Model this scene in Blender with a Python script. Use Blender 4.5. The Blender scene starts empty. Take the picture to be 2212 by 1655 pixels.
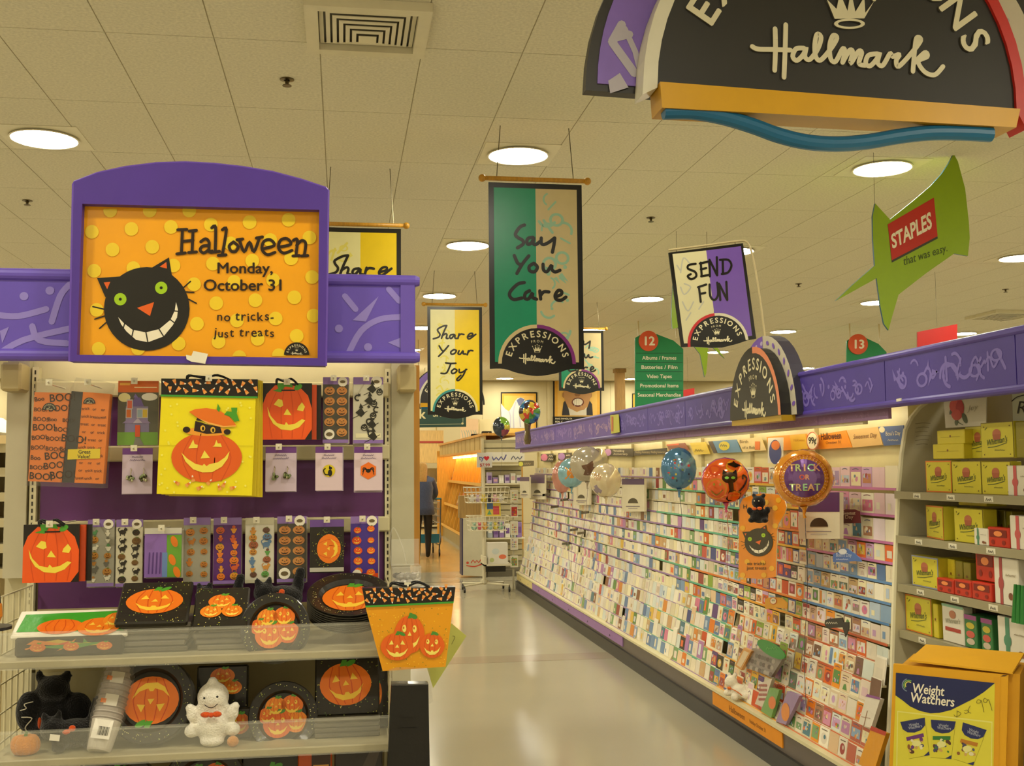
import bpy, math, random
from math import sin, cos, pi, radians
from mathutils import Matrix, Vector

# ------------------------------------------------------------------ camera
# The photograph's three vanishing points give the lens and the pose:
# X runs across the aisle, Y down the aisle, Z up; the camera stands at the origin, 1.6 m up.
F, CX, CY, CAM_H = 2360.0, 1106.0, 827.5, 1.6
_Y = Vector((-366, -185.5, F)).normalized()
_X = Vector((15244, -47.5, F)); _X = (_X - _Y * _X.dot(_Y)).normalized()
_Z = _Y.cross(_X)
if _Z.y < 0: _Z = -_Z
CAM = Vector((0, 0, CAM_H))
sc = bpy.context.scene
col = sc.collection
cam_d = bpy.data.cameras.new('camera'); cam = bpy.data.objects.new('camera', cam_d); col.objects.link(cam)
cam_d.sensor_width = 36; cam_d.lens = F / 2212 * 36; cam_d.clip_end = 200; cam_d.clip_start = 0.05
right = Vector((_X.x, _Y.x, _Z.x)); up = Vector((_X.y, _Y.y, _Z.y)); fwd = Vector((_X.z, _Y.z, _Z.z))
cam.matrix_world = Matrix(((right.x, up.x, -fwd.x, 0), (right.y, up.y, -fwd.y, 0), (right.z, up.z, -fwd.z, CAM_H), (0, 0, 0, 1)))
sc.camera = cam

# ------------------------------------------------------------------ world, exposure
WARM = (1.0, 0.935, 0.745)
w = bpy.data.worlds.new('store_ambient'); sc.world = w; w.use_nodes = True
w.node_tree.nodes['Background'].inputs[0].default_value = (1.0, 0.94, 0.78, 1)
w.node_tree.nodes['Background'].inputs[1].default_value = 0.25
vs = sc.view_settings
vs.view_transform = 'Standard'; vs.look = 'None'; vs.gamma = 1; vs.exposure = 1.9; vs.use_curve_mapping = False
LAMP = 26.0          # ceiling downlights
TUBE = 3.0           # canopy fluorescents
sc.cycles.max_bounces = 8; sc.cycles.transparent_max_bounces = 24
sc.cycles.use_denoising = True
sc.cycles.sample_clamp_indirect = 4

random.seed(7)
CEIL = 4.08

# ------------------------------------------------------------------ pixels to places
def ray(x, y):
    d = Vector(((x - CX) / F, -(y - CY) / F, 1))
    return Vector((d.dot(_X), d.dot(_Y), d.dot(_Z)))
def onY(x, y, v): r = ray(x, y); return r * (v / r.y) + CAM
def onX(x, y, v): r = ray(x, y); return r * (v / r.x) + CAM
def onZ(x, y, v): r = ray(x, y); return r * ((v - CAM_H) / r.z) + CAM

# ------------------------------------------------------------------ colours and materials
def lin(c): return c / 12.92 if c <= 0.04045 else ((c + 0.055) / 1.055) ** 2.4
_cc = {}
def H(h):
    if isinstance(h, tuple): return h
    if h not in _cc: _cc[h] = tuple(lin(int(h[i:i + 2], 16) / 255) for i in (0, 2, 4)) + (1.0,)
    return _cc[h]
MATS = {}
def newmat(name, rough=0.5, metal=0.0, bump=0.0, bscale=60, vary=0.06, vscale=9, sheen=0, coat=0, alpha=1.0, spec=0.5, wood=False):
    m = bpy.data.materials.new(name); m.use_nodes = True
    nt = m.node_tree; N = nt.nodes; L = nt.links; b = N['Principled BSDF']
    at = N.new('ShaderNodeAttribute'); at.attribute_name = 'Col'
    tc = N.new('ShaderNodeTexCoord')
    no = N.new('ShaderNodeTexNoise'); no.inputs['Scale'].default_value = vscale; no.inputs['Detail'].default_value = 3
    if wood:
        mp = N.new('ShaderNodeMapping'); mp.inputs['Scale'].default_value = (14, 14, 1.2)
        L.new(tc.outputs['Object'], mp.inputs[0]); L.new(mp.outputs[0], no.inputs['Vector'])
    else: L.new(tc.outputs['Object'], no.inputs['Vector'])
    mr = N.new('ShaderNodeMapRange'); mr.inputs[1].default_value = 0.3; mr.inputs[2].default_value = 0.7
    mr.inputs[3].default_value = 1 - vary; mr.inputs[4].default_value = 1 + vary
    L.new(no.outputs[0], mr.inputs[0])
    mx = N.new('ShaderNodeVectorMath'); mx.operation = 'SCALE'
    L.new(at.outputs['Color'], mx.inputs[0]); L.new(mr.outputs[0], mx.inputs['Scale']); L.new(mx.outputs[0], b.inputs['Base Color'])
    b.inputs['Roughness'].default_value = rough; b.inputs['Metallic'].default_value = metal
    b.inputs['Specular IOR Level'].default_value = spec
    if sheen: b.inputs['Sheen Weight'].default_value = sheen
    if coat: b.inputs['Coat Weight'].default_value = coat; b.inputs['Coat Roughness'].default_value = 0.08
    if alpha < 1: b.inputs['Alpha'].default_value = alpha
    if bump:
        n2 = N.new('ShaderNodeTexNoise'); n2.inputs['Scale'].default_value = bscale; n2.inputs['Detail'].default_value = 4
        bp = N.new('ShaderNodeBump'); bp.inputs['Strength'].default_value = bump; bp.inputs['Distance'].default_value = 0.01
        L.new(tc.outputs['Object'], n2.inputs['Vector']); L.new(n2.outputs[0], bp.inputs['Height']); L.new(bp.outputs[0], b.inputs['Normal'])
    MATS[name] = m
    return m
newmat('paper', 0.6, vary=0.03)
newmat('print_gloss', 0.3, vary=0.03, spec=0.4)
newmat('plastic', 0.35, vary=0.03)
newmat('satin', 0.45, vary=0.04)
newmat('metal_paint', 0.4, vary=0.04, bump=0.02, bscale=200)
newmat('steel', 0.3, metal=0.9, vary=0.05)
newmat('fabric', 0.95, bump=0.6, bscale=240, vary=0.12, vscale=40, sheen=0.3, spec=0.2)
newmat('foil', 0.12, metal=0.35, vary=0.05, coat=1.0)
newmat('wrapped', 0.4, bump=0.25, bscale=22, vary=0.05, coat=0.35, spec=0.3)
newmat('wood', 0.45, vary=0.16, wood=True, vscale=4)
newmat('wall_paint', 0.8, vary=0.04, vscale=1.2, bump=0.05, bscale=90)
newmat('tile_mineral', 0.95, vary=0.10, vscale=55, bump=0.35, bscale=150, spec=0.1)
newmat('clear', 0.12, vary=0.0, alpha=0.13)
newmat('clear_film', 0.1, vary=0.0, alpha=0.12, bump=0.5, bscale=30)
newmat('skin', 0.6, vary=0.06)
def glow(name, colr, s):
    m = bpy.data.materials.new(name); m.use_nodes = True; nt = m.node_tree
    nt.nodes.remove(nt.nodes['Principled BSDF']); e = nt.nodes.new('ShaderNodeEmission')
    e.inputs[0].default_value = (*colr, 1); e.inputs[1].default_value = s
    nt.links.new(e.outputs[0], nt.nodes['Material Output'].inputs[0]); MATS[name] = m
glow('lamp_glow', WARM, LAMP); glow('tube_glow', (1.0, 0.89, 0.57), TUBE); glow('case_glow', (1.0, 0.78, 0.40), 9.0)
# polished vinyl floor: mottled cream, gloss broken up by wear
m = newmat('floor_vinyl', 0.16, vary=0.05, vscale=0.7, spec=0.5)
nt = m.node_tree; b = nt.nodes['Principled BSDF']
n = nt.nodes.new('ShaderNodeTexNoise'); n.inputs['Scale'].default_value = 1.3; n.inputs['Detail'].default_value = 6
tc = nt.nodes.new('ShaderNodeTexCoord'); nt.links.new(tc.outputs['Object'], n.inputs['Vector'])
mr = nt.nodes.new('ShaderNodeMapRange'); mr.inputs[3].default_value = 0.08; mr.inputs[4].default_value = 0.26
nt.links.new(n.outputs[0], mr.inputs[0]); nt.links.new(mr.outputs[0], b.inputs['Roughness'])

# ------------------------------------------------------------------ text cache
_tx = {}
def glyphs(s, bold=0.0, shear=0.0):
    k = (s, bold, shear)
    if k not in _tx:
        c = bpy.data.curves.new('t', 'FONT'); c.body = s; c.size = 1; c.offset = bold; c.shear = shear; c.resolution_u = 3; c.dimensions = '2D'; c.fill_mode = 'BOTH'
        o = bpy.data.objects.new('t', c); col.objects.link(o)
        dg = bpy.context.evaluated_depsgraph_get(); me = bpy.data.meshes.new_from_object(o.evaluated_get(dg))
        vv = [(v.co.x, v.co.y) for v in me.vertices]; ff = [tuple(p.vertices) for p in me.polygons]
        bpy.data.objects.remove(o); bpy.data.curves.remove(c); bpy.data.meshes.remove(me)
        w = max([v[0] for v in vv], default=0.3)
        _tx[k] = (vv, ff, w)
    return _tx[k]

def smooth(pts, n=5, closed=False):
    if len(pts) < 3: return list(pts)
    out = []; m = len(pts)
    for i in range(m if closed else m - 1):
        if closed: a, b, c, d = pts[i - 1], pts[i], pts[(i + 1) % m], pts[(i + 2) % m]
        else: a, b, c, d = pts[max(i - 1, 0)], pts[i], pts[i + 1], pts[min(i + 2, m - 1)]
        for j in range(n):
            t = j / n; t2 = t * t; t3 = t2 * t
            out.append(tuple(0.5 * (2 * b[q] + (c[q] - a[q]) * t + (2 * a[q] - 5 * b[q] + 4 * c[q] - d[q]) * t2 + (3 * b[q] - a[q] - 3 * c[q] + d[q]) * t3) for q in range(len(b))))
    if not closed: out.append(tuple(pts[-1]))
    return out

def arc(cx, cy, rx, ry, a0, a1, n=16):
    return [(cx + rx * cos(radians(a0 + (a1 - a0) * i / n)), cy + ry * sin(radians(a0 + (a1 - a0) * i / n))) for i in range(n + 1)]

# ------------------------------------------------------------------ mesh builder
class MB:
    """Collects coloured faces. Local frame of a thing: x right, z up, the front looks to -y."""
    EPS = 0.0006
    def __init__(s): s.v = []; s.f = []; s.c = []; s.M = None; s.T2 = None; s.ys = 1; s.y0 = 0.0; s.k = 0
    def add(s, vs, fs, c):
        c = H(c); o = len(s.v)
        if s.M: vs = [tuple(s.M @ Vector(v)) for v in vs]
        s.v += vs
        for f in fs: s.f.append(tuple(i + o for i in f)); s.c.append(c)
    # --- solids
    def box(s, x0, y0, z0, x1, y1, z1, c):
        s.add([(x0, y0, z0), (x1, y0, z0), (x1, y1, z0), (x0, y1, z0), (x0, y0, z1), (x1, y0, z1), (x1, y1, z1), (x0, y1, z1)],
              [(0, 3, 2, 1), (4, 5, 6, 7), (0, 1, 5, 4), (1, 2, 6, 5), (2, 3, 7, 6), (3, 0, 4, 7)], c); return s
    def bbox(s, x0, y0, z0, x1, y1, z1, c, b=0.004):
        """box with chamfered vertical and horizontal edges on its front"""
        P = [(x0 + b, z0), (x1 - b, z0), (x1, z0 + b), (x1, z1 - b), (x1 - b, z1), (x0 + b, z1), (x0, z1 - b), (x0, z0 + b)]
        Q = [(x0 + b, z0 + b), (x1 - b, z0 + b), (x1 - b, z0 + b), (x1 - b, z1 - b), (x1 - b, z1 - b), (x0 + b, z1 - b), (x0 + b, z1 - b), (x0 + b, z0 + b)]
        v = [(p[0], y0, p[1]) for p in Q] + [(p[0], y0 + b, p[1]) for p in P] + [(p[0], y1, p[1]) for p in P]
        f = [(0, 2, 4, 6)] + [(i, (i + 1) % 8, 8 + (i + 1) % 8, 8 + i) for i in range(8)] + [(8 + i, 8 + (i + 1) % 8, 16 + (i + 1) % 8, 16 + i) for i in range(8)] + [tuple(range(23, 15, -1))]
        s.add(v, f, c); return s
    def prism(s, pts, y0, y1, c, side=None, back=True):
        p = [s.t2(q) for q in pts]; n = len(p)
        v = [(a, y0, b) for a, b in p] + [(a, y1, b) for a, b in p]
        s.add(v, [tuple(range(n))] + ([tuple(range(2 * n - 1, n - 1, -1))] if back else []), c)
        s.add(v, [(i, n + i, n + (i + 1) % n, (i + 1) % n) for i in range(n)], side or c); return s
    def tube(s, pts, r, c, n=8, caps=True, closed=False):
        pts = [Vector(p) for p in pts]; m = len(pts); rs = r if isinstance(r, (list, tuple)) else [r] * m
        vs = []; prev = None
        for i, p in enumerate(pts):
            if closed: d = pts[(i + 1) % m] - pts[i - 1]
            else: d = pts[min(i + 1, m - 1)] - pts[max(i - 1, 0)]
            d = d.normalized() if d.length > 1e-9 else Vector((0, 0, 1))
            if prev is None: prev = d.orthogonal().normalized()
            a = (prev - d * prev.dot(d)); a = a.normalized() if a.length > 1e-6 else d.orthogonal().normalized(); prev = a; b = d.cross(a)
            for k in range(n): t = 2 * pi * k / n; vs.append(tuple(p + (a * cos(t) + b * sin(t)) * rs[i]))
        fs = []
        for i in range(m if closed else m - 1):
            j = (i + 1) % m
            for k in range(n): fs.append((i * n + k, i * n + (k + 1) % n, j * n + (k + 1) % n, j * n + k))
        if caps and not closed: fs += [tuple(range(n - 1, -1, -1)), tuple(range((m - 1) * n, m * n))]
        s.add(vs, fs, c); return s
    def lathe(s, prof, c, n=24, axis='z', o=(0, 0, 0), cols=None):
        """prof: (radius, height) pairs; axis z, or y (a disc that looks to -y)"""
        vs = []
        for r, h in prof:
            for k in range(n):
                t = 2 * pi * k / n
                if axis == 'z': vs.append((o[0] + r * cos(t), o[1] + r * sin(t), o[2] + h))
                elif axis == 'y': vs.append((o[0] + r * cos(t), o[1] + h, o[2] + r * sin(t)))
                else: vs.append((o[0] + h, o[1] + r * cos(t), o[2] + r * sin(t)))
        b = len(s.v); s.add(vs, [], c)
        for i in range(len(prof) - 1):
            cc = H(cols[i]) if cols else H(c)
            for k in range(n): s.f.append((b + i * n + k, b + i * n + (k + 1) % n, b + (i + 1) * n + (k + 1) % n, b + (i + 1) * n + k)); s.c.append(cc)
        return s
    def ball(s, o, r, c, n=14, m=9, warp=None):
        rx, ry, rz = r if isinstance(r, tuple) else (r, r, r)
        vs = [(o[0], o[1], o[2] - rz)]
        for i in range(1, m):
            a = -pi / 2 + pi * i / m
            for k in range(n): t = 2 * pi * k / n; vs.append((o[0] + rx * cos(a) * cos(t), o[1] + ry * cos(a) * sin(t), o[2] + rz * sin(a)))
        vs.append((o[0], o[1], o[2] + rz)); L = len(vs) - 1
        fs = [(0, 1 + (k + 1) % n, 1 + k) for k in range(n)]
        for i in range(m - 2):
            for k in range(n): fs.append((1 + i * n + k, 1 + i * n + (k + 1) % n, 1 + (i + 1) * n + (k + 1) % n, 1 + (i + 1) * n + k))
        fs += [(L, 1 + (m - 2) * n + k, 1 + (m - 2) * n + (k + 1) % n) for k in range(n)]
        s.add(vs, fs, c); return s
    # --- flat print on the front
    def t2(s, p): return s.T2(p) if s.T2 else (p[0], p[1])
    def poly(s, pts, c, l=1):
        s.k = (s.k + 1) % 40; yy = s.y0 - l * s.EPS - s.k * 1.2e-5      # no two printed shapes lie in exactly one plane
        s.add([(q[0], yy, q[1]) for q in (s.t2(p) for p in pts)], [tuple(range(len(pts)))], c); return s
    def rect(s, x0, z0, x1, z1, c, l=1): return s.poly([(x0, z0), (x1, z0), (x1, z1), (x0, z1)], c, l)
    def ell(s, cx, cz, rx, rz, c, l=1, n=20, rot=0):
        a = radians(rot); return s.poly([(cx + rx * cos(t) * cos(a) - rz * sin(t) * sin(a), cz + rx * cos(t) * sin(a) + rz * sin(t) * cos(a)) for t in (2 * pi * k / n for k in range(n))], c, l)
    def ring(s, cx, cz, r0, r1, c, l=1, a0=0, a1=360, n=24, sq=1):
        A = arc(cx, cz, r0, r0 * sq, a0, a1, n); B = arc(cx, cz, r1, r1 * sq, a0, a1, n)
        for i in range(n): s.poly([A[i], A[i + 1], B[i + 1], B[i]], c, l)
        return s
    def stroke(s, pts, w, c, l=1, sm=True, n=4, taper=False):
        if not sm and len(pts) > 2:      # sharp corners: one straight bar after another
            for a_, b_ in zip(pts, pts[1:]): s.stroke([a_, b_], w, c, l, False)
            return s
        p = smooth(pts, n) if sm else list(pts)
        m = len(p); Lq = []; R = []
        for i in range(m):
            a = p[max(i - 1, 0)]; b = p[min(i + 1, m - 1)]; dx, dy = b[0] - a[0], b[1] - a[1]; d = math.hypot(dx, dy) or 1
            k = w / 2 * ((0.55 + 0.9 * sin(pi * (i + 0.5) / m)) if taper else 1)
            Lq.append((p[i][0] - dy / d * k, p[i][1] + dx / d * k)); R.append((p[i][0] + dy / d * k, p[i][1] - dx / d * k))
        for i in range(m - 1): s.poly([Lq[i], Lq[i + 1], R[i + 1], R[i]], c, l)
        if not taper:
            for e in (p[0], p[-1]): s.ell(e[0], e[1], w / 2, w / 2, c, l, 8)
        return s
    def strokes(s, lst, w, c, l=1, f=None, **k):
        for q in lst: s.stroke([f(*p) for p in q] if f else q, w, c, l, **k)
        return s
    def text(s, t, x, z, h, c, l=1, al='c', bold=0.0, shear=0.0, rot=0.0, sx=1.0, wmax=None):
        """h is the capital height (0.72 em)"""
        vv, ff, w = glyphs(t, 0.0, shear); k = h / 0.72
        if wmax: sx = wmax / (w * k)
        ox = {'c': -w / 2, 'l': 0, 'r': -w}[al]; a = radians(rot); ca, sa = cos(a), sin(a)
        for dx, dy in (((0, 0),) if bold < 0.006 else ((-bold, 0), (bold, 0), (0, bold * 0.8), (0, -bold * 0.8))):      # bold: the letter struck again a little aside
            pts = []
            for vx, vy in vv:
                gx, gz = (vx + ox + dx) * k * sx, (vy + dy) * k
                rx, rz = gx * ca - gz * sa, gx * sa + gz * ca
                pts.append(s.t2((x + rx, z + rz * s.ys)))
            s.k = (s.k + 1) % 40; yy = s.y0 - l * s.EPS - s.k * 1.2e-5
            s.add([(q[0], yy, q[1]) for q in pts], ff, c)
        return s
    def scrib(s, x, z, w, h, c, l=1):
        """lettering too small to read in the photograph: an uneven pen line"""
        n = max(4, int(w / h * 2.2)); r_ = random.Random(int(abs(x * 977 + z * 131)) + n)
        s.stroke([(x - w / 2 + w * i / n, z + s.ys * h * ((i % 2) * r_.uniform(0.5, 1.0))) for i in range(n + 1)], h * 0.24, c, l, n=2); return s
    def arctext(s, t, cx, cz, r, h, c, l=1, a0=160, a1=20, bold=0.02, yaw=1):
        ws = [glyphs(ch)[2] + 0.10 for ch in t]; tot = sum(ws); acc = 0
        for ch, w_ in zip(t, ws):
            a = a0 + (a1 - a0) * (acc + w_ / 2) / tot; acc += w_
            s.text(ch, cx + r * cos(radians(a)), cz + s.ys * r * sin(radians(a)), h, c, l, bold=bold, rot=a - 90, wmax=None)
        return s
    # --- make it an object
    def mesh(s, name, mat, smoothed=False):
        me = bpy.data.meshes.new(name); me.from_pydata(s.v, [], s.f)
        at = me.color_attributes.new('Col', 'FLOAT_COLOR', 'CORNER')
        buf = []
        for f_, c_ in zip(s.f, s.c): buf.extend(c_ * len(f_))
        at.data.foreach_set('color', buf)
        me.materials.append(MATS[mat] if isinstance(mat, str) else mat)
        if smoothed: me.polygons.foreach_set('use_smooth', [True] * len(me.polygons))
        me.update(); return me
    def build(s, name, mat='paper', parent=None, loc=(0, 0, 0), rz=0.0, rx=0.0, ry=0.0, smooth=False):
        o = bpy.data.objects.new(name, s.mesh(name, mat, smooth)); col.objects.link(o)
        o.location = loc; o.rotation_euler = (rx, ry, rz)
        if parent: o.parent = parent
        return o
def tag(o, label, cat, group=None, kind=None):
    o['label'] = label; o['category'] = cat
    if group: o['group'] = group
    if kind: o['kind'] = kind
    return o
def thing(name, label, cat, loc=(0, 0, 0), rz=0.0, group=None):
    o = bpy.data.objects.new(name, None); col.objects.link(o); o.location = loc; o.rotation_euler = (0, 0, rz); o.empty_display_size = 0.05
    return tag(o, label, cat, group)
def struct(o): o['kind'] = 'structure'; return o
def pxmb(x, y, Yp):
    """a builder whose flat coordinates are photo pixels on the plane y = Yp; origin at pixel (x, y)"""
    o = onY(x, y, Yp); m = MB(); m.ys = -1
    def T(p): q = onY(p[0], p[1], Yp); return (q.x - o.x, q.z - o.z)
    m.T2 = T; return m, Vector((o.x, Yp, o.z))
def pxmbr(x, y, Yp, rz):
    """the same on an upright plane through that point, turned by rz"""
    o = onY(x, y, Yp); m = MB(); m.ys = -1; n_ = Vector((sin(rz), -cos(rz), 0)); u_ = Vector((cos(rz), sin(rz), 0))
    def T(p): r_ = ray(*p); q = CAM + r_ * ((o - CAM).dot(n_) / r_.dot(n_)) - o; return (q.dot(u_), q.z)
    m.T2 = T; return m, o
def pxmbx(x, y, Xp):
    """the same on a plane x = Xp that looks to -x (turn the object -90 degrees)"""
    o = onX(x, y, Xp); m = MB(); m.ys = -1
    def T(p): q = onX(p[0], p[1], Xp); return (o.y - q.y, q.z - o.z)
    m.T2 = T; return m, Vector((Xp, o.y, o.z))
def crop(sx, ox, oy): return lambda x, y: (ox + x / sx, oy + y / sx)
R90 = -pi / 2
NUM = ['first', 'second', 'third', 'fourth', 'fifth', 'sixth', 'seventh', 'eighth', 'ninth', 'tenth', 'eleventh', 'twelfth', 'thirteenth', 'fourteenth', 'fifteenth', 'sixteenth', 'seventeenth', 'eighteenth', 'nineteenth', 'twentieth']
NUM += ['twenty-' + n for n in NUM[:9]] + ['thirtieth'] + ['thirty-' + n for n in NUM[:9]]

# ------------------------------------------------------------------ shared drawings
SCRIPT = [[(820, 250), (850, 263), (930, 265), (1012, 268)], [(935, 160), (937, 260), (933, 370)], [(989, 140), (986, 260), (980, 405)],
  [(1080, 258), (1040, 262), (1024, 300), (1045, 320), (1078, 290), (1092, 255), (1085, 300), (1110, 315), (1150, 262), (1167, 205), (1147, 188), (1135, 240), (1140, 300), (1165, 318), (1215, 262), (1247, 207), (1227, 195), (1210, 245), (1215, 310), (1240, 325), (1275, 262), (1287, 275), (1275, 330)],
  [(1275, 330), (1310, 270), (1326, 277), (1315, 335), (1355, 275), (1372, 282), (1358, 335), (1390, 345)],
  [(1450, 286), (1405, 295), (1392, 335), (1415, 347), (1448, 312), (1463, 280), (1452, 330), (1478, 345), (1515, 285), (1527, 300), (1562, 290), (1546, 320), (1558, 350), (1625, 280), (1670, 217), (1650, 205), (1640, 255), (1630, 375)],
  [(1637, 332), (1690, 280), (1702, 300), (1657, 325), (1690, 378), (1740, 392), (1782, 350)]]
def draw_script(m, cx, cz, wd, c, l, th=None):
    k = wd / 960
    f = lambda x, y: (cx + (x - 1300) * k, cz - m.ys * (y - 290) * k)
    m.strokes(SCRIPT, (th or 24) * k, c, l, f, n=4)
def draw_crown(m, cx, cz, w, c, l):
    y = m.ys; k = w / 2
    P = [(-0.62, -0.35), (-1, 0.55), (-0.52, 0.0), (-0.42, 0.75), (-0.08, 0.05), (0, 0.9), (0.08, 0.05), (0.42, 0.75), (0.52, 0.0), (1, 0.55), (0.62, -0.35)]
    m.poly([(cx + a * k, cz + y * b * k) for a, b in P], c, l)
    for a, b in ((-1, 0.66), (-0.42, 0.86), (0, 1.02), (0.42, 0.86), (1, 0.66)): m.ell(cx + a * k, cz + y * b * k, 0.11 * k, 0.11 * k, c, l, 8)
    m.ring(cx, cz - y * 0.5 * k, 0.52 * k, 0.66 * k, c, l, sq=0.32, n=16)
def draw_badge(m, cx, cz, r, rimL, rimR, l=2, black='15130f', ink='d9cfa6', wave=False, text=True):
    y = m.ys
    m.poly([(cx + r * cos(radians(a)), cz + y * r * sin(radians(a))) for a in range(0, 181, 9)], black, l)
    for a0, a1, c in ((90, 180, rimL), (0, 90, rimR)):
        A = [(cx + r * 1.0 * cos(radians(a)), cz + y * r * sin(radians(a))) for a in range(a0, a1 + 1, 9)]
        B = [(cx + r * 1.1 * cos(radians(a)), cz + y * 1.1 * r * sin(radians(a))) for a in range(a0, a1 + 1, 9)]
        for i in range(len(A) - 1): m.poly([A[i], A[i + 1], B[i + 1], B[i]], c, l)
    if text:
        m.arctext('EXPRESSIONS', cx, cz, r * 0.75, r * 0.185, ink, l + 1, 168, 12, 0.025)
        m.arctext('FROM', cx, cz + y * r * 0.0, r * 0.60, r * 0.07, ink, l + 1, 107, 73, 0.01)
        draw_crown(m, cx, cz + y * r * 0.40, r * 0.26, ink, l + 1)
        draw_script(m, cx, cz + y * r * 0.12, r * 1.0, ink, l + 1, 34)
def draw_pumpkin(m, cx, cz, rx, rz, c='e8641a', hi='f6d050', l=2, face=0, stem='4f9a2c', rot=0, rib='cf4f12'):
    y = m.ys; a = radians(rot)
    def q(u, v): return (cx + (u * cos(a) - v * sin(a)) * rx, cz + y * (u * sin(a) + v * cos(a)) * rz)
    m.poly([q(cos(t) , sin(t) * (1 - 0.10 * abs(cos(t)) ** 6)) for t in (2 * pi * k / 24 for k in range(24))], c, l)
    if rx > 0.012 or m.ys < 0 and rx > 12:
        for u in (-0.55, -0.2, 0.2, 0.55): m.stroke([q(u * 0.7, 0.85), q(u * 1.15, 0), q(u * 0.7, -0.9)], rx * 0.035, rib, l + 0.4, n=3)
    if stem:
        m.poly([q(-0.12, 0.85), q(0.12, 0.85), q(0.2, 1.12), q(0.02, 1.15)], stem, l + 0.6)
        m.ell(*q(0.3, 0.95), rx * 0.24, rz * 0.13, stem, l + 0.7, 9, 25)
    if face == 9: return
    def P(pts, c2=hi): m.poly([q(*p) for p in pts], c2, l + 1)
    if face == 0:
        P([(-0.5, 0.15), (-0.2, 0.18), (-0.33, 0.48)]); P([(0.5, 0.15), (0.2, 0.18), (0.33, 0.48)])
    else:
        m.ell(*q(-0.34, 0.32), rx * 0.13, rz * 0.2, hi, l + 1, 12); m.ell(*q(0.34, 0.3), rx * 0.13, rz * 0.2, hi, l + 1, 12)
        m.ell(*q(-0.38, 0.36), rx * 0.05, rz * 0.07, 'd05818', l + 1.4, 8); m.ell(*q(0.30, 0.34), rx * 0.05, rz * 0.07, 'd05818', l + 1.4, 8)
    P([(-0.12, -0.06), (0.13, -0.06), (0.02, 0.17)])
    P([(-0.66, -0.12), (-0.42, -0.38), (-0.12, -0.5), (-0.06, -0.38), (0.06, -0.38), (0.12, -0.5), (0.42, -0.38), (0.68, -0.08), (0.5, -0.5), (0.22, -0.72), (-0.2, -0.74), (-0.48, -0.54)])
def confetti(m, x0, z0, x1, z1, c, l, n, s, rnd):
    """the loose printed rings, dashes, triangles and squiggles of the trim"""
    for i in range(n):
        x = rnd.uniform(x0 + s, x1 - s); z = rnd.uniform(z0 + s, z1 - s); k = rnd.choice('rdlltsca')
        u = s * rnd.uniform(0.6, 1.0); a = rnd.uniform(0, 6.28)
        if k == 'r': m.ring(x, z, u * 0.5, u * 0.8, c, l, n=14, sq=rnd.uniform(0.6, 1.0))
        elif k == 'd': m.ell(x, z, u * 0.22, u * 0.22, c, l, 10)
        elif k == 'l': m.stroke([(x - u * 0.8 * cos(a), z - u * 0.8 * sin(a)), (x + u * 0.8 * cos(a), z + u * 0.8 * sin(a))], u * 0.3, c, l, sm=False)
        elif k == 't': m.poly([(x + u * 0.7 * cos(a), z + u * 0.7 * sin(a)), (x + u * 0.5 * cos(a + 2.3), z + u * 0.5 * sin(a + 2.3)), (x + u * 0.5 * cos(a + 3.4), z + u * 0.5 * sin(a + 3.4))], c, l)
        elif k == 's': m.stroke([(x - u, z), (x - u * 0.3, z + u * 0.5), (x + u * 0.3, z - u * 0.5), (x + u, z)], u * 0.28, c, l)
        else: m.stroke(arc(x, z, u * 0.9, u * 0.9, math.degrees(a), math.degrees(a) + 120, 6), u * 0.28, c, l)
def candycorn(m, x, z, s, rot, l):
    a = radians(rot)
    def q(u, v): return (x + (u * cos(a) - v * sin(a)) * s, z + (u * sin(a) + v * cos(a)) * s * m.ys)
    m.poly([q(-0.55, -0.9), q(0.55, -0.9), q(0.42, -0.2), q(-0.42, -0.2)], 'e8a050', l)
    m.poly([q(-0.42, -0.2), q(0.42, -0.2), q(0.25, 0.4), q(-0.25, 0.4)], 'e07a28', l)
    m.poly([q(-0.25, 0.4), q(0.25, 0.4), q(0.1, 0.9), q(-0.1, 0.9)], 'f4e8d0', l)
CF = crop(2.3785, 0, 330)
def draw_cat(m, f, l):
    """grinning black cat of the poster; f maps the poster crop's coordinates"""
    w1 = abs(f(745 + 100, 795)[0] - f(745, 795)[0]) / 100
    def P(pts, c, ll): m.poly([f(*p) for p in pts], c, ll)
    for a in ([(465, 783), (525, 797)], [(475, 848), (525, 832)], [(500, 896), (535, 865)], [(935, 685), (972, 652)], [(940, 706), (990, 710)], [(962, 745), (1002, 766)]):
        m.stroke([f(*p) for p in a], 7 * w1, '1b1712', l, sm=False)
    P(arc(745, 795, 222, 217, 0, 360, 40)[:-1], '1d1a14', l)
    P([(487, 635), (615, 626), (530, 735)], '1d1a14', l); P([(765, 585), (860, 528), (880, 650)], '1d1a14', l)
    P([(522, 658), (556, 655), (540, 693)], 'e8641c', l + 1); P([(812, 577), (847, 552), (850, 586)], 'e8641c', l + 1)
    for x, y in ((608, 745), (820, 686)):
        P(arc(x, y, 32, 32, 0, 360, 20)[:-1], 'a4cc1c', l + 1); P(arc(x, y, 8, 8, 0, 360, 10)[:-1], '15120c', l + 2)
    P([(695, 790), (783, 760), (762, 832)], 'e8641c', l + 1)
    P([(597, 838), (625, 868), (670, 903), (740, 917), (810, 900), (868, 852), (890, 805), (897, 760), (907, 800), (902, 840), (880, 880), (832, 938), (752, 968), (690, 956), (640, 912), (612, 875)], 'f3ead0', l + 1)
    for a in ([(632, 865), (624, 895)], [(677, 900), (665, 950)], [(740, 910), (752, 972)], [(808, 898), (835, 942)], [(866, 850), (895, 872)], [(888, 806), (910, 808)]):
        m.stroke([f(*p) for p in a], 6 * w1, '1d1a14', l + 2, sm=False)
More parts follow.
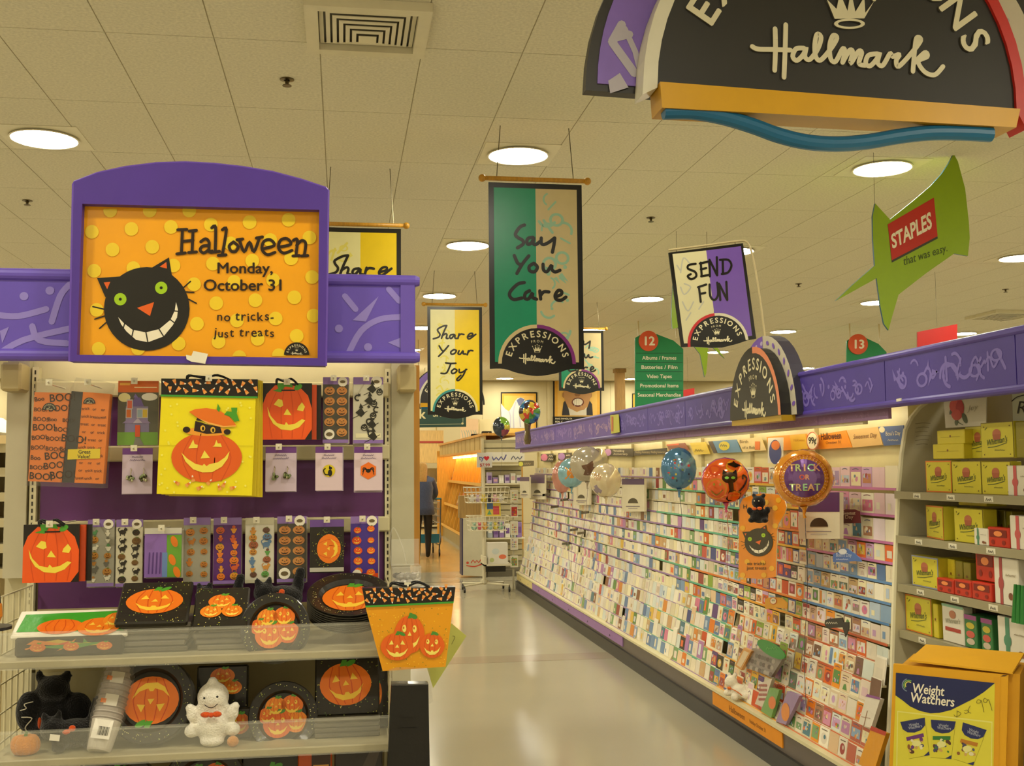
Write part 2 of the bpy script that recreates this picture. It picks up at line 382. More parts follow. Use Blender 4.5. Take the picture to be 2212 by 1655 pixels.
def jtext(m, t, x, z, w_, h, c, l, seed=1):
    """a jaunty line of letters, each a little aslant"""
    r_ = random.Random(seed); ws = [glyphs(ch)[2] + 0.10 if ch != ' ' else 0.30 for ch in t]; k = w_ / sum(ws); acc = 0
    for ch, g_ in zip(t, ws):
        if ch != ' ': m.text(ch, x + (acc + g_ / 2) * k, z + r_.uniform(-0.1, 0.1) * h, h * r_.uniform(0.95, 1.1), c, l, bold=0.012, rot=r_.uniform(-7, 7))
        acc += g_
HALLO = [[(930, 385), (925, 505)], [(985, 392), (980, 500)], [(928, 445), (985, 440)], [(906, 385), (953, 383)], [(901, 510), (945, 505)], [(965, 392), (1003, 388)], [(962, 503), (1003, 500)],
  [(1025, 447), (1050, 432), (1068, 450), (1068, 498), (1084, 495)], [(1068, 466), (1035, 470), (1022, 490), (1040, 505), (1068, 488)],
  [(1082, 375), (1102, 372), (1100, 500)], [(1078, 503), (1122, 497)], [(1137, 385), (1158, 383), (1137, 515)], [(1116, 518), (1156, 515)],
  [(1195, 448), (1173, 468), (1182, 495), (1206, 497), (1219, 472), (1195, 448)],
  [(1225, 435), (1250, 500), (1278, 448), (1300, 500), (1330, 425)], [(1213, 437), (1243, 433)], [(1313, 428), (1345, 422)],
  [(1346, 484), (1406, 466), (1386, 437), (1352, 446), (1343, 487), (1370, 514), (1410, 502)], [(1430, 475), (1492, 460), (1472, 431), (1438, 440), (1429, 481), (1455, 506), (1498, 492)],
  [(1505, 440), (1526, 437), (1519, 518)], [(1522, 466), (1548, 441), (1569, 456), (1562, 518)], [(1503, 521), (1537, 519)], [(1547, 521), (1580, 519)]]

# ================================================================== THE ROOM
fl = MB(); fl.box(-16, -6, -0.1, 18, 31.2, 0, 'a29b84'); floor = struct(fl.build('floor', 'floor_vinyl'))
a = MB(); a.box(-16, 9.05, 0, 2.3, 9.36, 0.0012, '9a8d78'); a.build('accent_strip', 'floor_vinyl', floor)
a = MB(); a.box(-16, 15.45, 0, 18, 15.50, 0.0012, '6a6250'); a.build('joint_strip', 'floor_vinyl', floor)
a = MB(); a.box(-2.0, 17.0, 0, 2.25, 31, 0.0010, 'b99b62'); a.build('wood_plank_area', 'floor_vinyl', floor)

cb = MB(); cb.box(-16, -6, CEIL + 0.004, 18, 31.2, CEIL + 0.1, 'b5ab8e'); ceiling = struct(cb.build('ceiling', 'wall_paint'))
TX, TY, TX0, TY0 = 0.6, 1.22, -1.94, 7.52
t = MB(); g = 0.0035
t.box(g, g, 0, TX - g, TY - g, 0.0038, 'e2dcc6'); tile_me = t.mesh('ceiling_tile', 'tile_mineral')
spots = []
for i in range(-24, 34):
    for j in range(-11, 20):
        x, y = TX0 + i * TX, TY0 + j * TY
        if x < -15.9 or x > 17.3 or y < -5.9 or y > 29.9: continue
        p = Vector((x + TX / 2, y + TY / 2, CEIL)) - CAM
        d = Vector((_X.x * p.x + _Y.x * p.y + _Z.x * p.z, _X.y * p.x + _Y.y * p.y + _Z.y * p.z, _X.z * p.x + _Y.z * p.y + _Z.z * p.z))
        vis = d.z > 0.5 and abs(d.x / d.z) < 0.50 and -0.36 < d.y / d.z < 0.38
        spots.append((0 if vis else 1, d.length, x, y))
spots.sort()
for k, (v, d, x, y) in enumerate(spots[:300]):
    o = bpy.data.objects.new('ceiling_tile', tile_me); col.objects.link(o); o.location = (x, y, CEIL); o.parent = ceiling
t = MB()
for v, d, x, y in spots[300:]: t.box(x + g, y + g, CEIL, x + TX - g, y + TY - g, CEIL + 0.0038, 'e2dcc6')
o = t.build('far_ceiling_tiles', 'tile_mineral', ceiling); o['kind'] = 'stuff'

wb = MB(); wb.box(-16, 31.0, 0, 18, 31.2, CEIL + 0.02, 'c6b88e'); wall_back = struct(wb.build('wall_back', 'wall_paint'))
for nm_, b_ in (('wall_left', (-16.2, -6, 0, -16, 31.2, CEIL + 0.02)), ('wall_right', (18, -6, 0, 18.2, 31.2, CEIL + 0.02)), ('wall_front', (-16, -4.4, 0, 18, -4.2, CEIL + 0.02))):
    q_ = MB(); q_.box(*b_, 'c6b88e' if nm_ != 'wall_front' else 'ece6d8'); struct(q_.build(nm_, 'wall_paint'))
wp = MB(); wp.box(0, -0.01, 0, 1.86, 0, CEIL - 0.02, 'cabd94'); wpm = wp.mesh('wall_panel', 'wall_paint')
for i in range(9):
    o = bpy.data.objects.new('wall_panel', wpm); col.objects.link(o); o.location = (0.2 + i * 1.88, 31.0, 0.01); o.parent = wall_back

# ------------------------------------------------------------------ ceiling lights
ring = MB(); ring.box(-0.295, -0.295, -0.004, 0.295, 0.295, 0.0, 'e6dfc4')
ring.lathe([(0.225, -0.004), (0.245, -0.012), (0.25, -0.02), (0.235, -0.02), (0.225, -0.012)], 'efe9d4', 28)
ring_me = ring.mesh('trim_plate', 'plastic')
lens = MB(); lens.lathe([(0.0, -0.016), (0.12, -0.016), (0.226, -0.014)], 'ffffff', 28); lens_me = lens.mesh('lens', 'lamp_glow')
LX = [(-13.0, 'outermost left'), (-9.4, 'outer left'), (-5.8, 'far-left'), (-2.2, 'left'), (1.37, 'aisle'), (4.46, 'card-wall'), (8.08, 'right'), (11.7, 'far-right'), (15.3, 'outer right')]
LY = [-2.4, 1.2, 4.8, 8.4, 11.95, 15.55, 19.15, 22.75, 26.4, 30.0]
ORD = {3: 'nearest', 4: 'second', 5: 'third', 6: 'fourth', 7: 'fifth', 8: 'sixth', 9: 'last'}
for i, (x, nm) in enumerate(LX):
    for j, y in enumerate(LY):
        if j < 3: lab = 'round recessed downlight out of view, %s in the %s row' % (NUM[j], nm)
        else: lab = 'round recessed ceiling downlight, %s in the %s' % (ORD[j], {'aisle': 'row of lights above the aisle', 'card-wall': 'row of lights over the card wall'}.get(nm, nm + ' row of lights'))
        r = thing('ceiling_light', lab, 'ceiling light', (x, y, CEIL - 0.001), 0, 'recessed ceiling downlights')
        for me in (ring_me, lens_me):
            o = bpy.data.objects.new(me.name, me); col.objects.link(o); o.parent = r

# ------------------------------------------------------------------ air vents, sprinklers
def vent(c, s, label, rz=0):
    r = thing('air_vent', label, 'air vent', (c[0], c[1], CEIL - 0.001), rz)
    f = MB(); q = s / 2
    for x0, y0, x1, y1 in ((-q, -q, q, -q + 0.07), (-q, q - 0.07, q, q), (-q, -q + 0.07, -q + 0.07, q - 0.07), (q - 0.07, -q + 0.07, q, q - 0.07)): f.box(x0, y0, -0.05, x1, y1, 0, 'ddd6bc')
    f.build('frame', 'metal_paint', r)
    b_ = MB(); b_.box(-q + 0.07, -q + 0.07, -0.003, q - 0.07, q - 0.07, -0.001, '3a352a'); b_.build('duct', 'metal_paint', r)
    k = q - 0.075; z = -0.012
    while k > 0.06:      # square vanes stepping down to a small plate
        v = MB(); w_ = 0.023
        for (ax, ay, bx, by) in ((-k, -k, k, -k), (k, -k, k, k), (k, k, -k, k), (-k, k, -k, -k)):
            nx, ny = (0, 1) if ay == by == -k else (0, -1) if ay == by else (-1, 0) if ax == k else (1, 0)
            tx_, ty_ = (1, 0) if nx == 0 else (0, 1); sg = 1 if (bx - ax) + (by - ay) > 0 else -1
            vs_ = [(ax, ay, z), (bx, by, z), (bx + nx * w_ - sg * tx_ * w_, by + ny * w_ - sg * ty_ * w_, z - 0.006), (ax + nx * w_ + sg * tx_ * w_, ay + ny * w_ + sg * ty_ * w_, z - 0.006)]
            v.add(vs_, [(0, 1, 2, 3)], 'e0d9c0'); v.add([(p[0], p[1], p[2] + 0.003) for p in vs_], [(3, 2, 1, 0)], 'e0d9c0')
        v.build('louver', 'metal_paint', r); k -= 0.036; z -= 0.012
    v = MB(); v.box(-k - 0.0, -k - 0.0, z - 0.004, k, k, z, 'e0d9c0'); v.build('louver_plate', 'metal_paint', r)
vent((0.13, 6.0), 0.68, 'square louvered air vent in the ceiling above the aisle, seen large')
vent((10.9, 16.6), 0.9, 'dark louvered ceiling vent beyond the card wall at the far right')
sp = MB(); sp.lathe([(0, -0.001), (0.045, -0.001), (0.045, -0.006), (0.02, -0.01)], '6d6045', 14)
sp.tube([(0, 0, -0.008), (0, 0, -0.03)], 0.012, '57492f', 8); sp.lathe([(0, -0.045), (0.03, -0.045), (0.03, -0.042), (0, -0.03)], '57492f', 10)
sp_me = sp.mesh('sprinkler_head', 'steel')
for x, y, lab in ((620, 171, 'ceiling fire sprinkler just below the large air vent'), (59, 433, 'ceiling fire sprinkler at the far left of the picture'), (1406, 470, 'ceiling fire sprinkler right of the green and cream banner'), (1725, 613, 'ceiling fire sprinkler left of the lime green starburst sign'), (2172, 625, 'ceiling fire sprinkler at the far right above the purple fascia')):
    p = onZ(x, y, CEIL); o = bpy.data.objects.new('sprinkler_head', sp_me); col.objects.link(o); o.location = (p.x, p.y, CEIL)
    tag(o, lab, 'sprinkler', 'ceiling sprinklers')

# ------------------------------------------------------------------ far wall posters and structure
def frame_poster(name, label, px, Yp, draw, edge='15110c', inner='d8a23c', bg='e0b45a'):
    x0, y0, x1, y1 = px; m, o = pxmb((x0 + x1) / 2, y1, Yp)
    r = thing(name, label, 'poster', o)
    m.prism([(x0, y1), (x1, y1), (x1, y0), (x0, y0)], 0, 0.03, edge); m.y0 = -0.002
    w_ = (x1 - x0)
    m.rect(x0 + w_ * 0.03, y0 + w_ * 0.04, x1 - w_ * 0.03, y1 - 1, inner, 2); m.rect(x0 + w_ * 0.09, y0 + w_ * 0.1, x1 - w_ * 0.09, y1 - 2, bg, 4)
    MB_EPS = m.EPS; m.EPS = 0.004
    draw(m); m.build('poster_print', 'print_gloss', r)
    return r
K5 = crop(5.82, 1040, 760)
def ghost(m):
    m.EPS = 0.002
    m.poly([K5(*p) for p in [(245, 650), (300, 720), (345, 750), (385, 690), (420, 620), (450, 585), (490, 573), (530, 585), (560, 640), (590, 760), (600, 960), (250, 960)]], 'd9d6cc', 5)
    for q in ([(345, 750), (365, 820), (360, 950)], [(430, 640), (400, 760), (405, 950)], [(500, 620), (480, 780), (490, 940)]): m.stroke([K5(*p) for p in q], 3, 'b9b6c0', 6)
    m.poly([K5(*p) for p in [(440, 610), (490, 575), (540, 600), (520, 660), (470, 680)]], '6d7396', 6)
frame_poster('ghost_poster', 'framed poster of a white draped ghost on the far wall', (1082, 847, 1160, 938), 30.95, ghost)
def fangs(m):
    m.EPS = 0.002
    P = lambda pts, c, l: m.poly([K5(*p) for p in pts], c, l)
    P([(1010, 800), (1030, 640), (1050, 615), (1120, 780), (1300, 780), (1360, 615), (1390, 660), (1400, 800)], '2e2d30', 5)
    P([(1090, 700), (1200, 760), (1320, 690), (1320, 800), (1110, 800)], 'd5cdb8', 6)
    P([(1030, 440), (1380, 440), (1375, 560), (1345, 660), (1290, 730), (1190, 748), (1110, 715), (1060, 640), (1035, 560)], 'b98a56', 7)
    P(arc(1210, 440, 175, 190, 180, 360, 14), 'b98a56', 7); P(arc(1210, 340, 178, 110, 180, 360, 12), '231a12', 8)
    P(arc(1030, 545, 16, 34, 0, 360, 10)[:-1], 'a87a4a', 6); P(arc(1372, 545, 16, 34, 0, 360, 10)[:-1], 'a87a4a', 6)
    P(arc(1130, 470, 32, 12, 0, 360, 10)[:-1], '2a1c10', 8); P(arc(1280, 470, 32, 12, 0, 360, 10)[:-1], '2a1c10', 8)
    P([(1165, 540), (1200, 500), (1245, 540), (1225, 562), (1185, 562)], '8f6238', 8)
    P(arc(1210, 635, 78, 58, 0, 360, 18)[:-1], '6b3524', 8); P(arc(1210, 632, 62, 42, 0, 360, 18)[:-1], 'efe6cf', 9)
    for x in (1170, 1250): P([(x - 9, 640), (x + 9, 640), (x, 690)], 'f4efe0', 10)
    for x in (1170, 1195, 1225, 1250): m.stroke([K5(x, 595), K5(x, 672)], 0.7, '8a7a66', 10, sm=False)
    m.rect(*K5(895, 815), *K5(1505, 905), '12100c', 9)
    m.text('FAKE FANGS, FA', *K5(925, 852), 3.6, 'e8dfc0', 11, 'l', 0.02); m.text('REAL C', *K5(925, 890), 3.6, 'e8dfc0', 11, 'l', 0.02)
frame_poster('fangs_poster', 'tall framed poster of a grinning face with false fangs on far wall', (1195, 800, 1299, 918), 30.95, fangs)
def dullp(m): m.rect(1600, 812, 1650, 900, 'b88a48', 6)
frame_poster('wall_poster', 'small dark framed poster behind the round badge on the card wall', (1589, 803, 1660, 900), 30.95, dullp)
def dullq(m): m.rect(1378, 860, 1420, 930, 'c09a58', 6)
frame_poster('wall_poster', 'narrow dark framed poster on far wall just left of aisle sign twelve', (1366, 850, 1420, 930), 30.95, dullq)

m = MB(); m.box(-0.11, -0.11, 0, 0.11, 0.11, CEIL - 0.002, 'b48f55'); m.box(-0.13, -0.13, 0, 0.13, 0.13, 0.12, '8a6a3c'); m.box(-0.14, -0.14, CEIL - 0.1, 0.14, 0.14, CEIL - 0.004, 'a5834c')
p = onY(1340, 900, 27); tag(m.build('column', 'wood', None, (p.x, 27, 0)), 'slim tan support column standing before the far wall', 'column')

# recessed deli corner beyond the end post: soffit, lit wall and shelves of cans
sf, o = pxmb(930, 950, 28.5)
r = thing('soffit', 'tan wooden soffit with a red line, far end left of bookcase', 'soffit', o)
sf.prism([(860, 1000), (958, 1000), (958, 930), (860, 930)], 0, 1.2, 'c8a768'); sf.build('soffit_board', 'wood', r)
for x_ in (-0.3, 0.2): q_ = MB(); q_.tube([(x_, 0.6, 0.2), (x_, 0.6, CEIL - o.z)], 0.02, 'b0a070', 6); q_.build('hanger_rod', 'metal_paint', r)
b2, _ = pxmb(930, 950, 28.5); b2.prism([(860, 957), (958, 957), (958, 953), (860, 953)], -0.02, 0, '9a2a1c'); b2.build('red_line', 'plastic', r)
p = onY(918, 918, 27); r = thing('pendant_lamp', 'oval white pendant lamp below the green shop sign', 'lamp', (p.x, 27, p.z))
m = MB(); m.lathe([(0, 0.05), (0.2, 0.04), (0.4, 0.0), (0.38, -0.03), (0, -0.06)], 'f2ead0', 20); m.build('shade', 'tube_glow', r, smooth=True)
m = MB(); m.tube([(0, 0, 0.05), (0, 0, CEIL - p.z)], 0.01, 'b0a88c', 6); m.build('rod', 'metal_paint', r)
def far_shelf(name, label, Yp, x0, x1, ys, cols, back='d8c490', group=None):
    """a shelf unit that looks to the camera; its goods are things of their own"""
    yb = 1013 + 1.6 * F / Yp
    L = onY(x0, 1000, Yp).x; R = onY(x1, 1000, Yp).x; zt = onY(x0, ys[0] - 30, Yp).z
    r = thing(name, label, 'shelf', ((L + R) / 2, Yp, 0)); hw = (R - L) / 2
    m = MB(); m.box(-hw, 0.3, 0, hw, 0.34, zt, back); m.build('back_panel', 'metal_paint', r)
    for k, y in enumerate(ys):
        z = onY(x0, y, Yp).z
        m = MB(); m.box(-hw, 0, z - 0.03, hw, 0.3, z, 'd9cfae'); m.box(-hw, -0.008, z - 0.045, hw, 0, z + 0.002, 'cbbd94'); m.build('shelf_board', 'metal_paint', r)
        x = -hw + 0.1
        while x < hw - 0.1:
            w_ = random.uniform(0.05, 0.09); h_ = random.uniform(0.10, 0.18); c = random.choice(cols)
            yield (L + R) / 2 + x, Yp + 0.05, z, w_, h_, c, k
            x += w_ * 2 + 0.012
    m = MB(); m.box(-hw - 0.02, 0, 0, -hw, 0.34, zt, 'c9bd98'); m.build('side_panel', 'metal_paint', r)
    m = MB(); m.box(hw, 0, 0, hw + 0.02, 0.34, zt, 'c9bd98'); m.build('side_panel', 'metal_paint', r)
can = {}
def jar(x, y, z, w_, h_, c, lab, group):
    m = MB(); m.lathe([(0, 0), (w_ * 0.95, 0), (w_, 0.006), (w_, h_ * 0.8), (w_ * 0.7, h_ * 0.9), (w_ * 0.7, h_), (0, h_)], c, 10, cols=['c8c0a8', c, c, 'e4dcc0', 'b8a888', 'd8d0b8'])
    tag(m.build('jar', 'print_gloss', None, (x, y + w_, z)), lab, 'jar', group)
tc_ = {}
for x, y, z, w_, h_, c, k in far_shelf('grocery_shelf', 'far grocery shelf of jars beyond the woman with the cart', 29.2, 900, 945, [1042, 1062, 1085, 1110, 1135], ['e8e2cc', 'c84a30', '38342c', 'd8b070', '8a5a34', 'ece6d4']):
    tc_[k] = tc_.get(k, 0) + 1
    jar(x, y, z, w_, h_, c, 'small jar, %s from the left on %s shelf down, far grocery unit' % (NUM[tc_[k] - 1], NUM[k]), 'jars on the far grocery shelf')

# ================================================================== LEFT ENDCAP
YB, YH = 3.10, 2.95
end = thing('endcap_display', 'cream endcap fixture with purple back panel, rails and clear-lipped shelves', 'display', (-0.35, YB, 0))
EO = Vector((-0.35, YB, 0))
def epart(name, mb, mat='metal_paint', parent=None, **k): return mb.build(name, mat, parent or end, **k)
def bx(name, x0, y0, z0, x1, y1, z1, c, mat='metal_paint', b=0.0):
    m = MB(); a_ = (x0 - EO.x, y0 - EO.y, z0, x1 - EO.x, y1 - EO.y, z1)
    m.bbox(*a_, c, b) if b else m.box(*a_, c)
    return epart(name, m, mat)
CREAM, CREAMD = 'd6cda9', 'b9ae88'
bx('back_wall', -0.89, YB + 0.02, 0.05, 0.19, YB + 0.05, 1.98, 'd2c8a2')
bx('purple_panel', -0.80, YB, 1.235, 0.115, YB + 0.019, 1.80, '5d2a66', 'satin')
bx('wing_panel', -0.885, YB - 0.02, 1.32, -0.83, YB + 0.019, 1.93, 'c4bc9e')
bx('wing_panel', 0.135, YB - 0.02, 1.33, 0.198, YB + 0.019, 1.93, 'bdb697')
bx('wood_trim', 0.198, YB - 0.02, 1.33, 0.214, YB + 0.04, 1.89, 'b07a24', 'wood')
for x in (-0.825, 0.117):
    u = bx('slotted_upright', x, YB - 0.012, 0.1, x + 0.017, YB + 0.019, 1.88, 'ddd4ae')
    m = MB()
    for k in range(34): z = 1.25 + k * 0.0185; m.box(x - EO.x + 0.006, -0.0128, z, x - EO.x + 0.010, -0.0118, z + 0.011, '2a2418')
    m.build('slots', 'metal_paint', u)
for z in (1.80, 1.625, 1.425):
    bx('peg_rail', -0.815, YB - 0.022, z, 0.13, YB - 0.001, z + 0.042, 'cfc59c', b=0.004)
for x in (-0.88, 0.15): bx('header_bracket', x, YB - 0.10, 1.81, x + 0.05, YB - 0.02, 1.885, 'b9a878', b=0.006)
# header bar: printed purple board between two tubes
def zz(y, Yp=YH): return onY(500, y, Yp).z
hx0, hx1 = -1.02, onY(897, 690, YH).x
m = MB(); m.box(hx0 - EO.x, YH - EO.y, 1.905, hx1 - EO.x, YH + 0.03 - EO.y, 2.105, '6650c0'); m.y0 = YH - EO.y; confetti(m, -0.65, 1.92, -0.47 + 0.02, 2.09, '8d7bcb', 1.5, 0, 0.02, random.Random(3))
def hp(x, y): q = onY(x, y, YH); return (q.x - EO.x, q.z)
for q in ([(-10, 680), (40, 683), (100, 668)], [(150, 615), (130, 640), (112, 695)], [(-10, 770), (50, 735), (150, 710)], [(70, 705), (85, 735), (145, 742)], [(745, 640), (768, 668)], [(840, 625), (862, 650)], [(752, 765), (780, 715), (820, 690), (865, 685)]):
    m.stroke([hp(*p) for p in q], 0.016, '9384d8', 1.5)
for x, y in ((52, 640), (108, 628), (732, 710), (795, 750)): m.ell(*hp(x, y), 0.011, 0.011, '9384d8', 1.5, 12)
for q in ([(0, 715), (20, 706), (5, 742)], [(762, 692), (818, 640), (790, 695)], [(838, 740), (865, 730), (865, 752)]): m.poly([hp(*p) for p in q], '9384d8', 1.5)
epart('header_board', m, 'satin')
for z, nm in ((2.108, 'header_tube'), (1.900, 'header_tube')):
    m = MB(); m.tube([(hx0 - EO.x, YH - EO.y + 0.005, z), (hx1 - EO.x, YH - EO.y + 0.005, z), (hx1 - EO.x + 0.012, YH - EO.y + 0.005, z)], [0.0165, 0.0165, 0.012], '6a54c4', 14); epart(nm, m, 'plastic', smooth=False)
bx('header_end_cap', hx1 - 0.04, YH - 0.006, 1.905, hx1 - 0.002, YH + 0.034, 2.105, '6851bc', 'plastic')
bx('header_light_tray', -0.80, YB - 0.10, 1.93, 0.12, YB - 0.03, 1.945, 'e2dab8')
m = MB(); m.tube([(-0.44, -0.085, 1.922), (0.45, -0.085, 1.922)], 0.008, 'ffffff', 8); epart('fluorescent_tube', m, 'tube_glow')
# shelves with clear lips
ZS = [1.165, 0.942, 0.72]
for k, z in enumerate(ZS):
    s_ = bx('shelf', -0.80, 2.70, z - 0.018, 0.115, YB, z, 'b2a884', b=0.003)  # board colour darkened for the shade under the header
    m = MB(); m.box(-0.80 - EO.x, 2.697 - EO.y, z - 0.02, 0.115 - EO.x, 2.70 - EO.y, z + 0.062, 'e8e6d4'); m.build('clear_lip', 'clear', s_)
    m = MB(); m.box(-0.80 - EO.x, 2.694 - EO.y, z + 0.060, 0.115 - EO.x, 2.70 - EO.y, z + 0.066, 'f0eedc'); m.build('lip_edge', 'clear', s_)
bx('shelf_back', -0.80, YB - 0.004, 0.1, 0.115, YB + 0.02, 1.235, 'b0a376')
bx('base_box', -0.82, 2.72, 0, 0.13, YB + 0.05, 0.14, '5a5240')
for x in (-0.81, 0.118):
    m = MB(); xx = x - EO.x
    for k in range(8): y = -0.38 + 0.05 * k; m.tube([(xx, y, 0.2), (xx, y, 1.30)], 0.003, 'd6cca4', 5)
    for k in range(16): z = 0.25 + k * 0.07; m.tube([(xx, -0.39, z), (xx, -0.02, z)], 0.0025, 'd6cca4', 5)
    epart('wire_side', m, 'metal_paint') if x < 0 else epart('wire_side', m, 'metal_paint')

# ------------------------------------------------------------------ Halloween sign
YS = 2.86
f5 = CF
r = None
m, o = pxmb(430, 785, YS)
sign = thing('halloween_sign', 'purple arched frame with orange Halloween poster of a grinning black cat', 'sign', o)
outer = [f5(*p) for p in [(357, 1072), (376, 160), (382, 150), (500, 105), (640, 75), (800, 55), (950, 50), (1100, 58), (1250, 75), (1400, 100), (1550, 140), (1675, 182), (1685, 192), (1672, 1095)]]
inn = [f5(*p) for p in [(395, 1038), (422, 262), (1640, 293), (1632, 1055)]]
# frame as quads around the opening
PUR = '4c2c98'
m.prism([outer[0], inn[0], inn[1], outer[1]], 0, 0.045, PUR); m.prism([outer[-1], outer[-2], inn[2], inn[3]], 0, 0.045, PUR)
m.prism([outer[0], outer[-1], inn[3], inn[0]], 0, 0.045, PUR)
m.prism([outer[1]] + outer[2:-1] + [inn[2], inn[1]], 0, 0.045, PUR)
m.build('frame', 'satin', sign)
m, _ = pxmb(430, 785, YS)
rim = smooth([(p[0], p[1]) for p in outer[1:-1]], 3)
m.tube([(m.T2(p)[0], 0.004, m.T2(p)[1]) for p in outer[:]], 0.0045, '6444b4', 6); m.build('frame_edge', 'plastic', sign)
m, _ = pxmb(430, 785, YS)
m.prism(inn, 0.028, 0.032, 'f6a810'); m.y0 = 0.027
rnd = random.Random(2)
dots = [(555, 285), (760, 285), (965, 285), (460, 395), (665, 380), (870, 370), (1077, 358), (1278, 345), (1480, 333), (567, 487), (773, 473), (1180, 455), (1385, 438), (1588, 425), (472, 597), (675, 583), (883, 570), (1088, 560), (1292, 545), (1493, 533), (990, 667), (1198, 655), (1400, 645), (1602, 630), (485, 800), (1105, 765), (1308, 750), (1510, 735), (1005, 872), (1212, 855), (1413, 845), (1610, 830), (495, 1002), (910, 975), (1117, 965), (1320, 950), (1522, 935), (700, 1000), (1225, 1045), (1430, 1035)]
for x, y in dots:
    pts = [f5(*p) for p in arc(x, y, 36, 36, 0, 360, 18)[:-1]]
    lo = lambda p: (min(max(p[0], 396 / 2.3785 + 9), 1636 / 2.3785), min(max(p[1], 330 + 275 / 2.3785), 330 + 1040 / 2.3785))
    m.poly([lo(p) for p in pts], 'f3cf2c', 1)
draw_cat(m, f5, 2)
INK = '2a1a0e'
m.strokes(HALLO, 6.6, INK, 3, f5, n=4)
m.text('Monday,', *f5(1252, 610), 24, INK, 3, bold=0.02, wmax=122); m.text('October 31', *f5(1240, 700), 25, INK, 3, bold=0.02, wmax=170)
q_ = f5(1103, 858); jtext(m, 'no tricks-', q_[0], q_[1], 128, 19, INK, 3, 3)
q_ = f5(1090, 940); jtext(m, 'just treats', q_[0], q_[1], 134, 19, INK, 3, 8)
cxy = f5(1522, 1034)
draw_badge(m, cxy[0], cxy[1], 25, '17130e', '17130e', 3, '17130e')
m.build('poster', 'print_gloss', sign)
m, _ = pxmb(430, 785, YS); m.y0 = -0.004
m.prism([f5(*p) for p in [(957, 1040), (985, 1045), (995, 1020), (1070, 1035), (1055, 1085), (985, 1075), (960, 1062)]], -0.006, -0.001, 'ece6d2'); m.build('tape', 'paper', sign)

# ------------------------------------------------------------------ pegs and hanging goods
def peg_thing(name, label, cat, box, Yp, group=None):
    x0, y0, x1, y1 = box
    a_ = onY(x0, y1, Yp); b_ = onY(x1, y0, Yp)
    r = thing(name, label, cat, ((a_.x + b_.x) / 2, Yp, a_.z), 0, group)
    return r, b_.x - a_.x, b_.z - a_.z
def peg(r, x, z, back, ln=0.05):
    """the display hook the pack hangs on"""
    m = MB(); m.tube([(x, back, z), (x, -ln, z), (x, -ln - 0.012, z + 0.006)], 0.0022, 'd8d2bc', 6); m.box(x - 0.008, -ln - 0.003, z - 0.004, x + 0.008, -ln, z + 0.012, 'dcd4b8'); m.build('hook', 'plastic', r)
def packs(r, w_, h_, body, n, draw, film=0.0, edge='cfc8b4', tab=None):
    """a run of n identical flat packs on one hook, the front one printed"""
    for k in range(n - 1, 0, -1):
        m = MB(); dx = random.uniform(-0.002, 0.003); m.box(-w_ / 2 + dx, k * 0.007, -0.002 * k, w_ / 2 + dx, k * 0.007 + 0.003, h_ - 0.002 * k, edge); m.build('pack_behind', 'print_gloss', r)
    m = MB(); m.box(-w_ / 2, 0, 0, w_ / 2, 0.003, h_, body); draw(m); m.build('front_pack', 'print_gloss', r)
def st_header(m, w_, h_, c='8d6fae', badge=True):
    m.rect(-w_ / 2, h_ * 0.89, w_ / 2, h_, c, 1); m.rect(-w_ / 2, 0, w_ / 2, h_ * 0.05, c, 1)
    if badge: m.ell(w_ * 0.27, h_ * 0.93, w_ * 0.19, w_ * 0.19, 'efe8d2', 2, 14); m.ell(w_ * 0.27, h_ * 0.93, w_ * 0.11, w_ * 0.06, '6a5a3a', 3, 10)
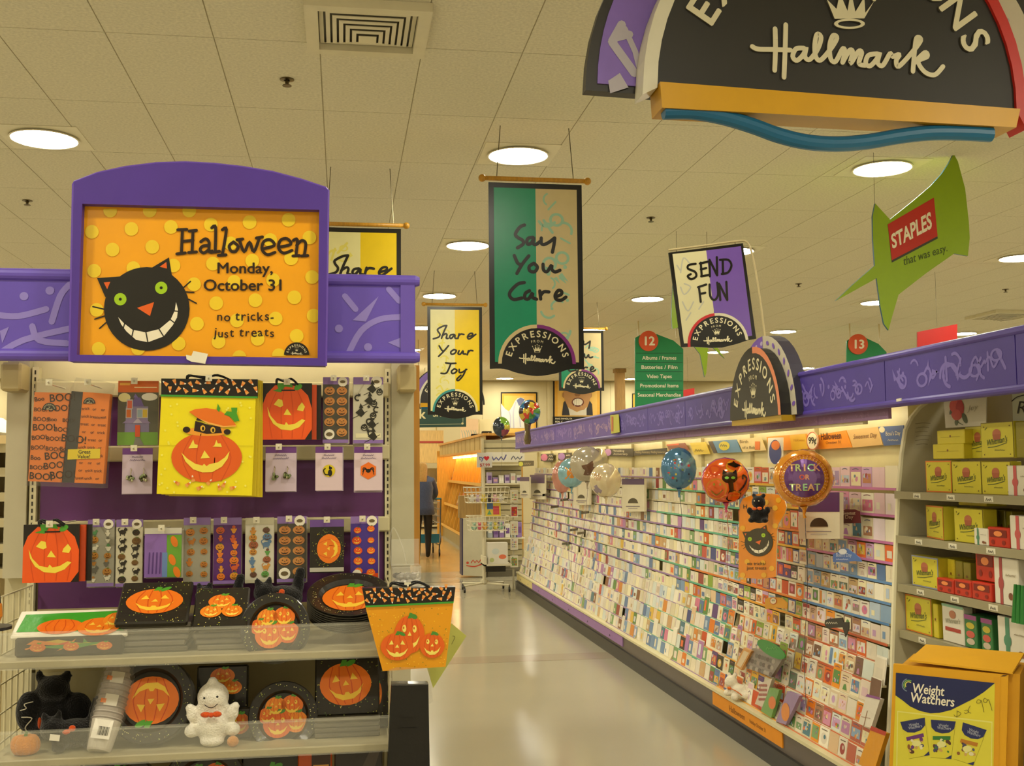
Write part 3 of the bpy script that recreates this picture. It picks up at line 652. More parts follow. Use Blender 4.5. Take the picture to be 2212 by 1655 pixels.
def sticker(name, label, box, kind, Yp=2.99, n=3, cat='sticker sheet'):
    r, w_, h_ = peg_thing(name, label, cat, box, Yp, 'sticker packs on the endcap')
    rnd = random.Random(box[0])
    def dr(m):
        z1 = h_ * 0.87; z0 = h_ * 0.06
        if kind == 'dark':
            st_header(m, w_, h_)
            for i in range(5):
                for j in (-1, 1):
                    if i == 4 and j < 0: m.ell(-w_ * 0.24, z0 + h_ * 0.07, w_ * 0.2, w_ * 0.2, 'efe8d2', 2, 16); m.ell(-w_ * 0.24, z0 + h_ * 0.07, w_ * 0.13, w_ * 0.08, '6a5a3a', 3, 12); continue
                    draw_pumpkin(m, j * w_ * 0.24, z1 - h_ * 0.08 - i * h_ * 0.158, w_ * 0.205, h_ * 0.064, 'c98a48', '3c2c1c', 2, 0, '8a6a34')
        elif kind == 'bw':
            st_header(m, w_, h_, '8d6fae')
            for i in range(17):
                x = rnd.uniform(-0.4, 0.4) * w_; z = z1 - h_ * 0.05 - (i / 17) * h_ * 0.76; k = i % 4; c = '2c2a22'
                if k == 0:
                    m.poly([(x - 0.012, z), (x + 0.004, z + 0.014), (x + 0.014, z - 0.002), (x + 0.004, z - 0.012)], c, 2); m.poly([(x - 0.002, z + 0.012), (x + 0.01, z + 0.012), (x + 0.002, z + 0.026)], c, 2); m.stroke([(x - 0.02, z - 0.016), (x + 0.02, z + 0.004)], 0.0016, c, 2, sm=False)
                elif k == 1: draw_pumpkin(m, x, z, 0.009, 0.009, c, 'c9c2aa', 2, 0, c)
                elif k == 2: m.poly([(x + 0.006 * (1 if q % 2 else 0.45) * cos(q * pi / 5), z + 0.006 * (1 if q % 2 else 0.45) * sin(q * pi / 5)) for q in range(10)], c, 2)
                else: m.ring(x, z, 0.005, 0.009, c, 2, 40, 300, 10)
            m.rect(-w_ * 0.42, z0 + 0.004, w_ * 0.42, z0 + h_ * 0.09, 'e4dcb4', 1.5)
        else:
            pal = {'grey': ['b07a3a', '5f8f5c', '6e6a5c', 'd9d2b8'], 'cats': ['c9741e', '2c261c', 'd08a3a', '7a5a2c'], 'animals': ['9a5a3a', 'c98a3a', '5c7a9a', '6a4a3a', '5f9a4a'],
                   'purple': ['e07a28', 'd8902c', 'c9582c'], 'redpump': ['e8501c', 'f06a20'], 'pumpgrey': ['c0782c', 'b8742c']}[kind]
            st_header(m, w_, h_, '8d6fae' if kind != 'animals' else 'bfb89a', kind not in ('pumpgrey', 'purple', 'animals'))
            rows = 7 if kind not in ('redpump', 'pumpgrey') else 5
            for i in range(rows):
                for j in (-1, 1):
                    x = j * w_ * 0.24 + rnd.uniform(-0.003, 0.003); z = z1 - h_ * (0.07 + 0.80 * i / rows) + rnd.uniform(-0.003, 0.003); c = rnd.choice(pal); q = rnd.random()
                    u = w_ * 0.15 * rnd.uniform(0.8, 1.15)
                    if kind in ('redpump',) or (kind == 'pumpgrey' and (i + j) % 2) or q < 0.4: draw_pumpkin(m, x, z, u, u * 0.85, c if kind != 'grey' else 'b8803c', 'f2d24c' if kind == 'redpump' else '5a3a1c', 2, i % 2, '6a7a34')
                    elif kind == 'cats' or q < 0.6:
                        c2 = '2c261c' if kind == 'cats' else c
                        m.ell(x, z, u * 0.8, u * 0.55, c2, 2, 12); m.ell(x + u * 0.7, z + u * 0.6, u * 0.42, u * 0.38, c2, 2, 10); m.poly([(x + u * 0.4, z + u * 0.8), (x + u * 0.55, z + u * 1.25), (x + u * 0.75, z + u * 0.9)], c2, 2); m.stroke([(x - u * 0.7, z), (x - u, z + u * 0.7), (x - u * 0.6, z + u)], u * 0.2, c2, 2)
                        m.rect(x - u * 0.6, z - u * 0.9, x - u * 0.4, z, c2, 2); m.rect(x + u * 0.3, z - u * 0.9, x + u * 0.5, z, c2, 2)
                    else:
                        m.ell(x, z - u * 0.2, u * 0.5, u * 0.7, c, 2, 12); m.ell(x, z + u * 0.65, u * 0.42, u * 0.4, rnd.choice(pal), 2.4, 10); m.ell(x - u * 0.5, z, u * 0.18, u * 0.35, c, 2, 8, 30); m.ell(x + u * 0.5, z, u * 0.18, u * 0.35, c, 2, 8, -30)
            if kind == 'redpump': m.rect(-w_ / 2, h_ * 0.05, w_ / 2, h_ * 0.13, 'd84a1c', 1.4); m.ell(-w_ * 0.27, h_ * 0.12, w_ * 0.17, w_ * 0.17, 'efe8d2', 3, 14)
    body = {'dark': '4d483c', 'bw': 'c9c3ac', 'grey': '9f9a86', 'cats': 'd6ceb0', 'animals': 'cfc9b4', 'purple': '5a2a6c', 'redpump': '46308a', 'pumpgrey': '9c9682'}[kind]
    packs(r, w_, h_, body, n, dr); peg(r, -w_ * 0.08, h_ * 0.95, YB - Yp - 0.02, 0.035)
sticker('sticker_sheet', 'dark sticker sheet of tan pumpkins on the top rail of the endcap', (697, 815, 753, 957), 'dark')
sticker('sticker_sheet', 'pale sticker sheet of black witches and moons at top right of endcap', (763, 815, 828, 958), 'bw', n=4)
sticker('sticker_sheet', 'grey sticker sheet beside the pumpkin bag on the lower rail', (187, 1122, 248, 1268), 'grey')
sticker('sticker_sheet', 'cream sticker sheet with black cats and pumpkins on lower rail', (249, 1122, 309, 1268), 'cats')
sticker('sticker_sheet', 'grey sticker sheet of small pumpkins right of the purple-green bag', (395, 1118, 455, 1265), 'pumpgrey', n=2)
sticker('sticker_sheet', 'purple sticker sheet with orange figures on the lower rail', (460, 1118, 522, 1262), 'purple', n=4)
sticker('sticker_sheet', 'white sticker sheet with small coloured animals on the lower rail', (529, 1118, 592, 1260), 'animals', n=2)
sticker('sticker_sheet', 'dark sticker sheet of tan pumpkins on the lower rail of the endcap', (598, 1115, 662, 1258), 'dark', n=4)
sticker('sticker_sheet', 'purple sticker sheet of red-orange pumpkins at the right end of lower rail', (757, 1115, 817, 1258), 'redpump', n=3)

# jewellery cards
def jewel(label, box, kind, n=2):
    r, w_, h_ = peg_thing('jewellery_card', label, 'jewellery card', box, 2.965, 'jewellery cards on the middle rail')
    def dr(m):
        m.rect(-w_ / 2, h_ * 0.86, w_ / 2, h_, '6a3a80', 1); m.scrib(0, h_ * 0.79, w_ * 0.36, 0.005, '6a5a7a', 2); m.scrib(0, h_ * 0.72, w_ * 0.5, 0.005, '6a5a7a', 2)
        if kind == 'c':
            m.ell(0, h_ * 0.45, w_ * 0.23, w_ * 0.23, 'd8c020', 2, 20); m.ell(0.003, h_ * 0.40, w_ * 0.08, w_ * 0.13, '17140f', 3, 12); m.ell(0.004, h_ * 0.51, w_ * 0.06, w_ * 0.055, '17140f', 3, 10); m.poly([(0.0, h_ * 0.52), (0.001, h_ * 0.57), (0.004, h_ * 0.54)], '17140f', 3); m.stroke([(0.0, h_ * 0.36), (-0.01, h_ * 0.37), (-0.014, h_ * 0.46), (-0.01, h_ * 0.5)], 0.003, '17140f', 3)
        if kind == 's':
            m.poly([(w_ * 0.31 * cos(k * pi / 3 + 0.5), h_ * 0.45 + w_ * 0.31 * sin(k * pi / 3 + 0.5)) for k in range(6)], 'e8701c', 2); m.ell(0, h_ * 0.45, w_ * 0.09, w_ * 0.07, '17140f', 3, 12)
            for k in (-1, 1):
                for q in (-1, 0, 1): m.stroke([(0, h_ * 0.45), (k * w_ * 0.14, h_ * 0.45 + 0.006 + q * 0.003), (k * w_ * 0.2, h_ * 0.45 + q * 0.007 - 0.003)], 0.0018, '17140f', 3)
    packs(r, w_, h_, 'd9c2c8' if kind != 'e' else 'c7b4c4', n, dr, edge='b8a8b8'); peg(r, -w_ * 0.05, h_ * 0.96, YB - 2.965 - 0.02, 0.03)
    if kind == 'e':
        for k in (-1, 1):
            m = MB(); x = k * w_ * 0.21; m.tube([(x, -0.002, h_ * 0.56), (x + 0.002, -0.006, h_ * 0.52), (x, -0.005, h_ * 0.42)], 0.0012, 'c0b890', 5)
            for q in range(9): m.ball((x + random.uniform(-0.008, 0.008), -0.007, h_ * 0.34 + random.uniform(-0.008, 0.008)), 0.0042, random.choice(['8a9a6c', 'c9c8a4', '5c5a3c', 'a4b088']), 6, 4)
            m.build('earring', 'steel', r)
jewel('lilac card with dangling beaded earrings left of the big yellow bag', (263, 968, 330, 1067), 'e')
jewel('lilac card with dangling beaded earrings right of the big yellow bag', (573, 965, 640, 1062), 'e')
jewel('pink card with a yellow cat pin on the middle rail', (681, 965, 740, 1060), 'c')
jewel('pink card with an orange spider pin at the right of the rail', (765, 965, 826, 1060), 's', 4)

# tissue packs in clear film
KT = crop(3.3107, 0, 780)
def tissue(label, quad, top, second):
    xs = [p[0] for p in quad]; ys_ = [p[1] for p in quad]
    m, o = pxmb(sum(xs) / 4, max(ys_), 2.93); r = thing('tissue_pack', label, 'tissue pack', o)
    (ax, ay), (bx_, by), (cx_, cy_), (dx_, dy) = quad      # bl, tl, tr, br
    f = lambda u, v: (ax + (dx_ - ax) * u * (1 - v) + (bx_ - ax) * v + (cx_ - bx_ - 0) * u * v, ay + (by - ay) * v + (dy - ay) * u * (1 - v) + (cy_ - by) * u * v)
    m.prism([f(0, 0), f(1, 0), f(1, 1), f(0, 1)], 0, 0.035, 'e07a30' if not second else 'e87e22')
    rnd = random.Random(4 + second)
    if second:
        m.poly([f(0, 0), f(0.3, 0), f(0.3, 1), f(0, 1)], '3b3834', 1)
        for k in range(10):
            for q in range(3): m.text(rnd.choice(['trick', 'or', 'treat', 'trick']), *f(0.42 + 0.22 * q, 0.04 + 0.085 * k), 6.5, '5a2a10', 1.4, bold=0.01, rot=rnd.uniform(-8, 8))
        m.poly([KT(*p) for p in [(487, 632), (718, 627), (715, 697), (483, 705)]], 'e4c820', 3); m.text('Great', *KT(605, 662), 8, '2c2410', 4, bold=0.01); m.text('Value!', *KT(600, 695), 8, '2c2410', 4, bold=0.01)
        q = KT(640, 305); draw_badge(m, q[0], q[1], 12, '14110c', '14110c', 3)
    else:
        for k in range(9):
            x = 0.0
            while x < 0.85:
                big = rnd.random() < 0.35; m.text('BOO!' if rnd.random() < 0.7 else 'Boo', *f(x + 0.02, 0.03 + 0.108 * k), (17 if big else 10) * rnd.uniform(0.8, 1), '2e1a0c', 1.4, 'l', 0.014, rot=rnd.uniform(-7, 7)); x += 0.62 if big else 0.42
        q = KT(355, 350); draw_badge(m, q[0], q[1], 14, '14110c', '14110c', 3)
    m.build('folded_tissue', 'paper', r)
    c_, _ = pxmb(sum(xs) / 4, max(ys_), 2.93); c_.prism([f(-0.04, -0.05), f(1.06, -0.05), f(1.02, 1.03)] + [f(u, v) for u, v in top] + [f(-0.03, 1.02)], -0.006, 0.036, 'a09c8e'); c_.build('clear_film', 'clear_film', r)
    q = c_.T2(f(0.45, 1.09)); peg(r, q[0], q[1], 0.14, 0.02)
tissue('film-wrapped orange tissue pack printed BOO at the left of the endcap', [KT(200, 860), KT(248, 222), KT(500, 230), KT(440, 868)], [(1.0, 1.13), (0.5, 1.16), (0.1, 1.15)], False)
tissue('film-wrapped orange tissue pack with black stripe and yellow value sticker', [KT(445, 868), KT(512, 215), KT(785, 235), KT(735, 878)], [(1.05, 1.12), (0.75, 1.14), (0.1, 1.15)], True)

# haunted house cut-out pack
r, w_, h_ = peg_thing('cutout_pack', 'hanging cut-out pack with a haunted house picture and orange header', 'decoration pack', (253, 823, 343, 962), 2.97)
def house(m):
    m.rect(-w_ / 2, h_ * 0.82, w_ / 2, h_, 'dd6a1e', 1); m.rect(-w_ * 0.46, h_ * 0.93, -w_ * 0.2, h_ * 0.97, 'f0b040', 2); m.rect(-w_ * 0.1, h_ * 0.89, w_ * 0.46, h_ * 0.905, 'f4d8a0', 2)
    m.rect(-w_ / 2, 0, w_ / 2, h_ * 0.2, '6f9a3c', 1.2); m.rect(-w_ / 2, h_ * 0.2, w_ / 2, h_ * 0.82, '5c5a4a', 1)
    m.ell(-w_ * 0.34, h_ * 0.74, w_ * 0.15, h_ * 0.07, 'e6dc9c', 2, 16); m.ell(w_ * 0.28, h_ * 0.75, w_ * 0.2, h_ * 0.06, 'e8e4d8', 2, 16)
    m.rect(-w_ * 0.3, h_ * 0.35, w_ * 0.25, h_ * 0.6, '8d83a8', 2); m.rect(-w_ * 0.32, h_ * 0.2, w_ * 0.28, h_ * 0.36, '7d7496', 2)
    m.poly([(-w_ * 0.38, h_ * 0.34), (w_ * 0.32, h_ * 0.34), (w_ * 0.2, h_ * 0.4), (-w_ * 0.25, h_ * 0.4)], '8e7ea6', 3)
    m.poly([(-w_ * 0.2, h_ * 0.6), (w_ * 0.15, h_ * 0.6), (w_ * 0.05, h_ * 0.74), (-w_ * 0.08, h_ * 0.74)], '6c5a98', 3); m.poly([(-w_ * 0.12, h_ * 0.74), (w_ * 0.0, h_ * 0.74), (-w_ * 0.07, h_ * 0.8)], '7a68a8', 3)
    for x, z, c in ((-0.22, 0.5, 'd8702c'), (0.05, 0.5, '9ab0c0'), (0.18, 0.5, 'd8b83c'), (-0.2, 0.64, 'd86a4c')): m.rect(w_ * (x - 0.08), h_ * (z - 0.08), w_ * (x + 0.07), h_ * (z + 0.07), 'c8c0c4', 3); m.rect(w_ * (x - 0.06), h_ * (z - 0.07), w_ * (x + 0.05), h_ * (z + 0.05), c, 4)
    m.poly([(-w_ * 0.12, h_ * 0.34), (w_ * 0.12, h_ * 0.34), (0, h_ * 0.42)], 'b4a8bc', 4); m.rect(-w_ * 0.06, h_ * 0.13, w_ * 0.06, h_ * 0.31, 'd0522c', 4)
    m.poly([(-w_ * 0.05, h_ * 0.12), (w_ * 0.05, h_ * 0.12), (w_ * 0.16, 0), (-w_ * 0.1, 0)], '7d7a70', 2)
packs(r, w_, h_, 'cfc6a8', 2, house); peg(r, -w_ * 0.05, h_ * 0.96, 0.11, 0.03)

# gift bags
def handles(r, w_, z, c='120f0c', y=0.0):
    for k in (0, 1):
        m = MB(); pts = smooth([(-w_ * 0.22, y + k * 0.02, z - 0.004), (-w_ * 0.2, y - 0.01 + k * 0.02, z + 0.010), (-w_ * 0.05, y - 0.014 + k * 0.02, z + 0.003 + 0.004 * k), (w_ * 0.08, y - 0.01 + k * 0.02, z + 0.011), (w_ * 0.22, y + k * 0.02, z - 0.004)], 5)
        m.tube(pts, 0.0028, c, 6); m.build('cord_handle', 'fabric', r)
m, o = pxmb(450, 1073, 2.90)
bag = thing('gift_bag', 'large yellow gift bag with a kitten peeping from a pumpkin', 'gift bag', o, 0, 'gift bags on the endcap')
GB = crop(3.3107, 0, 780)
F4 = [GB(*p) for p in [(1122, 950), (1155, 252), (1830, 262), (1802, 962)]]
for k, dx in ((3, 20), (2, 14), (1, 7)):
    q, _ = pxmb(450, 1073, 2.90); q.prism([(F4[0][0] + dx, F4[0][1] + 2 * k), (349 + dx, 818), (557 + dx * 0.4, 820), (F4[3][0] + dx, F4[3][1] + 1.5 * k)], 0.008 + k * 0.012, 0.016 + k * 0.012, 'dcc41c'); q.build('bag_behind', 'print_gloss', bag)
m.prism(F4, -0.004, 0.006, 'eedc14'); m.y0 = -0.005
for k in range(60):
    u, v = random.random(), random.random(); m.ell(345 + u * 200, 865 + v * 200, 2.4, 2.4, 'f5ec60', 1, 7)
P = lambda pts, c, l: m.poly([GB(*p) for p in pts], c, l)
P(arc(1480, 690, 252, 178, 0, 360, 36)[:-1], 'e2601a', 2); 
for u in (-0.6, -0.25, 0.2, 0.6): m.stroke([GB(1480 + u * 160, 520), GB(1480 + u * 290, 690), GB(1480 + u * 170, 860)], 2, 'd04f16', 2.3)
P(arc(1485, 505, 160, 32, 0, 360, 24)[:-1], 'f0a030', 2.5)
P([(1400, 430), (1440, 440), (1500, 460), (1575, 465), (1590, 515), (1480, 522), (1390, 500)], '2a1812', 3); P(arc(1337, 492, 27, 22, 0, 360, 14)[:-1], '2a1812', 3.2); P(arc(1627, 508, 25, 20, 0, 360, 14)[:-1], '2a1812', 3.2)
P([(1405, 425), (1425, 380), (1450, 430)], '2a1812', 2.8)
for x, y in ((1453, 482), (1525, 494)): P(arc(x, y, 18, 22, 0, 360, 14)[:-1], 'e8b83c', 4); P(arc(x + 2, y + 2, 8, 14, 0, 360, 10)[:-1], '17100a', 5)
P([(1355, 365), (1400, 345), (1480, 338), (1560, 350), (1640, 395), (1692, 460), (1600, 465), (1500, 440), (1420, 410)], 'e8741c', 4); P([(1420, 410), (1500, 440), (1600, 465), (1692, 460), (1690, 470), (1590, 476), (1490, 450)], 'f4b050', 4.4)
P([(1560, 305), (1578, 340), (1570, 368), (1553, 350)], '4a9a28', 5); P([(1605, 385), (1625, 360), (1660, 365), (1655, 335), (1700, 335), (1695, 375), (1715, 430), (1680, 435), (1650, 400)], '4a9a28', 5)
P([(1385, 562), (1365, 600), (1350, 625), (1415, 622), (1418, 600), (1395, 595)], 'f2dc50', 4); P([(1550, 565), (1535, 605), (1522, 612), (1590, 615), (1580, 590), (1560, 590)], 'f2dc50', 4)
P([(1465, 640), (1503, 692), (1437, 698)], 'f2dc50', 4)
P([(1300, 655), (1345, 700), (1400, 735), (1450, 748), (1462, 735), (1480, 752), (1500, 738), (1560, 725), (1610, 690), (1645, 645), (1630, 700), (1590, 755), (1520, 795), (1450, 797), (1385, 775), (1330, 720)], 'f2dc50', 4)
for x, y, a_ in ((1265, 870, 60), (1350, 880, -50), (1382, 840, 10), (1432, 905, -60), (1500, 865, -40), (1570, 900, 20), (1605, 880, -30), (1670, 905, -70)): candycorn(m, *GB(x, y), 8, a_, 4)
m.stroke([GB(1135, 603), GB(1810, 608)], 1.0, 'd0c010', 1.5, sm=False)
m.build('bag_front', 'print_gloss', bag)
m, _ = pxmb(450, 1073, 2.90)
m.prism([(349, 857), (349, 818), (557, 820), (557, 860)], -0.006, 0.006, '1b140e'); m.y0 = -0.007
m.poly([(348, 853), (557, 857), (557, 861), (348, 857)], '3f9a34', 1)
rnd = random.Random(9)
for k in range(11):
    for j in range(2): candycorn(m, 358 + k * 18.5 + j * 8 + rnd.uniform(-3, 3), 829 + j * 16 + rnd.uniform(-3, 3), 7.5, rnd.uniform(0, 360), 1)
m.build('candy_corn_band', 'print_gloss', bag)
q = m.T2((450, 820)); handles(bag, 0.26, q[1]); peg(bag, 0.0, q[1] - 0.002, 0.18, 0.02)

def pumpkin_bag(label, box, Yp, tilt=0):
    r, w_, h_ = peg_thing('gift_bag', label, 'gift bag', box, Yp, 'gift bags on the endcap')
    for k in (2, 1):
        m = MB(); m.box(-w_ / 2 + 0.006 * k, 0.012 * k, 0, w_ / 2 + 0.012 * k, 0.012 * k + 0.01, h_ * 0.98, '1c1711' if k == 2 else 'c9481a'); m.build('bag_behind', 'print_gloss', r)
    m = MB(); m.box(-w_ / 2, 0, 0, w_ / 2, 0.008, h_, '1c1711')
    m.poly([(-w_ * 0.5, 0), (w_ * 0.36, 0), (w_ * 0.5, h_ * 0.18), (w_ * 0.5, h_ * 0.55), (w_ * 0.42, h_ * 0.78), (w_ * 0.25, h_ * 0.93), (0, h_ * 0.98), (-w_ * 0.25, h_ * 0.96), (-w_ * 0.42, h_ * 0.8), (-w_ * 0.5, h_ * 0.6)], 'ea5a18', 1)
    for u in (-0.6, -0.2, 0.2, 0.6): m.stroke([(u * w_ * 0.3, h_ * 0.92), (u * w_ * 0.6, h_ * 0.5), (u * w_ * 0.5, h_ * 0.03)], 0.002, 'd64c14', 1.3)
    Y_ = 'f0d848'; S = lambda pts: m.poly([(a_ * w_, b_ * h_) for a_, b_ in pts], Y_, 2)
    S([(-0.18, 0.72), (-0.1, 0.7), (-0.08, 0.6), (-0.14, 0.57), (-0.27, 0.62)]); S([(0.3, 0.66), (0.36, 0.58), (0.32, 0.5), (0.2, 0.52), (0.22, 0.58)]); S([(0.0, 0.55), (0.09, 0.43), (-0.07, 0.44)])
    S([(-0.4, 0.58), (-0.33, 0.42), (-0.2, 0.29), (-0.05, 0.26), (-0.02, 0.31), (0.03, 0.26), (0.16, 0.28), (0.3, 0.36), (0.37, 0.34), (0.25, 0.22), (0.08, 0.16), (-0.12, 0.18), (-0.28, 0.28), (-0.37, 0.42)])
    m.poly([(-w_ * 0.3, h_ * 0.86), (-w_ * 0.18, h_ * 0.9), (-w_ * 0.22, h_ * 1.0), (0.08 * w_, h_ * 1.0), (0.12 * w_, h_ * 0.92), (-w_ * 0.05, h_ * 0.94), (-w_ * 0.12, h_ * 0.84)], '4d9a2c', 2); m.ell(w_ * 0.22, h_ * 0.93, w_ * 0.09, h_ * 0.05, '4d9a2c', 2, 10, 30)
    m.rect(-w_ * 0.12, h_ * 0.86, w_ * 0.16, h_ * 0.885, '140f0a', 3)
    m.build('bag_front', 'print_gloss', r); handles(r, w_, h_, y=-0.002); peg(r, 0.0, h_ - 0.002, YB - Yp - 0.02, 0.02)
pumpkin_bag('small square bag with a smiling pumpkin face on the top rail', (566, 828, 674, 950), 2.95)
pumpkin_bag('small square bag with a smiling pumpkin face at lower left of endcap', (48, 1132, 172, 1260), 2.84)

# treat bags
r, w_, h_ = peg_thing('treat_bag', 'purple and green treat bag hanging on the lower rail', 'treat bag', (311, 1140, 393, 1248), 2.97)
def tb(m):
    m.rect(-w_ / 2, h_ * 0.88, w_ / 2, h_, 'd8d4c4', 1); m.rect(w_ * 0.1, 0, w_ / 2, h_ * 0.86, '6aa032', 1); m.rect(-w_ * 0.02, 0, w_ * 0.12, h_ * 0.5, '6a86b8', 1.3)
    for x, z in ((0.3, 0.72), (0.25, 0.35), (0.38, 0.1)): m.ell(w_ * x, h_ * z, w_ * 0.09, h_ * 0.12, 'e8801c', 2, 12, 20)
    for k in range(4): m.stroke([(-w_ * (0.38 - 0.1 * k), h_ * 0.08), (-w_ * (0.36 - 0.1 * k), h_ * 0.5)], 0.003, '5a3a80', 2)
packs(r, w_, h_, '8a66b0', 3, tb); peg(r, 0, h_ * 0.98, 0.11, 0.03)
r, w_, h_ = peg_thing('treat_bag', 'black film treat bag with a sideways orange pumpkin face', 'treat bag', (669, 1122, 743, 1236), 2.965)
def tb2(m):
    m.rect(-w_ / 2, h_ * 0.86, w_ / 2, h_, '6a4a90', 1); m.rect(-w_ / 2, 0, w_ / 2, h_ * 0.08, 'b8b4a4', 1)
    rnd = random.Random(5)
    for k in range(70): a_ = rnd.uniform(0, 6.28); q = rnd.uniform(0.9, 1.35); m.ell(w_ * 0.06 + w_ * 0.37 * q * cos(a_), h_ * 0.44 + h_ * 0.31 * q * sin(a_) * 0.98, 0.001, 0.001, rnd.choice(['8a9a30', 'c8b840', '4f7a28']), 2, 6)
    draw_pumpkin(m, w_ * 0.06, h_ * 0.44, w_ * 0.35, h_ * 0.28, 'ea7a1c', 'f4cc40', 3, 0, None, rot=90)
packs(r, w_, h_, '231f18', 3, tb2, edge='3a352c'); peg(r, 0, h_ * 0.98, 0.11, 0.03)

# ------------------------------------------------------------------ goods on the endcap shelves
def at(x, y, Yp): return onY(x, y, Yp)
def speckle(m, w_, h_, rnd, n=70, l=1.2, x0=0, z0=0):
    for k in range(n): m.ell(x0 + rnd.uniform(-w_ / 2, w_ / 2), z0 + rnd.uniform(0, h_), 0.0013, 0.0013, rnd.choice(['8f9a34', 'c6b848', '5a7a2c', 'd8cc80']), l, 6)
def oval_pumpkin(m, x, z, rx, rz, rot=0, face=0): draw_pumpkin(m, x, z, rx, rz, 'e8761a', 'f4c83c', 2, face, '4f9a2c', rot)
def three_pumpkins(m, x, z, s):
    draw_pumpkin(m, x, z + s * 0.55, s * 0.75, s * 0.5, 'ea7c1c', 'f4d050', 2, 0, '5a9a2c'); draw_pumpkin(m, x - s * 0.55, z - s * 0.15, s * 0.6, s * 0.42, 'f08a1c', 'f6dc60', 3, 1, '5a9a2c'); draw_pumpkin(m, x + s * 0.62, z - s * 0.15, s * 0.58, s * 0.42, 'ee8418', 'f6dc60', 3.5, 0, '5a9a2c')
def five_pumpkins(m, x, z, s):
    for dx, dz, k, fc in ((-0.35, 0.45, 0.5, 0), (0.4, 0.5, 0.52, 1), (-0.75, 0.05, 0.42, 1), (0.6, -0.25, 0.55, 0), (-0.25, -0.35, 0.68, 1)): draw_pumpkin(m, x + dx * s, z + dz * s, k * s, k * s * 0.9, random.choice(['ea761a', 'e46a18', 'f08c1e']), 'f4cc48', 2 + k, fc, '4f8a2c')
def napkin(name, label, p, w_, h_, tilt, draw, group, th=0.014, rz=0, body='26221a', film=True):
    m = MB(); m.bbox(-w_ / 2, 0, 0, w_ / 2, th, h_, body, 0.004); draw(m, w_, h_)
    o = m.build(name, 'wrapped', None, p, rz, radians(-tilt)); tag(o, label, 'napkins', group); return o
def nap_oval(m, w_, h_): speckle(m, w_ * 0.96, h_ * 0.98, random.Random(3), 90); oval_pumpkin(m, 0, h_ * 0.5, w_ * 0.4, h_ * 0.3)
def nap_three(m, w_, h_): speckle(m, w_ * 0.96, h_ * 0.98, random.Random(4), 60); three_pumpkins(m, 0, h_ * 0.42, w_ * 0.33)
GN = 'black pumpkin napkin packs on the endcap'
def nstack(cx_, cy_, Yp, z0, n, w_, d_, what, top, t_ang):
    c = at(cx_, cy_, Yp)
    for k in range(n):
        z = z0 + k * 0.014
        m = MB(); dx = random.uniform(-0.008, 0.008); m.bbox(-w_ / 2 + dx, 0, 0, w_ / 2 + dx, d_, 0.0125, random.choice(['6a6558', '5c5748', '77715f']), 0.003)
        tag(m.build('napkin_pack', 'wrapped', None, (c.x, Yp, z)), 'flat grey-edged napkin pack, %s from the bottom of the %s stack' % (NUM[k], what), 'napkins', GN)
    return c
c = nstack(330, 1400, 2.76, ZS[0] + 0.001, 5, 0.165, 0.165, 'oval pumpkin', None, 0)
napkin('napkin_pack', 'black napkin pack with a wide oval pumpkin face atop the left stack', (c.x - 0.003, 2.74, ZS[0] + 0.074), 0.168, 0.14, 52, nap_oval, GN)
c = nstack(478, 1400, 2.76, ZS[0] + 0.001, 4, 0.128, 0.13, 'three pumpkin', None, 0)
napkin('napkin_pack', 'black napkin pack with three yellow pumpkins atop the right stack', (c.x - 0.003, 2.74, ZS[0] + 0.060), 0.13, 0.12, 45, nap_three, GN)
# folded banner and table cover
m = MB(); W2 = 0.245
m.bbox(-W2 / 2, 0, 0, W2 / 2, 0.2, 0.045, '2a241c', 0.005); m.y0 = -0.001
rnd = random.Random(8)
for k in range(9): m.poly([(rnd.uniform(-0.11, 0.11) + a_, rnd.uniform(0.012, 0.034) + b_) for a_, b_ in ((-0.006, 0), (0.006, 0.002), (0, 0.009))], rnd.choice(['c8a82c', '4f8a3a', 'c84a28', 'd8802c']), 1)
for k in range(3): draw_pumpkin(m, -0.07 + 0.075 * k, 0.022, 0.018, 0.010, 'd8742a', 'e8b040', 2, 0)
c = at(150, 1420, 2.75); tag(m.build('table_cover', 'wrapped', None, (c.x, 2.745, ZS[0] + 0.001)), 'folded dark table cover with stars and pumpkins at left shelf end', 'table cover')
m = MB(); m.bbox(-0.135, 0, 0, 0.13, 0.008, 0.105, 'eae4d0', 0.003)
m.poly([(-0.125, 0.018), (0.12, 0.012), (0.122, 0.095), (-0.12, 0.088)], '3f9c2a', 1)
draw_pumpkin(m, -0.03, 0.035, 0.052, 0.03, 'e8701a', 'f0b040', 2, 9, None); draw_pumpkin(m, 0.06, 0.03, 0.05, 0.036, 'ea7a1a', 'f2c040', 2.4, 0, None); draw_pumpkin(m, 0.095, 0.055, 0.03, 0.03, 'f08a20', 'f4d050', 3, 0, None)
tag(m.build('party_banner', 'wrapped', None, (c.x, 2.75, ZS[0] + 0.048), 0, radians(-62)), 'green party banner pack with orange pumpkins lying on the table cover', 'party banner')

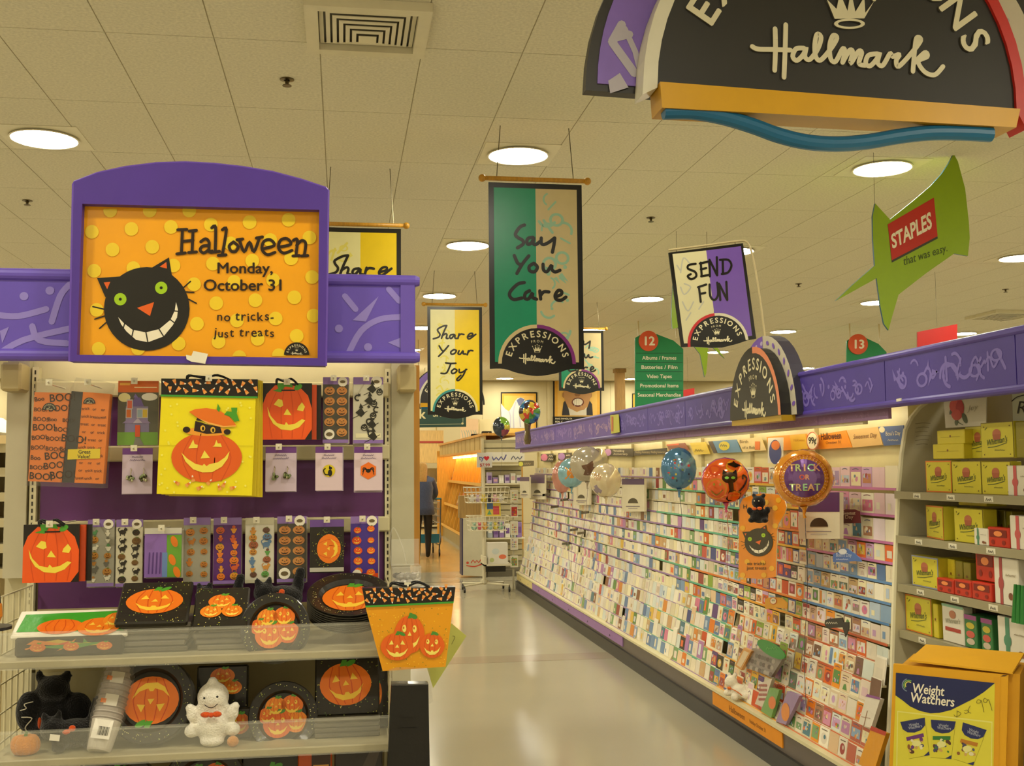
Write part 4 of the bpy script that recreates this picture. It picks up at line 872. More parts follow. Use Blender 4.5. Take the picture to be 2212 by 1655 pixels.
# paper plates
def plate_mesh(r_, art, n=36, dark='221e17'):
    m = MB()
    prof = [(0, 0.0), (r_ * 0.66, 0.0), (r_ * 0.74, -0.010), (r_ * 0.97, -0.014), (r_, -0.013), (r_ * 0.98, -0.011), (r_ * 0.74, -0.007), (r_ * 0.66, 0.002), (0, 0.002)]
    m.lathe(prof, dark, n, 'y'); m.y0 = -0.0004
    rnd = random.Random(6); 
    for k in range(90): a_ = rnd.uniform(0, 6.28); q = rnd.uniform(0.78, 0.94); m.y0 = -0.0118 - 0.003 * (q - 0.74) / 0.2; m.ell(r_ * q * cos(a_), r_ * q * sin(a_), 0.0012, 0.0012, rnd.choice(['a8a050', '7a8a34', 'd8d090']), 1, 6)
    m.y0 = -0.0004; art(m, r_); return m
def art_oval(m, r_): oval_pumpkin(m, 0, 0, r_ * 0.64, r_ * 0.58)
def art_oval_flip(m, r_): oval_pumpkin(m, 0, 0, r_ * 0.64, r_ * 0.55, 180)
def art_five(m, r_): five_pumpkins(m, 0, 0, r_ * 0.62)
def plates(label, p, r_, tilt, art, n, sq=1.0, rot=0):
    r = thing('plate_pack', label, 'paper plates', p, 0, 'paper plate packs on the endcap')
    M = Matrix.Rotation(radians(-tilt), 4, 'X')
    for k in range(n):
        m = plate_mesh(r_, art) if k == 0 else MB().lathe([(r_ * 0.6, 0.004), (r_ * 0.74, -0.007), (r_ * 0.97, -0.012), (r_, -0.011), (r_ * 0.74, -0.004)], '4a463a', 30, 'y')
        o = m.build('plate', 'wrapped', r, smooth=False); o.matrix_local = Matrix.Translation((0, 0, 0)) @ M @ Matrix.Translation((0, 0.006 * k, 0)) @ Matrix.Scale(sq, 4, (0, 0, 1))
    return r
# lying stack of dinner plates: pushed toward the shelf edge
c = at(755, 1400, 2.86); plates('stack of black dinner plates with oval pumpkin lying on top shelf', (c.x, 2.86, ZS[0] + 0.105), 0.108, 66, art_oval, 9)
c = at(595, 1355, 2.77); plates('round plate pack with five pumpkins leaning at the top shelf lip', (c.x, 2.76, c.z), 0.083, 18, art_five, 8)
c = at(328, 1515, 2.80); plates('large black plate pack with upside-down oval pumpkin on the second shelf', (c.x, 2.79, c.z + 0.004), 0.102, 16, art_oval_flip, 8)
c = at(612, 1548, 2.80); plates('round plate pack with five pumpkins on the second shelf', (c.x, 2.80, c.z), 0.084, 14, art_five, 8)
c = at(240, 1700, 2.78); plates('dark plate pack showing its rim on the lowest shelf, left', (c.x, 2.80, ZS[2] + 0.105), 0.105, 14, art_oval, 6)
c = at(440, 1700, 2.78); plates('dark plate pack showing its rim on the lowest shelf, middle', (c.x, 2.80, ZS[2] + 0.105), 0.105, 14, art_five, 6)
# second shelf napkins
c = at(478, 1560, 2.84); napkin('napkin_pack', 'black napkin pack with orange pumpkins standing behind the ghost', (c.x, 2.84, ZS[1] + 0.001), 0.125, 0.17, 8, lambda m, a_, b_: (speckle(m, a_ * 0.95, b_ * 0.95, random.Random(2), 40), three_pumpkins(m, 0.0, b_ * 0.72, a_ * 0.32)), GN, 0.02)
c = at(505, 1570, 2.79); napkin('napkin_pack', 'small black napkin pack at the right elbow of the ghost', (c.x, 2.80, ZS[1] + 0.001), 0.085, 0.075, 8, lambda m, a_, b_: oval_pumpkin(m, 0.012, b_ * 0.5, a_ * 0.3, b_ * 0.34), GN, 0.02)
def nap_big(m, w_, h_): speckle(m, w_ * 0.96, h_ * 0.98, random.Random(13), 90); oval_pumpkin(m, -0.004, h_ * 0.52, w_ * 0.40, h_ * 0.36, 8)
c = at(750, 1567, 2.80); napkin('napkin_pack', 'wide black napkin pack with oval pumpkin at right on second shelf', (c.x, 2.79, ZS[1] + 0.05), 0.16, 0.145, 20, nap_big, GN, 0.02)
for k in range(4):
    m = MB(); m.bbox(-0.08, 0, 0, 0.08, 0.16, 0.0115, '5e594a', 0.003); tag(m.build('napkin_pack', 'wrapped', None, (c.x, 2.77, ZS[1] + 0.001 + k * 0.0122)), 'flat napkin pack, %s from the bottom under the wide pumpkin pack' % NUM[k], 'napkins', GN)
c = at(828, 1567, 2.82); napkin('napkin_pack', 'narrow black napkin pack squeezed against the right end of second shelf', (c.x, 2.85, ZS[1] + 0.001), 0.05, 0.19, 10, lambda m, a_, b_: (speckle(m, a_ * 0.9, b_ * 0.9, random.Random(21), 40), oval_pumpkin(m, -0.012, b_ * 0.45, 0.01, b_ * 0.16)), GN, 0.02)
# lowest shelf tops
c = at(585, 1655, 2.80); napkin('napkin_pack', 'black napkin pack leaning on the lowest shelf with a pumpkin edge', (c.x, 2.80, ZS[2] + 0.001), 0.14, 0.175, 12, lambda m, a_, b_: oval_pumpkin(m, 0, b_ * 0.5, a_ * 0.4, b_ * 0.36), GN, 0.02, radians(4))
def inv(m, w_, h_): m.rect(-w_ * 0.1, h_ * 0.62, w_ * 0.45, h_ * 0.9, '3c2418', 1); m.rect(-w_ * 0.05, h_ * 0.68, w_ * 0.4, h_ * 0.74, 'd8a04c', 2); draw_pumpkin(m, 0.01, h_ * 0.4, 0.025, 0.02, 'f09030', 'f8e070', 2, 0)
c = at(680, 1655, 2.80)
m = MB(); m.bbox(-0.042, 0, 0, 0.042, 0.025, 0.20, 'd0581c', 0.003); inv(m, 0.084, 0.2); tag(m.build('invitation_pack', 'wrapped', None, (c.x, 2.80, ZS[2] + 0.001), 0, radians(-8)), 'orange boxed invitation pack on the lowest shelf', 'invitations')
m = MB(); m.bbox(-0.06, 0, 0, 0.06, 0.03, 0.195, '2c2622', 0.003); m.poly([(-0.05, 0.02), (0.03, 0.18), (0.055, 0.18), (0.0, 0.02)], '4c423a', 1); c = at(775, 1655, 2.80)
tag(m.build('costume_pack', 'wrapped', None, (c.x, 2.80, ZS[2] + 0.001), 0, radians(-8)), 'dark film costume pack at the right of the lowest shelf', 'costume pack')

# cups: a leaning sleeve of stacked paper cups
r = thing('cup_sleeve', 'leaning sleeve of stacked grey paper cups wrapped in film', 'paper cups', (at(210, 1610, 2.72).x, 2.735, ZS[1] + 0.003))
M = Matrix.Rotation(radians(-7), 4, 'Y').to_4x4(); M = Matrix.Rotation(radians(10), 4, 'Y') @ Matrix.Rotation(radians(-26), 4, 'X')
for k in range(12):
    m = MB(); m.M = M @ Matrix.Translation((0, 0, 0.0135 * k)); top = 0.075
    cs = ['d6cdbc', 'a89d90', '9a9084', 'b8ae9c', 'b0a696']
    m.lathe([(0, 0), (0.026, 0), (0.0275, 0.004), (0.034, 0.070), (0.0365, 0.073), (0.0345, 0.076), (0.033, 0.07)], 'c0b6a4', 22, cols=['ddd6c8', 'c8bfb0', 'a09588' if k else 'd0c8b8', '8c8278', 'b8aea0', '6a6258'])
    if k == 0:
        m.y0 = -0.034; m.rect(-0.021, 0.022, 0.021, 0.066, 'efe9da', 1)
        for q in range(11): m.rect(-0.008 + q * 0.0022, 0.030, -0.007 + q * 0.0022 + 0.0006 * (q % 3), 0.05, '2c2820', 2)
    if k in (4, 8): m.y0 = -0.036; m.rect(-0.012, 0.045, 0.018, 0.072, 'cfc8b4', 1); m.rect(-0.02, 0.05, -0.008, 0.06, 'd8742a', 1.2)
    m.build('paper_cup', 'wrapped', r)
m = MB(); m.M = M; m.lathe([(0.028, -0.002), (0.041, 0.08), (0.041, 0.235), (0.02, 0.245)], 'e8e0d0', 20); m.build('film_sleeve', 'clear_film', r)

# plush toys: one skin over a chain of balls joined by remesh
def plush(name, label, cat, p, parts, mat, extras=(), rz=0, group=None, vox=0.006, scale=1.0, bodyname='body'):
    r = thing(name, label, cat, p, rz, group)
    m = MB()
    for o_, r_, c in parts: m.ball(tuple(v * scale for v in o_), tuple(v * scale for v in r_) if isinstance(r_, tuple) else r_ * scale, c, 14, 9)
    ob = m.build(bodyname, mat, r, smooth=True)
    rm = ob.modifiers.new('skin', 'REMESH'); rm.mode = 'VOXEL'; rm.voxel_size = vox; sm_ = ob.modifiers.new('soft', 'SMOOTH'); sm_.iterations = 4; sm_.factor = 0.5
    dg = bpy.context.evaluated_depsgraph_get(); me = bpy.data.meshes.new_from_object(ob.evaluated_get(dg)); ob.modifiers.clear()
    c0 = H(parts[0][2]); a_ = me.color_attributes.get('Col')
    if a_: me.color_attributes.remove(a_)
    a_ = me.color_attributes.new('Col', 'FLOAT_COLOR', 'CORNER'); a_.data.foreach_set('color', list(c0) * len(me.loops))
    me.materials.clear(); me.materials.append(MATS[mat]); me.polygons.foreach_set('use_smooth', [True] * len(me.polygons)); old = ob.data; ob.data = me; bpy.data.meshes.remove(old)
    for nm, fn, mt in extras:
        q = MB(); fn(q); q.build(nm, mt, r, smooth=True)
    return r
def ghost_extras():
    def eyes(q): q.ball((-0.016, -0.042, 0.118), 0.0028, '14110e', 8, 6); q.ball((0.014, -0.042, 0.120), 0.0028, '14110e', 8, 6)
    def mouth(q): q.tube(smooth([(-0.015, -0.0435, 0.103), (-0.005, -0.046, 0.097), (0.006, -0.046, 0.097), (0.015, -0.0435, 0.104)], 4), 0.0010, '3a3028', 5)
    def bow(q): q.ball((0, -0.041, 0.078), (0.007, 0.006, 0.006), 'd8501c', 8, 6); q.ball((-0.013, -0.040, 0.079), (0.012, 0.005, 0.007), 'e05a20', 8, 6); q.ball((0.013, -0.040, 0.079), (0.012, 0.005, 0.007), 'e05a20', 8, 6)
    def bag(q): q.ball((0.05, -0.03, 0.012), (0.014, 0.013, 0.013), 'd8924a', 10, 8)
    return [('eyes', eyes, 'plastic'), ('mouth', mouth, 'fabric'), ('bow', bow, 'fabric'), ('pumpkin_pail', bag, 'fabric')]
c = at(455, 1612, 2.72)
plush('ghost_plush', 'white plush ghost with raised arms and orange bow on second shelf', 'plush toy', (c.x, 2.762, ZS[1] + 0.001),
      [((0, 0, 0.045), (0.04, 0.035, 0.045), 'f2ecdc'), ((0, 0, 0.112), (0.038, 0.036, 0.036), 0 or 'f2ecdc'), ((0, 0, 0.08), (0.03, 0.028, 0.03), 'f2ecdc'), ((-0.002, 0, 0.15), (0.012, 0.012, 0.01), 'f2ecdc'),
       ((-0.045, -0.008, 0.075), (0.017, 0.015, 0.02), 'f2ecdc'), ((0.045, -0.008, 0.075), (0.017, 0.015, 0.02), 'f2ecdc'), ((-0.053, -0.01, 0.09), (0.011, 0.011, 0.011), 'f2ecdc'), ((0.053, -0.01, 0.09), (0.011, 0.011, 0.011), 'f2ecdc'),
       ((-0.048, -0.01, 0.036), (0.018, 0.02, 0.016), 'f2ecdc'), ((0.048, -0.01, 0.036), (0.018, 0.02, 0.016), 'f2ecdc'), ((0, -0.012, 0.012), (0.03, 0.026, 0.014), 'f2ecdc')], 'fabric', ghost_extras(), vox=0.0045)
def cat_parts(c='0d0b0a'):
    return [((0, 0, 0.03), (0.05, 0.035, 0.03), c), ((-0.042, -0.01, 0.045), (0.026, 0.026, 0.024), c), ((-0.058, -0.01, 0.070), (0.008, 0.007, 0.012), c), ((-0.03, -0.01, 0.072), (0.008, 0.007, 0.012), c),
            ((0.04, 0.01, 0.06), (0.014, 0.014, 0.03), c), ((0.045, 0.012, 0.085), (0.013, 0.012, 0.016), c), ((-0.03, -0.03, 0.012), (0.016, 0.018, 0.012), c), ((0.03, -0.03, 0.012), (0.016, 0.018, 0.012), c)]
def cat_extras(oc='e0581c'):
    def bow(q): q.ball((-0.018, -0.034, 0.046), (0.010, 0.004, 0.006), oc, 8, 6); q.ball((-0.006, -0.034, 0.053), (0.008, 0.004, 0.008), oc, 8, 6)
    def eyes(q): q.ball((-0.052, -0.034, 0.05), 0.0025, 'c8c0a0', 6, 5); q.ball((-0.036, -0.036, 0.05), 0.0025, 'c8c0a0', 6, 5)
    return [('bow', bow, 'fabric'), ('eyes', eyes, 'plastic')]
GP = 'black plush toys on the endcap'
c = at(478, 1300, 2.93); plush('cat_plush', 'black plush cat with orange bow behind the three-pumpkin napkins', 'plush toy', (c.x, 2.95, ZS[0] + 0.066), cat_parts(), 'fabric', cat_extras(), group=GP, vox=0.006)
c = at(608, 1310, 2.93); plush('cat_plush', 'black plush cat with orange bow behind the leaning round plates', 'plush toy', (c.x, 2.95, ZS[0] + 0.066), cat_parts(), 'fabric', cat_extras(), rz=radians(12), group=GP, vox=0.006, scale=1.12)
for nm, x0, w_, labl in (('box_riser', 545, 0.26, 'low cream riser block under the black plush cats on top shelf'),):
    c = at(x0, 1320, 2.95); m = MB(); m.bbox(-w_ / 2, -0.05, 0, w_ / 2, 0.06, 0.064, 'cbbf98', 0.004); tag(m.build(nm, 'metal_paint', None, (c.x, 2.97, ZS[0] + 0.001)), labl, 'riser')
def bat_extras():
    def wing(q):
        for s_ in (-1,):
            q.tube(smooth([(-0.03, -0.05, 0.10), (-0.05, -0.052, 0.095), (-0.045, -0.052, 0.085), (-0.06, -0.05, 0.08)], 4), 0.0012, 'd8d0b8', 5); q.tube(smooth([(-0.055, -0.055, 0.065), (-0.03, -0.057, 0.062), (-0.045, -0.057, 0.04), (-0.03, -0.057, 0.02)], 4), 0.0014, 'd8d0b8', 5)
    def bow(q): q.ball((-0.012, -0.058, 0.05), (0.005, 0.004, 0.014), 'e0581c', 8, 6)
    return [('stitching', wing, 'fabric'), ('bow', bow, 'fabric')]
K = '0d0b0a'
c = at(115, 1590, 2.78)
plush('bat_plush', 'large black plush bat with pale stitching at left of second shelf', 'plush toy', (c.x - 0.035, 2.90, ZS[1] + 0.001), [((0, 0, 0.05), (0.05, 0.045, 0.05), K), ((0.005, -0.005, 0.12), (0.04, 0.036, 0.034), K), ((-0.03, 0, 0.152), (0.012, 0.008, 0.016), K), ((0.035, 0, 0.15), (0.014, 0.008, 0.016), K), ((-0.05, -0.015, 0.07), (0.03, 0.03, 0.05), K), ((0.06, 0.0, 0.06), (0.04, 0.03, 0.05), K), ((-0.02, -0.035, 0.015), (0.02, 0.02, 0.015), K), ((0.03, -0.035, 0.015), (0.02, 0.02, 0.015), K)], 'fabric', bat_extras(), group=GP)
plush('cat_plush', 'black plush cat with raised tail beside the cups on second shelf', 'plush toy', (c.x + 0.045, 2.79, ZS[1] + 0.001), cat_parts(), 'fabric', [cat_extras()[0]], rz=radians(15), group=GP, scale=1.15)
m = MB(); q = at(42, 1605, 2.73)
for k in range(10): a_ = 2 * pi * k / 10; m.ball((0.018 * cos(a_), 0.014 * sin(a_), 0.022), (0.016, 0.014, 0.022), 'd8861e', 10, 7)
r = thing('pumpkin_plush', 'small orange plush pumpkin at the left end of second shelf', 'plush toy', (q.x + 0.008, 2.75, ZS[1] + 0.001)); m.build('body', 'fabric', r, smooth=True)
m = MB(); m.tube([(0, 0, 0.042), (0.002, 0, 0.052)], [0.005, 0.003], '4f7a2c', 6); m.build('stem', 'fabric', r)
m = MB(); m.bbox(-0.11, 0, 0, 0.11, 0.01, 0.14, 'd8d0b0', 0.004); c = at(130, 1560, 3.0); tag(m.build('film_bag', 'clear_film', None, (c.x, 3.0, ZS[1] + 0.002), 0, radians(-6)), 'crumpled clear bag standing behind the black plush bat', 'film bag')
# small tags stuck on the lips
for x, y, lb in ((118, 1594, 'tiny white price tag on the second shelf lip, left'), (430, 1292, None)):
    if lb: p = at(x, y, 2.69); m = MB(); m.box(-0.011, 0, -0.007, 0.011, 0.0015, 0.007, 'e8e2d0'); tag(m.build('price_tag', 'paper', None, p, 0, 0, radians(8)), lb, 'price tag')

# ------------------------------------------------------------------ goods hung at the endcap's right corner
KB = crop(3.895, 480, 1230)
m, o = pxmb(888, 1450, 2.655)
r = thing('gift_bag', 'tapered orange gift bag with three jack-o-lanterns hanging at the corner', 'gift bag', o, 0, 'gift bags on the endcap')
m.prism([KB(*p) for p in [(1350, 857), (1880, 820), (1945, 280), (1205, 315)]], 0, 0.03, 'e29a14', 'c8861a'); m.y0 = -0.001
rnd = random.Random(12)
for k in range(150):
    x = rnd.uniform(1230, 1930); y = rnd.uniform(320, 830)
    if x < 1205 + (y - 315) * 0.29 + 12 or x > 1945 - (y - 280) * 0.118 - 12: continue
    m.ell(*KB(x, y), rnd.choice([1.0, 1.4, 0.8]), rnd.choice([1.0, 1.3]), rnd.choice(['f2c838', 'f2c838', '6a7a24']), 1, 7)
def pk(cx_, cy_, rx, ry, face, l):
    q = KB(cx_, cy_); draw_pumpkin(m, q[0], q[1], rx / 3.895, ry / 3.895, 'e2641a', 'f4e068', l, face, '4a8a34')
pk(1575, 548, 128, 160, 1, 2); pk(1470, 650, 138, 115, 0, 4); pk(1765, 640, 105, 105, 1, 4)
m.build('bag_front', 'print_gloss', r)
m, _ = pxmb(888, 1450, 2.655)
m.prism([KB(*p) for p in [(1205, 312), (1178, 160), (1962, 148), (1947, 275)]], -0.002, 0.03, '1b130d'); m.y0 = -0.003
m.poly([KB(*p) for p in [(1203, 305), (1948, 268), (1945, 284), (1206, 320)]], '3f9a34', 1)
for k in range(11):
    for j in range(3): candycorn(m, *KB(1222 + k * 67 + 26 * (j % 2) + rnd.uniform(-10, 10), 182 + j * 42 - k * 3 + rnd.uniform(-8, 8)), 6.6, rnd.uniform(0, 360), 1)
m.build('candy_corn_band', 'print_gloss', r)
q = m.T2(KB(1560, 152)); handles(r, 0.22, q[1], y=0.01); peg(r, q[0], q[1], 0.12, 0.0)
m, o = pxmb(880, 1700, 2.60)
r = thing('costume_pack', 'tall black film-wrapped pack hanging below the tapered bag', 'costume pack', o)
m.prism([KB(*p) for p in [(1385, 1830), (1425, 965), (1735, 965), (1750, 1830)]], 0.002, 0.035, '100e0c', '0c0a08'); m.y0 = 0.0
m.scrib(*KB(1560, 1262), 30, 5, '0c0a08', 1.5); m.stroke([KB(1480, 1340), KB(1640, 1335)], 1.2, '0c0a08', 1.5, sm=False)
m.build('contents', 'wrapped', r)
m, _ = pxmb(880, 1700, 2.60); m.prism([KB(*p) for p in [(1405, 975), (1410, 870), (1480, 850), (1745, 855), (1775, 1110), (1738, 1130), (1736, 970)]], -0.004, 0.04, 'b8b4ac'); m.build('film_sleeve', 'clear_film', r)
m, o = pxmb(975, 1480, 2.76)
m.prism([KB(*p) for p in [(1930, 455), (2055, 560), (1775, 1000), (1700, 760)]], 0, 0.001, 'b9bc5c'); m.stroke([KB(1940, 560), KB(1958, 572), (KB(1930, 630))], 0.8, '4a4a20', 1); tag(m.build('paper_tag', 'paper', None, o), 'yellow-green paper tag sticking out behind the tapered bag', 'paper tag')
# clear bin with small novelties
KC = crop(3.3107, 440, 780)
m, o = pxmb(875, 1270, 2.86)
r = thing('clear_bin', 'clear acrylic bin on the endcap corner above the tapered bag', 'bin', o)
a_ = onY(848, 1270, 2.86); b_ = onY(910, 1225, 2.86); W_ = b_.x - a_.x
m = MB()
x0, x1 = a_.x - o.x, b_.x - o.x; z1 = b_.z - o.z
m.box(x0, 0, 0, x1, 0.002, z1, 'e8e6dc'); m.box(x0, 0.08, 0, x1, 0.082, z1 * 2.3, 'e8e6dc'); m.box(x0, 0, 0, x0 + 0.002, 0.08, z1, 'e8e6dc'); m.box(x1 - 0.002, 0, 0, x1, 0.08, z1, 'e8e6dc'); m.box(x0, 0, 0, x1, 0.08, 0.002, 'e8e6dc'); m.build('tray', 'clear', r)
m = MB(); m.tube([(x0, 0, z1), (x1, 0, z1), (x1, 0.08, z1), (x0, 0.08, z1)], 0.0022, 'f0eee0', 6, closed=True); m.build('rim', 'clear', r)
m = MB(); m.tube(smooth([(x0, 0.08, z1), (x0 - 0.004, 0.08, 0.11), (x0 + 0.006, 0.08, 0.15), (x0 + 0.03, 0.08, 0.10), (x0 + 0.04, 0.08, z1)], 5), 0.002, 'f0eee0', 6); m.build('back_arch', 'clear', r)
for k in range(14):
    m = MB(); c = random.choice(['c8c4bc', '6a6660', '9a968e', '3c3834', 'e0dcd4'])
    m.ball((0, 0, 0), (0.011, 0.009, 0.008), c, 8, 6); m.tube([(0, 0, 0), (0.012, 0.004, 0.008)], 0.002, c, 5)
    tag(m.build('novelty_ring', 'foil', None, (o.x + x0 + 0.013 + (k % 7) * (W_ - 0.026) / 6, o.y + 0.02 + (k // 7) * 0.04, o.z + 0.014 + (k % 2) * 0.012)), 'tiny silvery novelty in the clear corner bin', 'novelty', 'novelties in the clear bin')

# ------------------------------------------------------------------ left fringe: wire basket and a far gondola
p = at(10, 1310, 2.55); r = thing('pumpkin_pail', 'orange treat pail cut by the left edge of the photo', 'pail', (p.x - 0.02, 2.5, p.z - 0.035))
m = MB(); m.lathe([(0, 0), (0.022, 0), (0.03, 0.02), (0.028, 0.045), (0.024, 0.05)], 'd8862c', 16); m.build('bucket', 'plastic', r); m = MB(); m.tube(smooth([(-0.025, 0, 0.045), (-0.02, 0, 0.075), (0, 0, 0.085), (0.02, 0, 0.075), (0.025, 0, 0.045)], 4), 0.002, '2a241c', 6); m.build('handle', 'plastic', r)
m = MB(); q = p.z - 0.036; m.tube([(0, 0, 0), (0, 0, q)], 0.012, '4a4a55', 8); m.lathe([(0, 0), (0.1, 0), (0.1, 0.02), (0.012, 0.03)], '4a4a55', 16); m.lathe([(0.012, q - 0.01), (0.05, q - 0.006), (0.05, q), (0, q)], '4a4a55', 14); tag(m.build('display_stand', 'steel', None, (p.x - 0.02, 2.5, 0)), 'slim dark display stand under the orange pail, left edge', 'stand')
p = at(2, 1640, 2.3); m = MB(); m.lathe([(0, 0), (0.035, 0), (0.037, 0.12), (0.03, 0.15), (0.015, 0.17)], 'e07a1c', 14, cols=['e07a1c', 'e07a1c', 'e07a1c', 'd8d4c8']); tag(m.build('candy_bag', 'wrapped', None, (p.x - 0.03, 2.30, 0.601)), 'film-topped orange candy bag at the bottom left corner', 'candy bag')
m = MB(); m.box(-0.2, -0.1, 0.56, 0.05, 0.12, 0.6, 'b8ac84'); m.box(-0.2, -0.1, 0, -0.16, 0.12, 0.56, 'a89c74'); m.box(0.01, -0.1, 0, 0.05, 0.12, 0.56, 'a89c74'); tag(m.build('display_table', 'metal_paint', None, (p.x - 0.03, 2.30, 0)), 'low cream display table under the candy bag, bottom left', 'table')
gcnt = {}
for x, y, z, w_, h_, c, k in far_shelf('grocery_gondola', 'white grocery gondola of red and black packs at far left edge', 6.0, -110, 24, [960, 1012, 1066, 1122, 1178, 1232], ['a8241c', 'c8c0b0', '2a2420', '8a2a22', 'd8d0c0', 'b04a30', '3a4a6a']):
    m = MB(); h2 = min(h_, 0.088); m.bbox(-w_ * 0.9, 0, 0, w_ * 0.9, 0.12, h2, c, 0.004); m.rect(-w_ * 0.7, h2 * 0.35, w_ * 0.7, h2 * 0.7, random.choice(['e8dcc0', 'd8482c', '1c1814']), 1)
    gcnt[k] = gcnt.get(k, 0) + 1
    tag(m.build('grocery_pack', 'print_gloss', None, (x, y, z)), 'small grocery pack, %s from left on %s shelf down, far left gondola' % (NUM[gcnt[k] - 1], NUM[k]), 'grocery pack', 'packs on the far left gondola')
p = at(-20, 925, 5.9); m = MB(); m.prism([(-0.5, 0), (0.12, 0), (0.0, 0.09), (-0.4, 0.12)], -0.3, 0.2, 'f2ead2'); tag(m.build('gondola_canopy', 'plastic', None, (p.x, 5.9, p.z - 0.03)), 'white light canopy over the far left gondola', 'canopy')

# ================================================================== CARD WALL
Y0, Y1 = 4.74, 14.45
rack = thing('card_rack', 'long greeting card rack with stepped tiers and purple fascia along the aisle', 'card rack', (2.6, Y0, 0))
RO = Vector((2.6, Y0, 0))
def rbx(name, x0, y0, z0, x1, y1, z1, c, mat='metal_paint', parent=None):
    m = MB(); m.box(x0 - RO.x, y0 - RO.y, z0, x1 - RO.x, y1 - RO.y, z1, c); return m.build(name, mat, parent or rack)
rbx('toe_kick', 2.265, Y0, 0, 2.9, Y1, 0.10, '17140f')
plinth = rbx('plinth', 2.285, Y0, 0.10, 2.9, Y1, 0.205, '5c5148')
m = MB(); m.box(2.275 - RO.x, 0, 0.205, 2.9 - RO.x, Y1 - Y0, 0.222, 'd9cfa4'); m.build('deck_edge', 'metal_paint', rack)
NSEC = 10; SL = (Y1 - Y0) / NSEC
rbx('back_panel', 2.60, Y0, 0.2, 2.66, Y1, 2.0, 'ddd09a')
# label strips on the plinth
def strip(name, y0, y1, c, txt=None, n=0):
    s_ = rbx(name, 2.278, y0, 0.122, 2.285, y1, 0.2, c, 'paper', None)
    if txt:
        m = MB(); m.M = Matrix.Translation((2.2775 - RO.x, (y0 + y1) / 2 - RO.y, 0.145)) @ Matrix.Rotation(R90, 4, 'Z')
        m.text(txt[0], -0.12, 0.0, 0.035, '7a4a14', 1, wmax=0.26); m.text(txt[1], 0.2, 0.005, 0.022, '7a4a14', 1, wmax=0.24); m.build('strip_lettering', 'paper', s_)
    for k in range(n):
        m = MB(); m.M = Matrix.Translation((2.2775 - RO.x, y0 + (y1 - y0) * (k + 0.5) / n - RO.y, 0.145)) @ Matrix.Rotation(R90, 4, 'Z'); m.scrib(0, 0, 0.03, 0.025, '3a2a3a', 1); m.build('strip_lettering', 'paper', s_)
ya = lambda x, y: onX(x, y, 2.28).y
strip('label_strip', ya(1345, 1380), ya(1150, 1265), '9a74a8', n=5)
strip('label_strip', ya(1150, 1265) + 0.02, Y1 - 0.05, 'd8c684', n=2)
strip('label_strip', ya(1690, 1590), ya(1540, 1515), 'e08e14', ('Halloween', 'Holiday October 31'))

# tiers
def tiers(sec):
    """(x, z, height, lean, pitch) of each tier, bottom to top"""
    out = []; x, z = 2.325, 0.228; k = 0
    big = sec < 2
    while z < 1.585:
        if z < 0.68: dz, dx, ln = 0.092, 0.027, 0.17
        elif z < 1.02: dz, dx, ln = 0.092, 0.012, 0.05
        else: dz, dx, ln = (0.125, 0.009, 0.02) if big and z > 1.2 else (0.092, 0.0075, 0.015)
        out.append((x, z, dz, ln)); x += dx; z += dz; k += 1
    return out
PALE = ['efe8d2', 'e9dfc0', 'f3ecd8', 'e6dcc8', 'ece2b8', 'dfd6c4', 'e8e0d4', 'd8e0d8', 'e8d8c8', 'efe6c0', 'd9cfb0']
MIX = ['c8564a', 'd88a3a', '6a8ab0', '7aa06a', 'b07ab0', 'e0b84a', '8a5a3c', 'd87a9a', '4a7a8a', 'c8a070', '9a3a3a', '5c8a4a', 'e8c8a0']
HAL = ['e07a1c', 'e8921e', 'd8601c', '5a3a7a', '2c241c', 'e8b02c', '3a4a8a', '8aa83a', 'c84a1c']
PINK = ['d890b0', 'c8a0c8', 'e0c0c8', 'b880a8', 'e8d8e0', 'e8703a', 'c9b8a8', 'a890b8']
BLUE = ['7a9ac0', 'b8c8d8', '8aa8c8', 'd8dce0', '5a7aa8', 'e8dcc0', 'c8a878']
BROWN = ['c8a488', 'a87858', 'd8b890', 'b8604a', '7a5a4a', 'dcc8a8', '988478', '6a7a68', 'c0855c']
CNAME = {}
for nm, cs in (('cream', PALE), ): 
    for c in cs: CNAME[c] = nm
CNAME.update({'c8564a': 'red', 'd88a3a': 'orange', '6a8ab0': 'blue', '7aa06a': 'green', 'b07ab0': 'mauve', 'e0b84a': 'gold', '8a5a3c': 'brown', 'd87a9a': 'pink', '4a7a8a': 'teal', 'c8a070': 'tan', '9a3a3a': 'dark red', '5c8a4a': 'green', 'e8c8a0': 'peach',
  'e07a1c': 'orange', 'e8921e': 'orange', 'd8601c': 'red-orange', '5a3a7a': 'purple', '2c241c': 'black', 'e8b02c': 'yellow', '3a4a8a': 'blue', '8aa83a': 'lime', 'c84a1c': 'red-orange',
  'd890b0': 'pink', 'c8a0c8': 'lilac', 'e0c0c8': 'pale pink', 'b880a8': 'mauve', 'e8d8e0': 'pale pink', 'e8703a': 'coral', 'c9b8a8': 'taupe', 'a890b8': 'lilac',
  '7a9ac0': 'blue', 'b8c8d8': 'pale blue', '8aa8c8': 'blue', 'd8dce0': 'white', '5a7aa8': 'blue', 'e8dcc0': 'cream', 'c8a878': 'tan',
  'c8a488': 'tan', 'a87858': 'brown', 'd8b890': 'tan', 'b8604a': 'rust', '7a5a4a': 'brown', 'dcc8a8': 'cream', '988478': 'taupe', '6a7a68': 'grey-green', 'c0855c': 'tan'})
